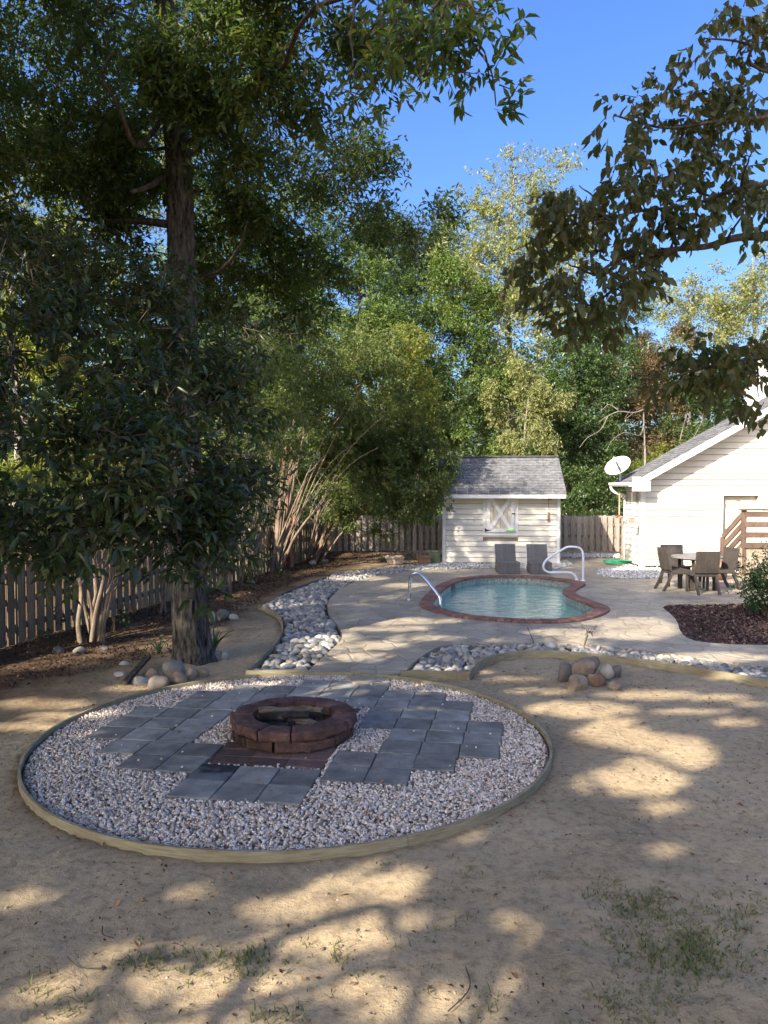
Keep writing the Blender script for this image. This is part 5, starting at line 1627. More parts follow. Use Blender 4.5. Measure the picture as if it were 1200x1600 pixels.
planter(663, 880, 20, 13, 'terracotta', 'reddish planter box beside the shed corner', 0.1)
planter(680, 879, 16, 17, 'green_pot', 'mossy green planter pot standing against the shed corner', -0.1)

# ------------------------------------------------------------------ loose ground cover
def rocks_area(poly_px, n, size, label, name='white_gravel', z=0.03):
    poly = [gp(*p) for p in poly_px]
    xs = [p.x for p in poly]; ys = [p.y for p in poly]
    r = np.random.RandomState(len(label))
    P = np.column_stack([r.uniform(min(xs), max(xs), n*3), r.uniform(min(ys), max(ys), n*3)])
    P = P[pip(P, poly)][:n]
    zz = z + r.uniform(0, 0.03, len(P))
    o = scatter(name, tiny_units, np.column_stack([P, zz]), r.uniform(size*0.7, size*1.4, len(P)), M['white_rock'], r, (0.6, 1.0), 0.5, False)
    tag(o, label, 'gravel', kind='stuff')
rocks_area([(930,899),(935,892),(960,889),(985,883),(1003,888),(1055,888),(1055,900),(1046,903),(1003,907),(960,906)], 2600, 0.055, 'white rocks along the foot of the house wall')
rocks_area([(640,893),(690,881),(775,884),(873,881),(884,877),(895,884),(870,892),(780,890),(700,891)], 2600, 0.055, 'white rocks along the foot of the shed')
rocks_area([(876,873),(968,873),(968,866),(876,866)], 1500, 0.055, 'grey white rocks along the foot of the back fence')
rocks_area([(1055,889),(1240,889),(1240,897),(1055,899)], 1500, 0.055, 'white rocks in the strip beneath the door')

def chips(name, P, Z, size, mat, seed, label, cat, aspect=(1.5, 3.5), tilt=0.5):
    r = np.random.RandomState(seed)
    n = len(P)
    L = size*r.uniform(0.6, 1.4, n); Wd = L/r.uniform(aspect[0], aspect[1], n)
    a = r.uniform(0, 2*np.pi, n)
    t = r.normal(0, tilt, n); b = r.normal(0, tilt, n)
    ax = np.stack([np.cos(a)*np.cos(t), np.sin(a)*np.cos(t), np.sin(t)], 1)
    sd = np.stack([-np.sin(a)*np.cos(b), np.cos(a)*np.cos(b), np.sin(b)], 1)
    C = np.column_stack([P, Z])
    up = np.array([0, 0, 1.0])
    v = np.stack([C - ax*L[:, None]/2, C + sd*Wd[:, None]/2 + up*(L*0.12)[:, None], C + ax*L[:, None]/2, C - sd*Wd[:, None]/2 + up*(L*0.12)[:, None]], 1)
    I = np.arange(n)[:, None]*4
    F = np.concatenate([I + np.array([0, 3, 2]), I + np.array([0, 2, 1])], 0)
    o = link(name, mesh_np(name, v.reshape(-1, 3), F, mat))
    return tag(o, label, cat, kind='stuff')

def rand_poly(poly, n, seed):
    xs = [p[0] for p in poly]; ys = [p[1] for p in poly]
    r = np.random.RandomState(seed)
    P = np.column_stack([r.uniform(min(xs), max(xs), n*4), r.uniform(min(ys), max(ys), n*4)])
    return P[pip(P, poly)][:n]
tag(slab('mulch_bed_floor', mulch_bed, -0.09, -0.02, M['bed_soil']), kind='structure')
P = rand_poly(mulch_bed, 16000, 5)
P = P[P[:, 0] < 10]
chips('mulch', P, -0.01 + np.random.RandomState(1).uniform(0, 0.03, len(P)), 0.06, M['mulch'], 2, 'red brown shredded bark mulch in the bed by the patio', 'mulch')
# leaf litter along the fence and under the crepe myrtles
lit_poly = [Vector((-6.3, 6.5, 0)), Vector((-5.4, 10.5, 0)), Vector((-4.4, 14.4, 0)), Vector((-1.8, 25.2, 0)), Vector((2.0, 25.3, 0)), Vector((1.6, 22.6, 0)), Vector((-1.0, 22.3, 0)), Vector((-2.3, 17.5, 0)), Vector((-2.6, 13.0, 0)), Vector((-2.9, 10.2, 0)), Vector((-4.3, 8.6, 0))]
P = rand_poly(lit_poly, 12000, 8)
zb = np.clip((P[:, 1]-22.8)/1.6, 0, 1)*np.clip((2.0-P[:, 0])/1.5, 0, 1)*0.10
chips('leaf_litter', P, zb + np.random.RandomState(2).uniform(0.0, 0.03, len(P)), 0.05, M['litter'], 3, 'dry brown leaf litter along the fence', 'leaf litter', (1.8, 3))
# scattered debris on the sand near the camera
r = np.random.RandomState(12)
n = 6500
P = np.column_stack([r.uniform(-3.5, 4.5, n), 2.2 + 7.5*r.uniform(0, 1, n)**1.2])
P = P[np.hypot(P[:, 0]-CIRC.x, P[:, 1]-CIRC.y) > CR+0.06]
P = P[~pip(P, right_bed) & ~pip(P, left_bed)]
cl = np.array([noise.noise((p[0]*0.8, p[1]*0.8, 3)) for p in P])
P = P[cl > -0.2]
chips('ground_debris', P, r.uniform(0.0, 0.012, len(P)), 0.024, M['litter'], 6, 'tiny bits of bark and dead leaf strewn over the sandy soil', 'debris', (1.5, 5), 0.3)
P2 = np.column_stack([r.uniform(-3.5, 4.5, 5000), 2.2 + 7.5*r.uniform(0, 1, 5000)**1.2])
P2 = P2[(np.hypot(P2[:, 0]-CIRC.x, P2[:, 1]-CIRC.y) > CR+0.05) & ~pip(P2, right_bed) & ~pip(P2, left_bed)]
sz = np.clip(np.abs(r.normal(0.0, 0.011, len(P2)))+0.004, 0.004, 0.035)
Pl = np.column_stack([r.uniform(-3.5, 4.5, 420), 2.3 + 7.3*r.uniform(0, 1, 420)**1.2])
Pl = Pl[(np.hypot(Pl[:, 0]-CIRC.x, Pl[:, 1]-CIRC.y) > CR-1.2) & ~pip(Pl, right_bed) & ~pip(Pl, left_bed)]
chips('fallen_leaves', Pl, np.where(np.hypot(Pl[:, 0]-CIRC.x, Pl[:, 1]-CIRC.y) < CR, 0.05, 0.012), 0.045, M['fallen'], 16, 'scattered dry fallen leaves on the sand and gravel', 'leaves', (1.6, 3.2), 0.35)
o = scatter('soil_clods', tiny_units, np.column_stack([P2, np.array([0.028*noise.noise((p[0]*0.7, p[1]*0.7, 0.3)) + 0.016*noise.noise((p[0]*2.3, p[1]*2.3, 4.0)) for p in P2])]), sz, M['clod'], r, (0.5, 0.9), 0.5, False)
tag(o, 'small crumbs of sandy soil on the bare ground', 'soil', kind='stuff')

# thin grass
def grass():
    r = np.random.RandomState(31)
    spots = [(1010,1420,70,30,650),(1040,1460,80,45,900),(1080,1500,90,50,900),(960,1400,50,20,250),(1010,1570,90,40,600),(1150,1440,60,40,250),(220,1505,40,18,120),(240,1515,25,10,60),(380,1490,70,18,110),(320,1520,60,20,100),(400,1500,40,16,80),(110,1560,80,30,140),(430,1590,60,20,120),(150,1045,90,30,300),(600,1500,200,80,200),(850,1350,250,80,160),(700,1380,200,60,90)]
    Ps = []
    for px, py, sx, sy, n in spots:
        # tufts
        nt = max(3, n//12)
        for _ in range(nt):
            g = gp(r.normal(px, sx*0.6), min(1640, max(1020, r.normal(py, sy*0.6))))
            k = r.randint(6, 16)
            Ps.append(np.column_stack([r.normal(g.x, 0.035, k), r.normal(g.y, 0.035, k)]))
    P = np.concatenate(Ps)
    P = P[np.hypot(P[:, 0]-CIRC.x, P[:, 1]-CIRC.y) > CR+0.05]
    n = len(P)
    h = r.uniform(0.012, 0.042, n); a = r.uniform(0, 2*np.pi, n); lean = r.uniform(0.3, 1.6, n)
    w = r.uniform(0.0022, 0.0045, n)
    B = np.column_stack([P, np.full(n, -0.006)])
    dirn = np.stack([np.cos(a), np.sin(a), np.zeros(n)], 1); sd = np.stack([-np.sin(a), np.cos(a), np.zeros(n)], 1)
    up = np.array([0, 0, 1.0])
    mid = B + dirn*(h*lean*0.35)[:, None] + up*(h*0.7)[:, None]
    tip = B + dirn*(h*lean)[:, None] + up*(h)[:, None]
    v = np.stack([B - sd*w[:, None], B + sd*w[:, None], mid + sd*w[:, None]*0.8, mid - sd*w[:, None]*0.8, tip, tip], 1)
    I = np.arange(n)[:, None]*6
    F = np.concatenate([I+np.array([0, 1, 2]), I+np.array([0, 2, 3]), I+np.array([3, 2, 4])], 0)
    o = link('grass', mesh_np('grass', v.reshape(-1, 3), F, M['grass']))
    tag(o, 'thin struggling grass coming up through the sandy soil', 'grass', kind='stuff')
grass()
# a few twigs
for k, (x0, y0, x1, y1, lab) in enumerate([(245,1480,255,1488,'pale forked twig beside the grass tuft at lower left'), (160,1447,178,1466,'thin dark curved twig on the shaded soil at left'), (1060,1440,1075,1452,'short dark twig on the soil near the green patch'), (700,1580,722,1500,'long thin dark root line on the soil near the bottom edge'), (105,1495,168,1512,'dark bent twig on the soil where the shade ends at lower left')]):
    a, b = gp(x0, y0, 0.012), gp(x1, y1, 0.012)
    mid = (a+b)/2 + Vector(((b-a).y, -(b-a).x, 0))*0.18
    o = MB().tube([p-a for p in smooth_path([a, mid, b], 5)], [0.003]*10+[0.002], 5).build('twig', M['twig'] if k else M['dead_wood'], None, a)
    tag(o, lab, 'twig')

# ------------------------------------------------------------------ trees
def norm(a): return a/np.maximum(1e-9, np.linalg.norm(a, axis=-1, keepdims=True))

LEAF4 = np.array([(0, 1, 2), (0, 2, 3)])
LEAF8 = np.array([(0, 1, 3), (0, 3, 2), (1, 4, 6), (1, 6, 3), (3, 6, 5), (3, 5, 2), (4, 7, 6), (6, 7, 5)])
def leaf_faces(m, nv):
    T = LEAF4 if nv == 4 else LEAF8
    return ((np.arange(m)*nv)[:, None, None] + T[None]).reshape(-1, 3)

def leaves_from_sprays(O, D, k, slen, L, W, r, droop=0.25, spread=0.9, updot=0.7, fold=0.12, curl=None, whorl=0.0):
    """k leaves along each twig; two triangles a leaf, or eight when curled. whorl: share of the leaves bunched at the twig tip"""
    n = len(O)
    O = np.repeat(O, k, 0); D = np.repeat(D, k, 0)
    t = np.tile((np.arange(k)+0.6)/k, n)[:, None]
    t = t*(1-whorl) + whorl*np.where(t > 0.35, 0.92 + 0.08*t, t)
    m = n*k
    base = O + D*(slen*t) + r.normal(0, slen*0.03, (m, 3))
    side = r.normal(0, 1, (m, 3)); side -= D*(side*D).sum(1, keepdims=True); side = norm(side)
    ax = norm(D*0.55 + side*spread + np.array([0, 0, -droop]))
    up = np.array([0, 0, updot]) + r.normal(0, 0.55, (m, 3))
    s = norm(np.cross(ax, up)); nn = np.cross(s, ax)
    l = (L*r.uniform(0.55, 1.3, m))[:, None]; w = (W*r.uniform(0.65, 1.25, m))[:, None]
    if curl is None:
        v = np.stack([base, base + ax*l*0.5 + s*w*0.5 + nn*l*fold, base + ax*l - nn*l*0.08, base + ax*l*0.5 - s*w*0.5 + nn*l*fold], 1)
        return v.reshape(-1, 3), leaf_faces(m, 4)
    c = (curl*r.normal(1.0, 0.8, m))[:, None]*l
    tw = r.normal(0, 0.25, (m, 1))
    f = fold*r.uniform(0.3, 1.6, (m, 1))*w
    def mid(q): return base + ax*l*q - nn*c*(q*q)
    s2 = norm(s + nn*tw)
    v = np.stack([base, mid(0.36) + s*w*0.5 + nn*f, mid(0.36) - s*w*0.5 + nn*f, mid(0.36), mid(0.72) + s2*w*0.38 + nn*f*0.8, mid(0.72) - s2*w*0.38 + nn*f*0.8, mid(0.72), mid(1.0)], 1)
    return v.reshape(-1, 3), leaf_faces(m, 8)

def filter_leaves(v, keep, nv=4):
    q = v.reshape(-1, nv, 3)
    q = q[keep(q.mean(1))]
    return q.reshape(-1, 3), leaf_faces(len(q), nv)

def in_view(P, margin=0.03):
    """points that the camera would see, for keeping off-frame crowns off the frame"""
    y = P[:, 1]
    x = P[:, 0]; z = P[:, 2]-CAM_H
    f = y*math.cos(PITCH) - z*math.sin(PITCH); u = y*math.sin(PITCH) + z*math.cos(PITCH)
    return (f > 0.1) & (np.abs(x) < f*(0.499+margin)) & (np.abs(u) < f*(0.6656+margin))

def lobe_points(c, rx, ry, rz, n, r, clumps, sigma):
    """sprays gathered in clumps inside an ellipsoid, thinner in the middle"""
    cc = norm(r.normal(0, 1, (clumps, 3)))*(r.uniform(0.15, 1, (clumps, 1))**0.5)
    i = r.randint(0, clumps, n)
    p = cc[i] + r.normal(0, sigma, (n, 3))
    return np.array(c) + p*np.array([rx, ry, rz])

def crown(name, lobes, L, W, mat, parent, org, seed, cov=2.0, k=9, slen=None, droop=0.25, clump_r=0.34, keep=None, sigma=0.2, updot=0.7, spread=0.9, twigs=None, curl=None, whorl=0.0):
    r = np.random.RandomState(seed)
    slen = slen or L*3.2
    Vs, Fs, b = [], [], 0
    tw = []
    for lb in lobes:
        c = lb['c']; rx, ry, rz = lb['r']
        cv = cov*lb.get('cov', 1.0)
        n = max(3, int(cv*math.pi*rx*rz/(0.5*L*W)/k))
        vol = rx*ry*rz
        cl = max(4, int(vol/(clump_r**3)*0.5)); cl = min(cl, 120)
        O = lobe_points(c, rx, ry, rz, n, r, cl, sigma)
        if not len(O): continue
        out = norm((O - np.array(c))/np.array([rx, ry, rz]))
        D = norm(out*0.8 + r.normal(0, 0.6, O.shape) + np.array([0, 0, 0.05-droop*0.6]))
        v, f = leaves_from_sprays(O, D, k, slen, L, W, r, droop, spread, updot, curl=curl, whorl=whorl, fold=0.12 if curl is None else 0.3)
        if keep is not None: v, f = filter_leaves(v, keep, 4 if curl is None else 8)
        if not len(v): continue
        Vs.append(v); Fs.append(f+b); b += len(v)
        if twigs is not None: tw.append((O, D*slen))
    V = np.concatenate(Vs) - np.array(org)
    ob = link(name, mesh_np(name, V, np.concatenate(Fs), mat), parent)
    if twigs is not None and tw:
        O = np.concatenate([a for a, _ in tw]); E = np.concatenate([e for _, e in tw])
        s = norm(np.cross(E, r.normal(0, 1, E.shape)))*0.004*twigs
        v = np.stack([O-s, O+s, O+E], 1) - np.array(org)
        I = np.arange(len(O))[:, None]*3
        tag(link('twigs', mesh_np('twigs', v.reshape(-1, 3), I+np.array([0, 1, 2]), M['twig']), parent), kind='stuff')
    return ob

def limb_pts(a, b, seed, sag=0.12, n=7):
    r = random.Random(seed)
    a, b = Vector(a), Vector(b)
    L = (b-a).length
    mid = a.lerp(b, 0.5) + Vector((r.uniform(-1, 1), r.uniform(-1, 1), r.uniform(0.0, 1.2)))*L*sag
    return smooth_path([a, a.lerp(mid, 0.6) + Vector((r.uniform(-1, 1), r.uniform(-1, 1), r.uniform(-1, 1)))*L*0.04, mid, mid.lerp(b, 0.5) + Vector((r.uniform(-1, 1), r.uniform(-1, 1), r.uniform(-1, 1)))*L*0.05, b], 3)

def limbs(root, org, trunk_pts, lobes, r0, mat, seed, taper=0.3, fine=3, step=None):
    """limbs that fork from one another: each lobe is fed from the nearest wood already grown"""
    r = random.Random(seed)
    mb = MB()
    org = Vector(org)
    nodes = [(Vector(p), r0*1.6) for p in trunk_pts]
    todo = list(lobes)
    todo.sort(key=lambda l: min((Vector(l['c'])-p).length for p, _ in nodes))
    for lb in todo:
        c = Vector(lb['c'])
        p, pr = min(nodes, key=lambda q: (c-q[0]).length + (1.5*(q[0].z-c.z) if q[0].z > c.z else 0))
        pts = limb_pts(p, c, r.random()*1e6)
        rr = max(0.008, min(r0, pr*0.62, 0.016*(c-p).length + 0.010))
        n = len(pts)
        rad = [rr*(1-(1-taper)*i/(n-1)) for i in range(n)]
        mb.tube([q-org for q in pts], rad, 7)
        nodes += list(zip(pts[n//3:], rad[n//3:]))
        for j in range(fine):
            e = c + Vector((r.uniform(-1, 1)*lb['r'][0], r.uniform(-1, 1)*lb['r'][1], r.uniform(-0.9, 0.9)*lb['r'][2]))*0.85
            s = pts[int(n*r.uniform(0.6, 0.95))]
            q = limb_pts(s, e, r.random()*1e6, 0.15)
            mb.tube([x-org for x in q], [rr*0.4*(1-0.75*i/(len(q)-1)) for i in range(len(q))], 5)
    return mb.build('branches', mat, root, smooth=True)

def LB(px, py, d, rpx, rpy, rd=None, **kw):
    """a lobe of foliage given where it stands: bearing, distance and size"""
    c = at(px, py, d); s = d/FPX
    rx, rz = rpx*s, rpy*s
    return dict(c=tuple(c), r=(rx, rd if rd else (rx+rz)/2, rz), **kw)

# ---- where the photograph shows sun on the ground: no leaf of the shading crowns may stand in those beams
LIT = [(955,1150,85,22),(1050,1178,80,34),(985,1222,105,26),(1035,1262,52,14),(1062,1328,66,14),(905,1108,105,14),(740,1310,34,11),
       (560,1392,110,34),(640,1370,60,16),(440,1418,80,22),(610,1440,70,26),(300,1395,45,18),(45,1408,48,20),(520,1468,150,26),(250,1492,150,20),(130,1545,120,36),(330,1540,190,34),(560,1540,130,28),(60,1595,90,25),(300,1600,220,26),(620,1585,90,24),
       (842,1462,52,36),(800,1440,36,18),(690,1432,26,14),(660,1565,90,40),(760,1590,60,20),(790,1540,38,26),(700,1500,20,12),
       (60,1098,90,10),(120,1118,100,8),(40,1135,80,9),(200,1075,50,6),(330,1075,120,7),(150,1150,40,6),
       (520,1084,75,9),(600,1072,90,7),(450,1072,90,6),(660,1112,60,5),(430,1056,60,5),(690,1085,70,5),
       (840,1080,70,7),(1010,1085,90,9),(800,1060,60,6),(1120,1090,60,6),(1080,1112,80,6),(1150,1128,50,7),(700,1048,90,6),(460,1040,60,6),(1150,1060,60,5),
       (1010,915,90,14),(1120,920,90,12),(1000,985,70,20),(1110,1030,110,9),(930,905,60,6),(600,936,70,4),(560,905,60,5),(640,972,100,6),(600,985,80,4),(580,1030,70,9),(690,1000,60,5),(760,1002,60,4),(870,990,60,6),(620,915,50,3),(800,955,70,14),(850,930,40,8),(700,893,60,3),(960,1128,40,8),(1180,1100,40,5),(560,1350,40,10),(700,1345,30,8)]
WALL_LIT = [(713,828,9,16),(728,850,14,12),(742,868,12,8),(770,846,12,6),(828,818,20,6),(850,834,14,8),(818,850,18,6),(700,866,8,10),(868,838,5,22),(726,808,14,5),(845,860,12,9),(800,870,16,5),(842,884,14,8),(770,872,8,5),(700,800,6,8),(880,765,30,3),(780,765,40,2)]
def to_px(x, y):
    f = y*math.cos(PITCH) - (-CAM_H)*math.sin(PITCH); u = y*math.sin(PITCH) + (-CAM_H)*math.cos(PITCH)
    f = np.maximum(f, 0.05)
    return 600 + x/f*FPX, 800 - u/f*FPX
_lit_r = np.random.RandomState(77)
def keep_beams(P, strict=0.985):
    z = np.maximum(P[:, 2], 0)
    x = P[:, 0] + z*TX/-TZ; y = P[:, 1] + z*TY/-TZ
    px, py = to_px(x, y)
    hit = np.zeros(len(P), bool)
    for cx, cy, rx, ry in LIT:
        q = ((px-cx)/(rx*0.93))**2 + ((py-cy)/(ry*0.98))**2
        hit |= q < _lit_r.uniform(0.75, 1.2, len(P))
    # sun flecks on the lower part of the shed wall
    tw = 22.1 - P[:, 1]
    sx, sz = P[:, 0] + tw*TX, P[:, 2] + tw*TZ
    wx = 600 + sx/22.1*FPX; wy = 758 - (sz-CAM_H)/22.1*FPX
    for cx, cy, rx, ry in WALL_LIT:
        hit |= (((wx-cx)/rx)**2 + ((wy-cy)/ry)**2 < 1) & (tw > 0.05)
    # the house wall stands in full sun
    ty = 20.9 - P[:, 1]
    hx = P[:, 0] + ty*TX; hz = P[:, 2] + ty*TZ
    house = (ty > 0) & (hx > 6.3) & (hz > -0.5) & (hz < 6)
    hit = hit & (_lit_r.uniform(size=len(P)) < strict)
    return ~(hit | house)

def oak_trunk(base, top_pts, r0, name, root, mat):
    """a near trunk with furrowed bark ridges and a root flare"""
    pts = smooth_path(top_pts, 40)
    n = 72
    V, F = [], []
    zs = 0.0
    for i, p in enumerate(pts):
        t = i/(len(pts)-1)
        h = p.z
        rad = r0[0] + (r0[1]-r0[0])*min(1, h/6.0) if h < 6 else r0[1] + (r0[2]-r0[1])*min(1, (h-6)/5)
        flare = 1 + 0.34*math.exp(-h*4.5)
        for k in range(n):
            a = 2*math.pi*k/n
            ca, sa = math.cos(a), math.sin(a)
            lobes_ = 1 + 0.10*math.exp(-h*2.5)*math.sin(a*5+1.0) + 0.03*noise.noise((ca*1.5, sa*1.5, h*0.6))
            rid = abs(noise.noise((ca*rad*26, sa*rad*26, h*1.9)))
            rid2 = noise.noise((ca*rad*60, sa*rad*60, h*6))
            q = rad*flare*lobes_ + 0.022*(min(rid*2.6, 1.0)-0.5) + 0.006*rid2
            V.append((p.x + q*ca - base.x, p.y + q*sa - base.y, p.z))
    for i in range(len(pts)-1):
        for k in range(n):
            F.append((i*n+k, i*n+(k+1) % n, (i+1)*n+(k+1) % n, (i+1)*n+k))
    me = mesh_np(name, V, F, mat, True)
    return link(name, me, root), pts

# ---- the big oak
def big_oak():
    base = gp(297, 1038); base.z = 0
    root = empty('oak_tree', base)
    tag(root, 'large dark oak with furrowed trunk ringed by boulders left of the fire pit', 'tree')
    D0 = base.y + 0.25
    base = Vector((base.x, D0, 0)); root.location = base
    tp = [base, at(292, 900, D0), at(289, 700, D0), at(285, 500, D0), at(281, 300, D0)]
    z6 = tp[-1]
    tp += [Vector((z6.x-0.08, D0, 7.4)), Vector((z6.x-0.25, D0+0.1, 9.2))]
    tp[0] = Vector((base.x, base.y, -0.1))
    tr, pts = oak_trunk(base, tp, (0.222, 0.166, 0.09), 'trunk', root, M['oak_bark'])
    lob = [LB(200,-70,9.2,150,110), LB(330,10,8.4,130,100), LB(450,-30,8.0,140,90), LB(560,10,7.4,110,70), LB(400,110,8.6,120,80), LB(480,110,8.0,80,70),
           LB(300,130,9.0,110,90), LB(250,215,9.6,80,60), LB(640,10,6.4,90,50), LB(350,215,9.4,90,70), LB(240,40,8.8,90,80),
           LB(430,215,10.2,90,60), LB(520,265,10.8,100,60), LB(600,290,11.2,70,50), LB(640,345,11.8,50,40), LB(560,365,11.6,90,60), LB(460,330,11,100,70), LB(370,320,10.6,70,60), LB(400,430,10.8,90,60), LB(500,450,11.6,90,60), LB(330,430,10.8,40,60, cov=0.6),
           LB(170,250,10.5,80,60), LB(70,180,9.6,90,70, cov=0.8), LB(110,330,10.2,100,70), LB(20,290,9.0,70,80), LB(190,400,10.4,60,60, cov=0.7), LB(50,430,9.4,90,70),
           LB(150,500,10,90,60), LB(110,20,9.4,90,45, cov=0.45), LB(30,60,9.5,60,40, cov=0.35), LB(230,520,9.8,50,60, cov=0.8)]
    # lobes above the frame that throw the dapple on deck, shed and roof
    hi = [dict(c=(-4.9, 7.2, 6.6), r=(1.0, 1.2, 1.0)), dict(c=(-5.4, 6.6, 8.4), r=(1.3, 1.3, 1.1)), dict(c=(-4.6, 7.4, 8.6), r=(1.1, 1.1, 0.9)), dict(c=(-6.2, 6.2, 9.9), r=(1.4, 1.4, 1.0)), dict(c=(-3.6, 13.6, 8.4), r=(1.2, 1.2, 0.9), cov=0.32), dict(c=(-5.2, 13.8, 8.0), r=(1.2, 1.2, 0.9), cov=0.32), dict(c=(-2.6, 14.2, 7.6), r=(1.0, 1.0, 0.7), cov=0.32), dict(c=(-3.6, 11.2, 9.0), r=(1.6, 1.6, 1.2), cov=0.6), dict(c=(-4.8, 12.6, 8.2), r=(1.8, 1.8, 1.4), cov=0.6), dict(c=(-3.2, 9.0, 10.2), r=(1.5, 1.5, 1.0), cov=0.6), dict(c=(-5.6, 10.8, 9.2), r=(1.6, 1.6, 1.3), cov=0.55)]
    ob = crown('foliage', lob+hi, 0.105, 0.038, M['oak_leaf'], root, base, 5, cov=4.2, k=9, keep=lambda P: keep_beams(P, 0.72), twigs=1.0)
    limbs(root, base, [p for p in pts if p.z > 3.2], lob+hi, 0.085, M['dark_bark'], 3)
    # the long bough whose sprays hang against the sky
    sp = []
    for px, py, rx, ry, d in [(600,90,22,45,5.6),(650,60,40,45,5.4),(655,140,12,40,5.3),(700,40,45,45,5.2),(735,100,35,45,5.1),(755,60,40,45,5.1),(775,165,24,24,5.0),(765,130,28,28,5.0),(790,70,16,20,5.0),(690,110,24,24,5.2),(580,150,14,20,5.8),(545,130,24,30,6.0),(560,70,40,40,5.8)]:
        sp.append(LB(px, py, d, rx, ry, cov=0.62))
    crown('foliage', sp, 0.10, 0.036, M['oak_leaf'], root, base, 8, curl=0.15, whorl=0.6, cov=2.6, k=7, slen=0.2, droop=0.35, clump_r=0.12, twigs=1.6, sigma=0.25)
    b = MB()
    start = Vector((z6.x, D0, 6.6))
    e = at(700, -20, 5.3)
    main = limb_pts(start, e, 5, 0.05)
    b.tube([q-base for q in main], [0.045-0.033*i/(len(main)-1) for i in range(len(main))], 8)
    for l in sp:
        s = min(main, key=lambda q: (q-Vector(l['c'])).length)
        q = limb_pts(s, l['c'], 9, 0.1)
        b.tube([x-base for x in q], [0.014-0.010*i/(len(q)-1) for i in range(len(q))], 5)
    # visible dark side boughs
    for path, rad in (([at(262,272,D0), at(235,290,D0-0.4), at(205,300,D0-0.9)], 0.05), ([at(262,350,D0), at(215,345,D0+0.1), at(165,345,D0+0.2), at(120,342,D0+0.4)], 0.055), ([at(304,432,D0-0.05), at(340,425,D0-0.4), at(372,390,D0-0.7), at(386,345,D0-0.9)], 0.028), ([at(258,180,D0), at(215,228,D0-1), at(185,165,D0-1.5), at(160,120,D0-1.8), at(178,80,D0-2)], 0.035)):
        q = smooth_path(path, 5)
        b.tube([x-base for x in q], [rad*(1-0.6*i/(len(q)-1)) for i in range(len(q))], 7)
    b.build('bough', M['dark_bark'], root, smooth=True)
big_oak()

# ---- the nearer tree at the left whose low boughs hang into the picture
def near_left_tree():
    base = Vector((-5.3, 3.4, 0))
    root = empty('oak_tree', base)
    tag(root, 'near oak whose low boughs of large glossy leaves hang in from the left', 'tree')
    tr, pts = oak_trunk(base, [Vector((-5.3, 3.4, -0.1)), Vector((-5.25, 3.5, 2)), Vector((-5.3, 3.45, 5)), Vector((-5.4, 3.3, 9))], (0.22, 0.17, 0.1), 'trunk', root, M['oak_bark'])
    lob = [LB(40,590,5.6,90,55), LB(140,560,6.2,80,50, cov=0.7), LB(160,640,5.4,90,55), LB(260,650,5.6,80,55), LB(340,640,6.2,60,60, cov=0.8), LB(60,690,5.0,100,60), LB(180,720,4.9,100,60), LB(290,740,5.2,80,60), LB(370,730,5.8,50,60, cov=0.8),
           LB(60,790,4.8,90,55), LB(170,800,4.7,80,45), LB(270,820,5.0,70,45), LB(330,850,5.2,45,35), LB(20,850,4.8,60,40), LB(110,865,4.7,60,28, cov=0.6), LB(300,895,5.2,30,22, cov=0.6), LB(350,800,5.6,40,40), LB(20,520,5.8,60,45), LB(290,560,6.4,60,50, cov=0.7), LB(270,500,7.2,50,50, cov=0.6), LB(300,620,6.0,40,50), LB(310,700,5.6,45,50), LB(230,590,6.0,50,50), LB(350,560,7.4,60,60, cov=0.7), LB(300,800,5.4,40,50), LB(60,450,6.6,80,50), LB(160,470,6.8,70,50), LB(240,430,7.4,40,50, cov=0.7), LB(120,390,7.2,70,45, cov=0.8), LB(20,380,6.6,50,50, cov=0.8), LB(400,540,7.6,45,50, cov=0.6), LB(380,520,7.6,30,40, cov=0.4)]
    off = [dict(c=(-4.4, 4.2, 4.4), r=(1.0, 1.0, 0.7)), dict(c=(-4.6, 2.6, 5.0), r=(1.2, 1.2, 0.8)), dict(c=(-4.2, 5.4, 3.4), r=(0.8, 0.8, 0.6))]
    crown('foliage', lob, 0.098, 0.033, M['near_leaf'], root, base, 15, curl=0.16, whorl=0.7, cov=4.2, k=7, slen=0.24, keep=lambda P: keep_beams(P, 0.9), twigs=1.3, clump_r=0.2)
    crown('foliage', off, 0.12, 0.05, M['near_leaf'], root, base, 16, cov=3.0, k=7, keep=lambda P: keep_beams(P, 0.95) & ~in_view(P))
    limbs(root, base, [p for p in pts if 1.6 < p.z < 5], lob+off, 0.05, M['dark_bark'], 13)
near_left_tree()

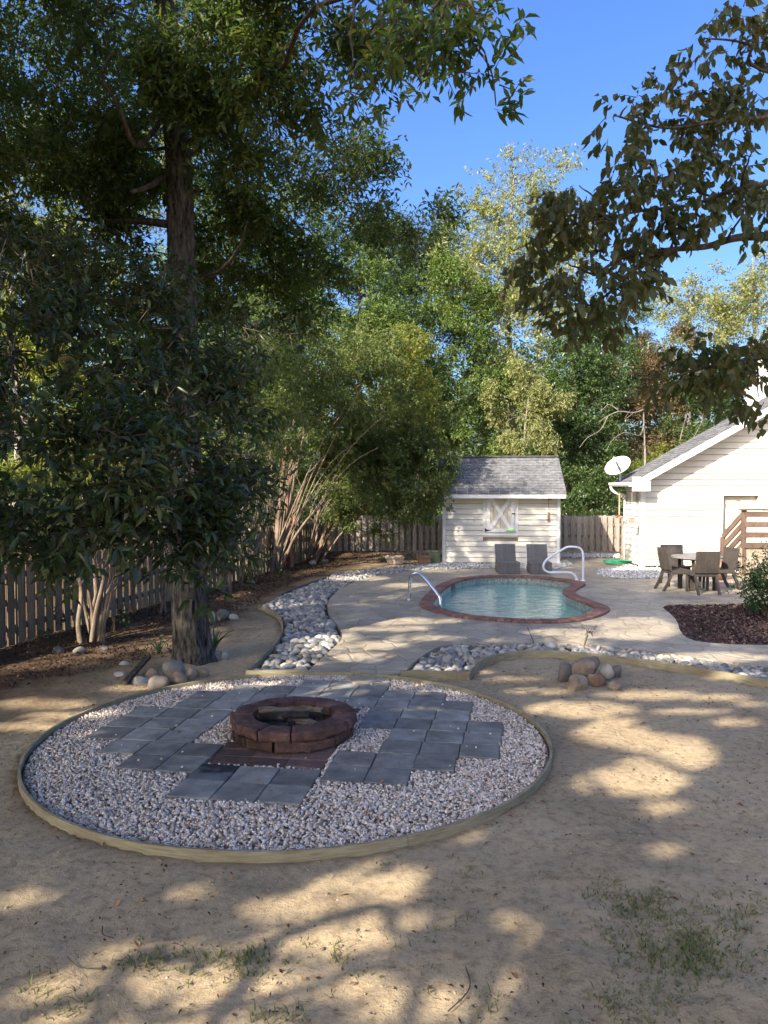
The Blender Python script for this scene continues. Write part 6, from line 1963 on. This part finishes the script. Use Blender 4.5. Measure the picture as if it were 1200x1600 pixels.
# ---- trees out of the picture, left of and behind the camera: their crowns throw the shade of the foreground
SHADOW_BOUGHS = [[(0, 1592), (130, 1582), (260, 1570), (400, 1552), (540, 1545), (640, 1535)], [(430, 1466), (560, 1438), (640, 1442), (700, 1440), (820, 1422)], [(205, 1492), (262, 1528), (330, 1498), (400, 1470)]]
def shade_trees():
    spec = [((-7.4, 1.0), 8.3, 3.6, 3.6, 'tall oak left of the viewpoint shading the fire pit'),
            ((-5.0, -3.6), 8.2, 3.9, 3.6, 'broad oak behind the viewpoint at the left'),
            ((-0.6, -6.0), 8.6, 3.8, 3.6, 'broad oak straight behind the viewpoint'),
            ((-8.6, 7.6), 8.4, 3.2, 3.6, 'tall oak beyond the left fence'),
            ((-10.5, 3.6), 12.0, 3.6, 3.6, 'tallest oak far out to the left'),
            ((-10.6, -3.6), 8.6, 3.8, 3.6, 'wide oak far behind the viewpoint at the left')]
    r = np.random.RandomState(4)
    N = 1500000
    # targets on the ground, then a height: the crown point that shades the target
    tx = r.uniform(-7.5, 7.5, N); ty = r.uniform(1.2, 21, N); z = r.uniform(4.0, 14.5, N)
    P = np.column_stack([tx - z*TX/-TZ, ty - z*TY/-TZ, z])
    owner = np.full(N, -1)
    for i, ((x, y), cz, rr, rz, lab) in enumerate(spec):
        q = ((P[:, 0]-x)/rr)**2 + ((P[:, 1]-y)/rr)**2 + ((P[:, 2]-cz)/rz)**2
        owner[(q < 1) & (owner < 0)] = i
    dens = np.where(ty < 9.6, 1.0, np.where(ty < 13, 0.7, 0.55))
    dens *= np.where(tx > 4.6, 0.6, 1.0)
    # far off, long wandering gaps between boughs
    gap = np.array([noise.noise((a*0.9, b*0.45, 5.0)) for a, b in zip(tx[::1], ty[::1])]) if False else None
    ok = (owner >= 0) & (r.uniform(size=N) < dens) & ~in_view(P, 0.05)
    idx = np.where(ok)[0][:40000]
    P = P[idx]; owner = owner[idx]; tx = tx[idx]; ty = ty[idx]
    g = np.array([noise.noise((a*0.8, b*0.5, 5.0)) + 0.5*noise.noise((a*2.2, b*1.4, 8.0)) for a, b in zip(tx, ty)])
    far_gap = (ty > 9.4) & (g > 0.10)
    k = keep_beams(P) & ~far_gap
    P, owner = P[k], owner[k]
    extra = {0: [((-5.0, 4.3, 11.0), 1.6), ((-6.4, 5.4, 11.4), 1.5), ((-3.9, 3.0, 10.6), 1.5), ((-5.8, 3.0, 9.4), 1.4), ((-7.2, 4.4, 10.0), 1.5)],
             1: [((-3.6, 0.9, 9.2), 1.5), ((-4.6, 1.6, 10.4), 1.4), ((-2.4, 0.2, 8.4), 1.2), ((-4.4, 0.2, 8.2), 1.2)]}
    for i, ((x, y), cz, rr, rz, lab) in enumerate(spec):
        base = Vector((x, y, 0))
        root = empty('oak_tree', base); tag(root, lab, 'tree')
        O = P[owner == i]
        if len(O) == 0: continue
        D = norm(r.normal(0, 1, O.shape)*np.array([1, 1, 0.5]))
        v, f = leaves_from_sprays(O, D, 8, 0.42, 0.155, 0.076, r)
        v, f = filter_leaves(v, keep_beams)
        v = v - np.array(base)
        link('foliage', mesh_np('foliage', v, f, M['oak_leaf']), root)
        if i in extra:
            crown('foliage', [dict(c=c, r=(q, q, q*0.75)) for c, q in extra[i]], 0.13, 0.055, M['oak_leaf'], root, base, 90+i, cov=2.2, k=8, keep=lambda Q: keep_beams(Q, 0.985) & ~in_view(Q, 0.05))
        mb = MB()
        for ln in (SHADOW_BOUGHS if i == 1 else []):
            q = smooth_path([gp(a, b) - Vector((TX, TY, 0))*(4.3/-TZ) + Vector((0, 0, 4.3 + 0.12*math.sin(k*1.9))) for k, (a, b) in enumerate(ln)], 4)
            q = [Vector((0, 0, 3.4)) + base, (q[0] + base + Vector((0, 0, 3.6)))*0.5] + q
            mb.tube([p - base for p in q], [0.05 - 0.034*t/(len(q)-1) for t in range(len(q))], 6)
        mb.tube([(0, 0, -0.1), (0.05, 0, 2), (0, 0.05, cz-1), (0, 0, cz+rz*0.6)], [0.26, 0.2, 0.15, 0.05], 12)
        rl = random.Random(i)
        for j in range(16):
            e = O[rl.randrange(len(O))] - np.array(base)
            q = limb_pts((0, 0, min(e[2]-0.3, rl.uniform(3.0, cz))), e, j+i*50, 0.08)
            mb.tube(q, [0.06*(1-0.85*t/(len(q)-1)) for t in range(len(q))], 6)
        mb.build('trunk', M['dark_bark'], root, smooth=True)
shade_trees()

# ---- crepe myrtles along the fence
def myrtle(px, py, stems, lobes, label, seed, mat='myrtle_bark', leaf='myrtle_leaf', cov=1.4, L=0.098, W=0.044, arch=()):
    base = gp(px, py); base.z = 0
    root = empty('crepe_myrtle', base)
    tag(root, label, 'tree')
    r = random.Random(seed)
    for (tpx, tpy, td, rad) in stems:
        e = at(tpx, tpy, td)
        a = base + Vector((r.uniform(-0.18, 0.18), r.uniform(-0.15, 0.15), -0.05))
        mid = a.lerp(e, 0.45) + Vector((r.uniform(-0.08, 0.08), r.uniform(-0.1, 0.1), 0.1))
        pts = smooth_path([a, a.lerp(mid, 0.5)+Vector((r.uniform(-0.04, 0.04), r.uniform(-0.04, 0.04), 0)), mid, mid.lerp(e, 0.5)+Vector((r.uniform(-0.07, 0.07), r.uniform(-0.07, 0.07), 0.05)), e], 4)
        m = MB().tube([p-base for p in pts], [rad*1.3*(1-0.6*i/(len(pts)-1)) for i in range(len(pts))], 8)
        # fine side shoots
        for j in range(3):
            s = pts[r.randrange(len(pts)//2, len(pts))]
            q = limb_pts(s, s + Vector((r.uniform(-0.4, 0.6), r.uniform(-0.4, 0.4), r.uniform(0.4, 1.0))), r.random()*1e5, 0.1)
            m.tube([p-base for p in q], [rad*0.35*(1-0.7*i/(len(q)-1)) for i in range(len(q))], 5)
        m.build('trunk', M[mat], root, smooth=True)
    # long thin shoots arching outward from the clump
    for (tpx, tpy, td) in arch:
        e = at(tpx, tpy, td)
        a = base + Vector((r.uniform(-0.2, 0.2), r.uniform(-0.15, 0.15), 0.0))
        c1 = a.lerp(e, 0.35) + Vector((r.uniform(-0.1, 0.05), 0, 0.35)); c2 = a.lerp(e, 0.72) + Vector((r.uniform(-0.08, 0.08), 0, 0.42))
        q = smooth_path([a, c1, c2, e], 5)
        MB().tube([p-base for p in q], [0.024*(1-0.75*i/(len(q)-1)) for i in range(len(q))], 6).build('stem', M[mat], root, smooth=True)
    if lobes:
        crown('foliage', lobes, L, W, M[leaf], root, base, seed, cov=cov*1.55, sigma=0.14, k=9, slen=0.26, twigs=1.2, clump_r=0.3, keep=lambda P: keep_beams(P, 0.9))
        tops = [at(a, b, c) for a, b, c, d in stems]
        limbs(root, base, tops, lobes, 0.03, M[mat], seed+1, fine=4)
d = 11.6
myrtle(150, 1003, [(128,870,d,.034),(160,850,d+.2,.026),(178,830,d-.2,.032),(195,850,d+.1,.024),(140,800,d,.034),(212,830,d+.3,.02),(110,840,d+.2,.02),(190,870,d-.1,.017),(150,820,d+.25,.02),(202,860,d-.15,.018),(135,840,d-.2,.022)],
       [LB(140,760,12,110,60, cov=0.6), LB(210,700,12.3,80,60, cov=0.6), LB(70,800,11.8,60,50, cov=0.5)], 'nearest multi stemmed crepe myrtle rising before the left fence', 31)
myrtle(265, 958, [(268,880,13.7,.025),(284,868,13.5,.022),(250,850,13.8,.02),(300,850,13.7,.02)], [LB(270,780,13.8,60,50, cov=0.5)], 'thin stemmed crepe myrtle sapling group behind the oak trunk', 32)
myrtle(352, 925, [(345,840,16.6,.03),(372,800,16.4,.035),(390,760,16.7,.03),(362,720,16.4,.03)], [LB(380,680,16.6,70,70, cov=0.7), LB(400,580,16.8,70,70, cov=0.7), LB(350,600,16.4,50,60, cov=0.6)], 'slender leaning crepe myrtle second along the fence behind the oak', 36)
myrtle(388, 912, [(395,830,18.2,.035),(420,760,18.1,.04),(405,700,18.4,.035),(440,720,18.0,.035),(378,800,18.3,.03)],
       [LB(440,620,18.2,70,60), LB(400,520,18.4,70,60, cov=0.8), LB(450,520,18.6,80,60), LB(420,690,17.9,50,40, cov=0.5)], 'pale stemmed crepe myrtle third along the fence with tall arching top', 33, arch=[(470,640,17.8),(440,660,17.8),(410,640,18),(390,690,18),(490,680,17.6),(430,700,17.7),(460,720,17.6),(385,740,18)])
myrtle(428, 893, [(405,800,20.3,.05),(440,760,20.2,.06),(470,700,20.1,.05),(425,720,20.4,.05),(500,790,19.8,.04),(455,810,20.2,.05),(480,740,20.3,.04)],
       [LB(500,580,20,80,60), LB(560,560,20.4,80,50), LB(520,650,20.4,60,40, cov=0.6), LB(470,640,20.6,60,40, cov=0.5), LB(580,630,20.4,70,45), LB(460,560,20.3,60,50)], 'thick multi trunk crepe myrtle with peeling tan bark near the fence corner', 34, arch=[(540,640,19.6),(570,600,19.8),(500,620,19.8),(600,650,19.7),(470,590,19.9),(520,700,19.5),(430,640,20),(560,690,19.5),(450,680,19.9),(590,700,19.6),(480,660,19.6),(410,690,20)])
myrtle(447, 886, [(430,780,21.2,.06),(450,760,21.3,.06),(462,800,21.1,.055),(446,700,21.2,.05)],
       [LB(640,600,22,60,60), LB(610,560,21.6,60,45), LB(640,540,22,50,35)], 'crepe myrtle with smooth reddish trunks among the tan ones', 35, 'red_bark', 'yellow_leaf')
myrtle(489, 878, [(515,800,22.6,.04),(540,770,22.4,.035),(500,790,22.8,.04),(560,740,22.4,.035),(580,790,22.0,.03)],
       [LB(560,720,22.3,70,50), LB(620,690,22.4,70,55), LB(640,740,22.2,55,40), LB(560,775,22.0,70,30), LB(620,785,21.8,60,28), dict(c=(-3.5, 22.3, 3.3), r=(1.0, 1.0, 0.9), cov=1.7), dict(c=(-2.3, 22.5, 3.2), r=(1.1, 1.0, 0.85), cov=1.7), dict(c=(-1.0, 22.6, 3.1), r=(1.1, 1.0, 0.8), cov=1.7), dict(c=(0.3, 22.8, 3.0), r=(1.0, 0.9, 0.7), cov=1.5), LB(680,720,22.4,30,40), LB(660,780,21.8,35,25), LB(703,778,21.3,13,20, cov=0.8), LB(690,760,21.6,25,20), LB(600,820,22.6,30,15, cov=0.6), LB(530,800,22.4,35,25, cov=0.7), LB(660,650,22.6,45,50), LB(600,740,21.4,55,35), LB(650,760,21.4,40,30), LB(560,800,21.8,45,18), LB(640,800,21.6,40,16), LB(690,740,21.8,22,26), LB(530,690,21.8,50,40, cov=0.8), LB(600,640,22.2,60,45), LB(660,700,22,35,45)],
       'last crepe myrtle before the shed, its leafy branches drooping to the shed eave', 37, cov=1.7, arch=[(580,680,21.6),(620,660,21.8),(560,730,21.5),(610,720,21.6),(540,720,21.6),(590,770,21.4),(640,700,21.8),(530,760,21.6)])

# ---- background trees
def tree(base, lobes, label, seed, leaf, L, W, cov=1.7, bark='dark_bark', r0=0.16, top=None, k=8, name='tree', slen=None, clump_r=0.5, trunk_lean=0.0, fine=3, droop=0.25, twigs=None):
    base = Vector(base)
    root = empty(name, base); tag(root, label, 'tree')
    zt = top or max(l['c'][2] for l in lobes)
    r = random.Random(seed)
    pts = smooth_path([base + Vector((0, 0, -0.2)), base + Vector((r.uniform(-.2, .2), r.uniform(-.2, .2), zt*0.35)), base + Vector((r.uniform(-.3, .3)+trunk_lean*0.6, r.uniform(-.3, .3), zt*0.7)), base + Vector((trunk_lean, 0, zt))], 5)
    n = len(pts)
    MB().tube([p-base for p in pts], [r0*(1.15 if i == 0 else 1)*(1-0.85*i/(n-1)) for i in range(n)], 10).build('trunk', M[bark], root, smooth=True)
    crown('crown', lobes, L, W, M[leaf], root, base, seed, cov=cov*2.0, sigma=0.15, k=k, slen=slen, clump_r=clump_r, droop=droop, twigs=twigs)
    limbs(root, base, pts[3:], lobes, 0.09, M[bark], seed+2, fine=fine)
    return root
def gx(px, d): return ((px-600)/FPX*d, d, 0)
tree(gx(800, 36), [LB(800,300,36,60,45, cov=.5), LB(850,275,36,50,40, cov=.45), LB(790,270,36,30,30, cov=.4), LB(750,350,35.5,50,50, cov=.6), LB(830,360,36,70,60, cov=.8), LB(770,430,35,80,60, cov=.9), LB(850,450,36,70,60), LB(720,400,35.5,40,45, cov=.6), LB(800,520,35,80,70), LB(880,380,36.5,50,70, cov=.7), LB(790,610,34.5,60,60)],
     'tall airy pale green tree rising highest behind the shed', 41, 'pale_leaf', 0.17, 0.085, 1.5, 'grey_bark', 0.2, name='birch_tree')
tree(gx(670, 33), [LB(650,470,33,60,50), LB(700,450,33.4,55,45), LB(630,540,32,60,50), LB(690,530,32.6,70,50), LB(745,500,33,45,60), LB(650,610,31.6,60,50), LB(710,610,32,60,50), LB(760,590,33,50,60), LB(680,690,31.4,60,50), LB(740,690,32,60,45)],
     'bushy mid green tree left of the pale one behind the shed', 42, 'mid_leaf', 0.15, 0.075, 1.8, name='broadleaf_tree')
tree(gx(828, 29), [LB(830,600,29,40,40, cov=.8), LB(820,650,28.6,45,45), LB(850,640,29,30,40), LB(825,695,28.4,40,30), LB(790,650,29,30,50, cov=.8)],
     'pale weeping yellow green tree directly above the shed roof', 43, 'pale_leaf', 0.12, 0.05, 1.8, 'grey_bark', 0.1, name='weeping_tree', droop=0.7)
tree(gx(890, 31.5), [LB(890,560,32,55,60), LB(880,640,31,55,50), LB(920,640,31.6,50,50), LB(900,710,30.4,60,50), LB(940,580,32.4,45,50), LB(900,770,30,50,40), LB(940,730,30.4,40,40)],
     'dark dense evergreen right of the shed roof', 44, 'dark_leaf', 0.14, 0.065, 2.0, name='evergreen_tree')
tree(gx(965, 38), [LB(960,500,38,50,50), LB(940,540,37.6,50,50), LB(990,560,37.4,40,45), LB(1010,600,37,50,40), LB(960,610,37,50,40)],
     'dark blue green cedar behind the dead branch', 45, 'pine_leaf', 0.14, 0.05, 2.0, name='cedar_tree')
tree(gx(1010, 33.5), [LB(1000,560,34,50,35, cov=.8), LB(990,610,33.6,50,40), LB(1030,640,33.2,50,40), LB(1000,680,32.6,50,35), LB(1060,690,32.6,45,35), LB(1040,540,34.2,40,25, cov=.7), LB(1060,600,33.6,50,40)],
     'russet leaved small tree standing between cedar and house', 46, 'brown_leaf', 0.13, 0.065, 1.5, 'grey_bark', 0.1, name='broadleaf_tree')
tree(gx(1075, 46), [LB(1060,470,46,50,35, cov=.8), LB(1100,455,46,50,30, cov=.8), LB(1050,515,46,40,30, cov=.7), LB(1110,505,45.6,50,30, cov=.7)],
     'yellowing oak far behind, left of the pair at the right edge', 47, 'pale_leaf', 0.2, 0.1, 1.5, 'grey_bark', 0.22, name='oak_tree')
tree(gx(1170, 47), [LB(1150,470,47,50,38, cov=.8), LB(1200,450,47,45,40, cov=.8), LB(1160,520,46.6,50,30, cov=.7), LB(1210,510,46.6,50,40, cov=.8), LB(1205,400,47,20,25, cov=.5)],
     'yellowing oak far behind, right of the pair at the right edge', 48, 'pale_leaf', 0.2, 0.1, 1.5, 'grey_bark', 0.22, name='oak_tree')
tree(gx(655, 42), [LB(640,400,42,60,45), LB(690,390,42,30,40, cov=.8), LB(670,440,41.6,60,30), LB(610,450,41.6,50,40), LB(600,400,41,50,50)],
     'dark pine standing behind the willow oak boughs at centre', 49, 'pine_leaf', 0.24, 0.05, 1.7, name='pine_tree')
tree(gx(560, 30), [LB(560,470,30,80,60), LB(500,520,29.6,80,60), LB(590,530,29.4,60,50), LB(450,450,30,90,70, cov=.9), LB(540,390,31,80,60, cov=.9)],
     'full green tree behind the crepe myrtles beyond the back fence', 50, 'mid_leaf', 0.14, 0.06, 1.7, name='broadleaf_tree')
# low growth behind the right part of the back fence
tree(gx(925, 27.5), [LB(905,770,27.6,40,30), LB(940,780,27.4,35,35), LB(960,740,27.8,40,35), LB(925,800,27.2,50,25)],
     'dark evergreen shrub growing over the back fence beside the shed', 51, 'dark_leaf', 0.11, 0.05, 2.0, r0=0.06, name='evergreen_shrub')
tree(gx(1030, 29), [LB(1010,735,28,50,22, cov=.8), LB(1060,715,28.5,45,22, cov=.8), LB(990,750,27.6,35,30)],
     'spreading yellow green shrub behind the satellite dish', 52, 'yellow_leaf', 0.11, 0.045, 1.4, 'grey_bark', 0.06, name='broadleaf_shrub')
tree(gx(1100, 31), [LB(1100,650,31,60,50), LB(1080,720,30,60,50), LB(1130,610,32,50,40)],
     'shadowy dark tree behind the house roof slope', 53, 'dark_leaf', 0.13, 0.06, 1.8, name='evergreen_tree')
# left, beyond the fence, a backlit look put into the yellow green leaf colour
tree((-9.2, 17.5, 0), [LB(40,660,16.5,70,60, cov=.8), LB(120,620,17.5,80,60, cov=.7), LB(30,560,17,70,60, cov=.7), LB(70,740,16,70,50), LB(150,700,17,70,50, cov=.8)],
     'bright yellow green tree beyond the left fence seen through dark boughs', 54, 'yellow_leaf', 0.1, 0.05, 1.4, 'grey_bark', 0.12, name='broadleaf_tree')
tree((-7.6, 21.5, 0), [LB(220,620,21,80,70), LB(280,700,20.5,70,60), LB(180,540,21.5,80,70, cov=.8), LB(310,560,22,80,70, cov=.9), LB(250,450,22,90,70, cov=.75), LB(200,760,19,80,40), LB(330,800,20.5,60,40)],
     'leafy green tree beyond the fence behind the big oak trunk', 55, 'mid_leaf', 0.11, 0.055, 1.5, 'grey_bark', 0.15, name='broadleaf_tree')
tree((-12.0, 25.0, 0), [LB(80,430,25,90,70, cov=.7), LB(150,340,25.5,90,70, cov=.7), LB(30,330,25,80,80, cov=.7), LB(60,530,24.5,90,60), LB(220,250,26,90,60, cov=.7), LB(90,240,26,70,50, cov=.5)],
     'tall yellow green tree farther beyond the left fence', 56, 'yellow_leaf', 0.13, 0.065, 1.5, 'grey_bark', 0.2, name='broadleaf_tree')
tree((-5.6, 29.0, 0), [LB(380,430,29,90,70), LB(340,330,29.5,90,70, cov=.8), LB(430,330,29,80,60, cov=.8), LB(360,530,28.5,80,60), LB(430,560,28,80,60), LB(400,640,27.5,80,50), LB(340,640,27.6,60,60)],
     'tall green tree behind the crepe myrtle row at the fence corner', 57, 'mid_leaf', 0.14, 0.065, 1.6, 'dark_bark', 0.2, name='broadleaf_tree')
tree((-8.0, 14.2, 0), [LB(40,850,13.4,60,40), LB(110,835,13.6,50,30), LB(20,790,13.6,50,40)],
     'dark shrub rising over the near end of the left fence', 58, 'dark_leaf', 0.1, 0.05, 1.9, r0=0.05, name='evergreen_shrub')

# the far wood that closes the view
def far_wood():
    lob = []
    r = random.Random(6)
    for px in range(-250, 1500, 60):
        d = 52 + r.uniform(-2, 3)
        top = 610 if px > 560 else 560
        for py in range(top, 800, 55):
            lob.append(LB(px + r.uniform(-20, 20), py + r.uniform(-15, 15), d, 62, 42, 2.0))
    for px in range(-250, 700, 50):
        lob.append(LB(px + r.uniform(-20, 20), 790 + r.uniform(-15, 15), 34, 50, 45, 1.2))
    ob = crown('far_wood', lob, 0.36, 0.19, M['dark_leaf'], None, (0, 0, 0), 9, cov=2.3, k=8, clump_r=0.8, sigma=0.35)
    tag(ob, 'shadowy green wood closing the view behind all the trees', 'wood', kind='stuff')
far_wood()

# bare grey branch reaching out left of the house
def dead_tree():
    d = 27.0
    base = Vector(gx(1006, d))
    root = empty('dead_tree', base); tag(root, 'bare dead tree with crooked pale branches before the dark evergreens', 'tree')
    def tb(path, rad):
        q = smooth_path([at(*p) for p in path], 4)
        return MB().tube([x-base for x in q], [rad*(1-0.7*i/(len(q)-1)) for i in range(len(q))], 6)
    tb([(1007,800,d),(1008,720,d),(1007,675,d),(1005,640,d)], 0.055).build('trunk', M['dead_wood'], root, smooth=True)
    for path, rad in (([(1006,640,d),(990,645,d-.3),(968,643,d-.5),(950,650,d-.6),(935,660,d-.8)], .05), ([(968,643,d-.5),(952,632,d-.5),(940,640,d-.6),(930,628,d-.7)], .03), ([(950,650,d-.6),(938,672,d-.8),(918,684,d-1),(905,700,d-1.2)], .03),
                      ([(1006,660,d),(1000,680,d-.4),(975,676,d-.8),(955,690,d-1),(948,705,d-1.2)], .03), ([(990,645,d-.3),(976,655,d-.6),(985,640,d-.6)], .02), ([(1006,640,d),(1020,625,d),(1032,605,d)], .03), ([(1062,690,d),(1068,665,d),(1074,645,d)], .03), ([(1080,690,d),(1098,655,d),(1090,640,d)], .02)):
        tb(path, rad*0.62).build('branch', M['dead_wood'], root, smooth=True)
dead_tree()

# ---- dogwood boughs entering at the right
def dogwood():
    base = Vector((4.6, 4.3, 0))
    root = empty('dogwood_tree', base)
    tag(root, 'dogwood turning russet whose boughs hang in from the right', 'tree')
    d = 4.7
    specs = [(1160,40,45,45),(1190,110,40,50),(1100,80,30,30),(1060,175,70,35),(980,165,40,22),(960,190,38,18),(1120,190,70,50),(1180,230,40,60),(1000,210,40,22),(1060,240,60,30),(1005,285,90,34),(905,290,40,30),(900,335,62,40),(960,350,100,40),(1080,300,80,40),(1160,320,60,40),(850,385,40,20),(800,392,30,22),(885,410,60,40),(960,410,70,40),(860,480,30,20),(900,455,60,36),(930,500,50,30),(975,455,40,30),(1160,560,55,30),(1100,570,60,32),(1060,595,36,20),(1140,600,60,22),(1190,590,30,40),(1080,545,40,20),(1185,620,18,26),(1170,575,40,30),(1110,590,50,24),(1195,555,30,30),(880,520,30,14),(1010,330,90,40)]
    lob = [LB(a, b, d + 0.3*math.sin(i*2.4), rx, ry, 0.28) for i, (a, b, rx, ry) in enumerate(specs)]
    crown('foliage', lob, 0.068, 0.038, M['dogwood_leaf'], root, base, 61, curl=0.3, cov=2.15, k=6, slen=0.13, droop=1.1, clump_r=0.10, sigma=0.22, twigs=0.8, updot=0.4)
    out = [dict(c=(3.6, 4.6, 4.6), r=(0.8, 0.8, 0.5)), dict(c=(3.9, 4.0, 3.4), r=(0.6, 0.7, 0.4)), dict(c=(4.4, 4.6, 5.4), r=(0.9, 0.9, 0.6))]
    crown('foliage', out, 0.09, 0.05, M['dogwood_leaf'], root, base, 62, cov=1.0, k=6, slen=0.13, droop=1.1, keep=lambda P: ~in_view(P, -0.02) & keep_beams(P))
    MB().tube([Vector((0, 0, -0.1)), Vector((0.03, 0.05, 1.2)), Vector((-0.05, 0.1, 2.6)), Vector((-0.15, 0.1, 4.2)), Vector((-0.2, 0.1, 5.6))], [0.12, 0.10, 0.08, 0.06, 0.02], 10).build('trunk', M['grey_bark'], root, smooth=True)
    br = MB()
    def go(path, r0):
        q = smooth_path([Vector(p) for p in path], 6)
        br.tube([x-base for x in q], [r0*(1-0.75*i/(len(q)-1)) for i in range(len(q))], 7)
        return q
    st = base + Vector((-0.1, 0.1, 3.2))
    main = go([st, at(1260,380,d), at(1200,370,d), at(1150,372,d), at(1105,385,d), at(1050,390,d), at(980,400,d), at(930,430,d)], 0.034)
    up = go([base+Vector((-.1, .1, 3.0)), at(1260,310,d), at(1190,290,d), at(1130,302,d), at(1080,320,d), at(1000,330,d), at(900,350,d)], 0.02)
    up2 = go([base+Vector((-.15, .1, 4.0)), at(1260,180,d), at(1190,185,d), at(1120,190,d), at(1040,200,d), at(960,180,d)], 0.02)
    up3 = go([base+Vector((-.15, .1, 4.3)), at(1230,120,d), at(1170,70,d), at(1100,60,d)], 0.016)
    low = go([base+Vector((-.05, .08, 2.3)), at(1260,560,d), at(1180,560,d), at(1100,575,d), at(1050,590,d)], 0.02)
    low2 = go([at(1050,390,d), at(985,425,d), at(955,455,d), at(925,475,d), at(890,490,d)], 0.013)
    allp = main+up+up2+up3+low+low2
    for i, l in enumerate(lob):
        s = min(allp, key=lambda q: (q-Vector(l['c'])).length)
        q = limb_pts(s, l['c'], i, 0.1)
        br.tube([x-base for x in q], [0.008*(1-0.6*k/(len(q)-1)) for k in range(len(q))], 5)
    br.build('branches', M['dark_bark'], root, smooth=True)
dogwood()

# ---- low plants
def strap_plant(px, py, n, h, label, seed):
    g = gp(px, py)
    root = empty('strap_leaf_plant', (g.x, g.y, 0)); tag(root, label, 'plant')
    r = random.Random(seed)
    for k in range(n):
        a = r.uniform(0, 6.28); L = h*r.uniform(0.6, 1.1); lean = r.uniform(0.15, 0.75)
        pts = []
        for i in range(6):
            t = i/5
            pts.append(Vector((math.cos(a)*lean*L*t*(0.6+0.6*t), math.sin(a)*lean*L*t*(0.6+0.6*t), L*(t - 0.45*lean*t*t))))
        sd = Vector((-math.sin(a), math.cos(a), 0))
        v, f = [], []
        for i, p in enumerate(pts):
            w = 0.016*(1-(i/5)**2*0.95)
            v += [p - sd*w, p + Vector((0, 0, -0.006)), p + sd*w]
        for i in range(5):
            f += [(3*i, 3*i+1, 3*i+4, 3*i+3), (3*i+1, 3*i+2, 3*i+5, 3*i+4)]
        me = bpy.data.meshes.new('leaf'); me.from_pydata(v, [], f); me.materials.append(M['strap_leaf'])
        link('leaf', me, root)
strap_plant(248, 1022, 16, 0.30, 'blue green strap leaved plant left of the oak trunk', 3)
strap_plant(335, 1018, 18, 0.46, 'tall strap leaved plant right of the oak trunk', 4)

def leafy(px, py, h, r_, n, mat, L, W, label, seed, name='seedling', cov=1.2, lob=None, stems=3):
    g = gp(px, py)
    root = empty(name, (g.x, g.y, 0)); tag(root, label, 'plant')
    r = random.Random(seed)
    lob = lob or [dict(c=(g.x, g.y, h*0.7), r=(r_, r_, h*0.4))]
    crown('foliage', lob, L, W, M[mat], root, (g.x, g.y, 0), seed, cov=cov, k=6, slen=L*2, clump_r=0.1)
    mb = MB()
    for k in range(stems):
        l = lob[k % len(lob)]
        e = Vector(l['c']) - Vector((g.x, g.y, 0)) + Vector((r.uniform(-1, 1), r.uniform(-1, 1), r.uniform(0, 1)))*r_*0.4
        mb.tube([(r.uniform(-.03, .03), r.uniform(-.03, .03), 0), e*0.5 + Vector((0.02, 0.01, 0.03)), e], [0.012, 0.009, 0.004], 6)
    mb.build('stem', M['twig'], root)
leafy(408, 912, 0.42, 0.16, 0, 'shrub_leaf', 0.08, 0.04, 'dark leafy seedling near the fence left of the stone bed', 71)
leafy(449, 917, 0.5, 0.2, 0, 'shrub_leaf', 0.08, 0.04, 'taller thin seedling beside the tip of the left stone bed', 72, cov=0.6)
leafy(545, 862, 0.5, 0.35, 0, 'yellow_leaf', 0.09, 0.04, 'low yellow green weed clump below the back fence', 73, cov=0.9)
leafy(914, 1012, 0.36, 0.09, 0, 'brown_leaf', 0.04, 0.018, 'spindly sapling sprouting from the river stones behind the rock pile', 74, cov=0.45, stems=1)
leafy(176, 987, 0.3, 0.25, 0, 'shrub_leaf', 0.07, 0.04, 'low ivy like weed at the fence foot by the nearest myrtle', 75, cov=0.7)
leafy(60, 995, 0.3, 0.3, 0, 'shrub_leaf', 0.07, 0.04, 'low creeping weed at the fence foot at the far left', 76, cov=0.7)
g = gp(1195, 962)
leafy(1195, 962, 0.9, 0.5, 0, 'shrub_leaf', 0.06, 0.028, 'dense dark green azalea shrub at the right edge beside the mulch bed', 77, 'azalea_shrub', 4.0,
      [dict(c=(g.x+0.12, g.y, 0.72), r=(0.55, 0.5, 0.38)), dict(c=(g.x-0.15, g.y-0.05, 0.45), r=(0.28, 0.35, 0.25)), dict(c=(g.x+0.3, g.y, 0.35), r=(0.35, 0.4, 0.25))], 6)

print('TRIS', sum(sum(max(1,len(p.vertices)-2) for p in o.data.polygons) if len(o.data.polygons)<2000 else len(o.data.polygons) for o in bpy.data.objects if o.type=='MESH'), 'OBJ', len(bpy.data.objects))
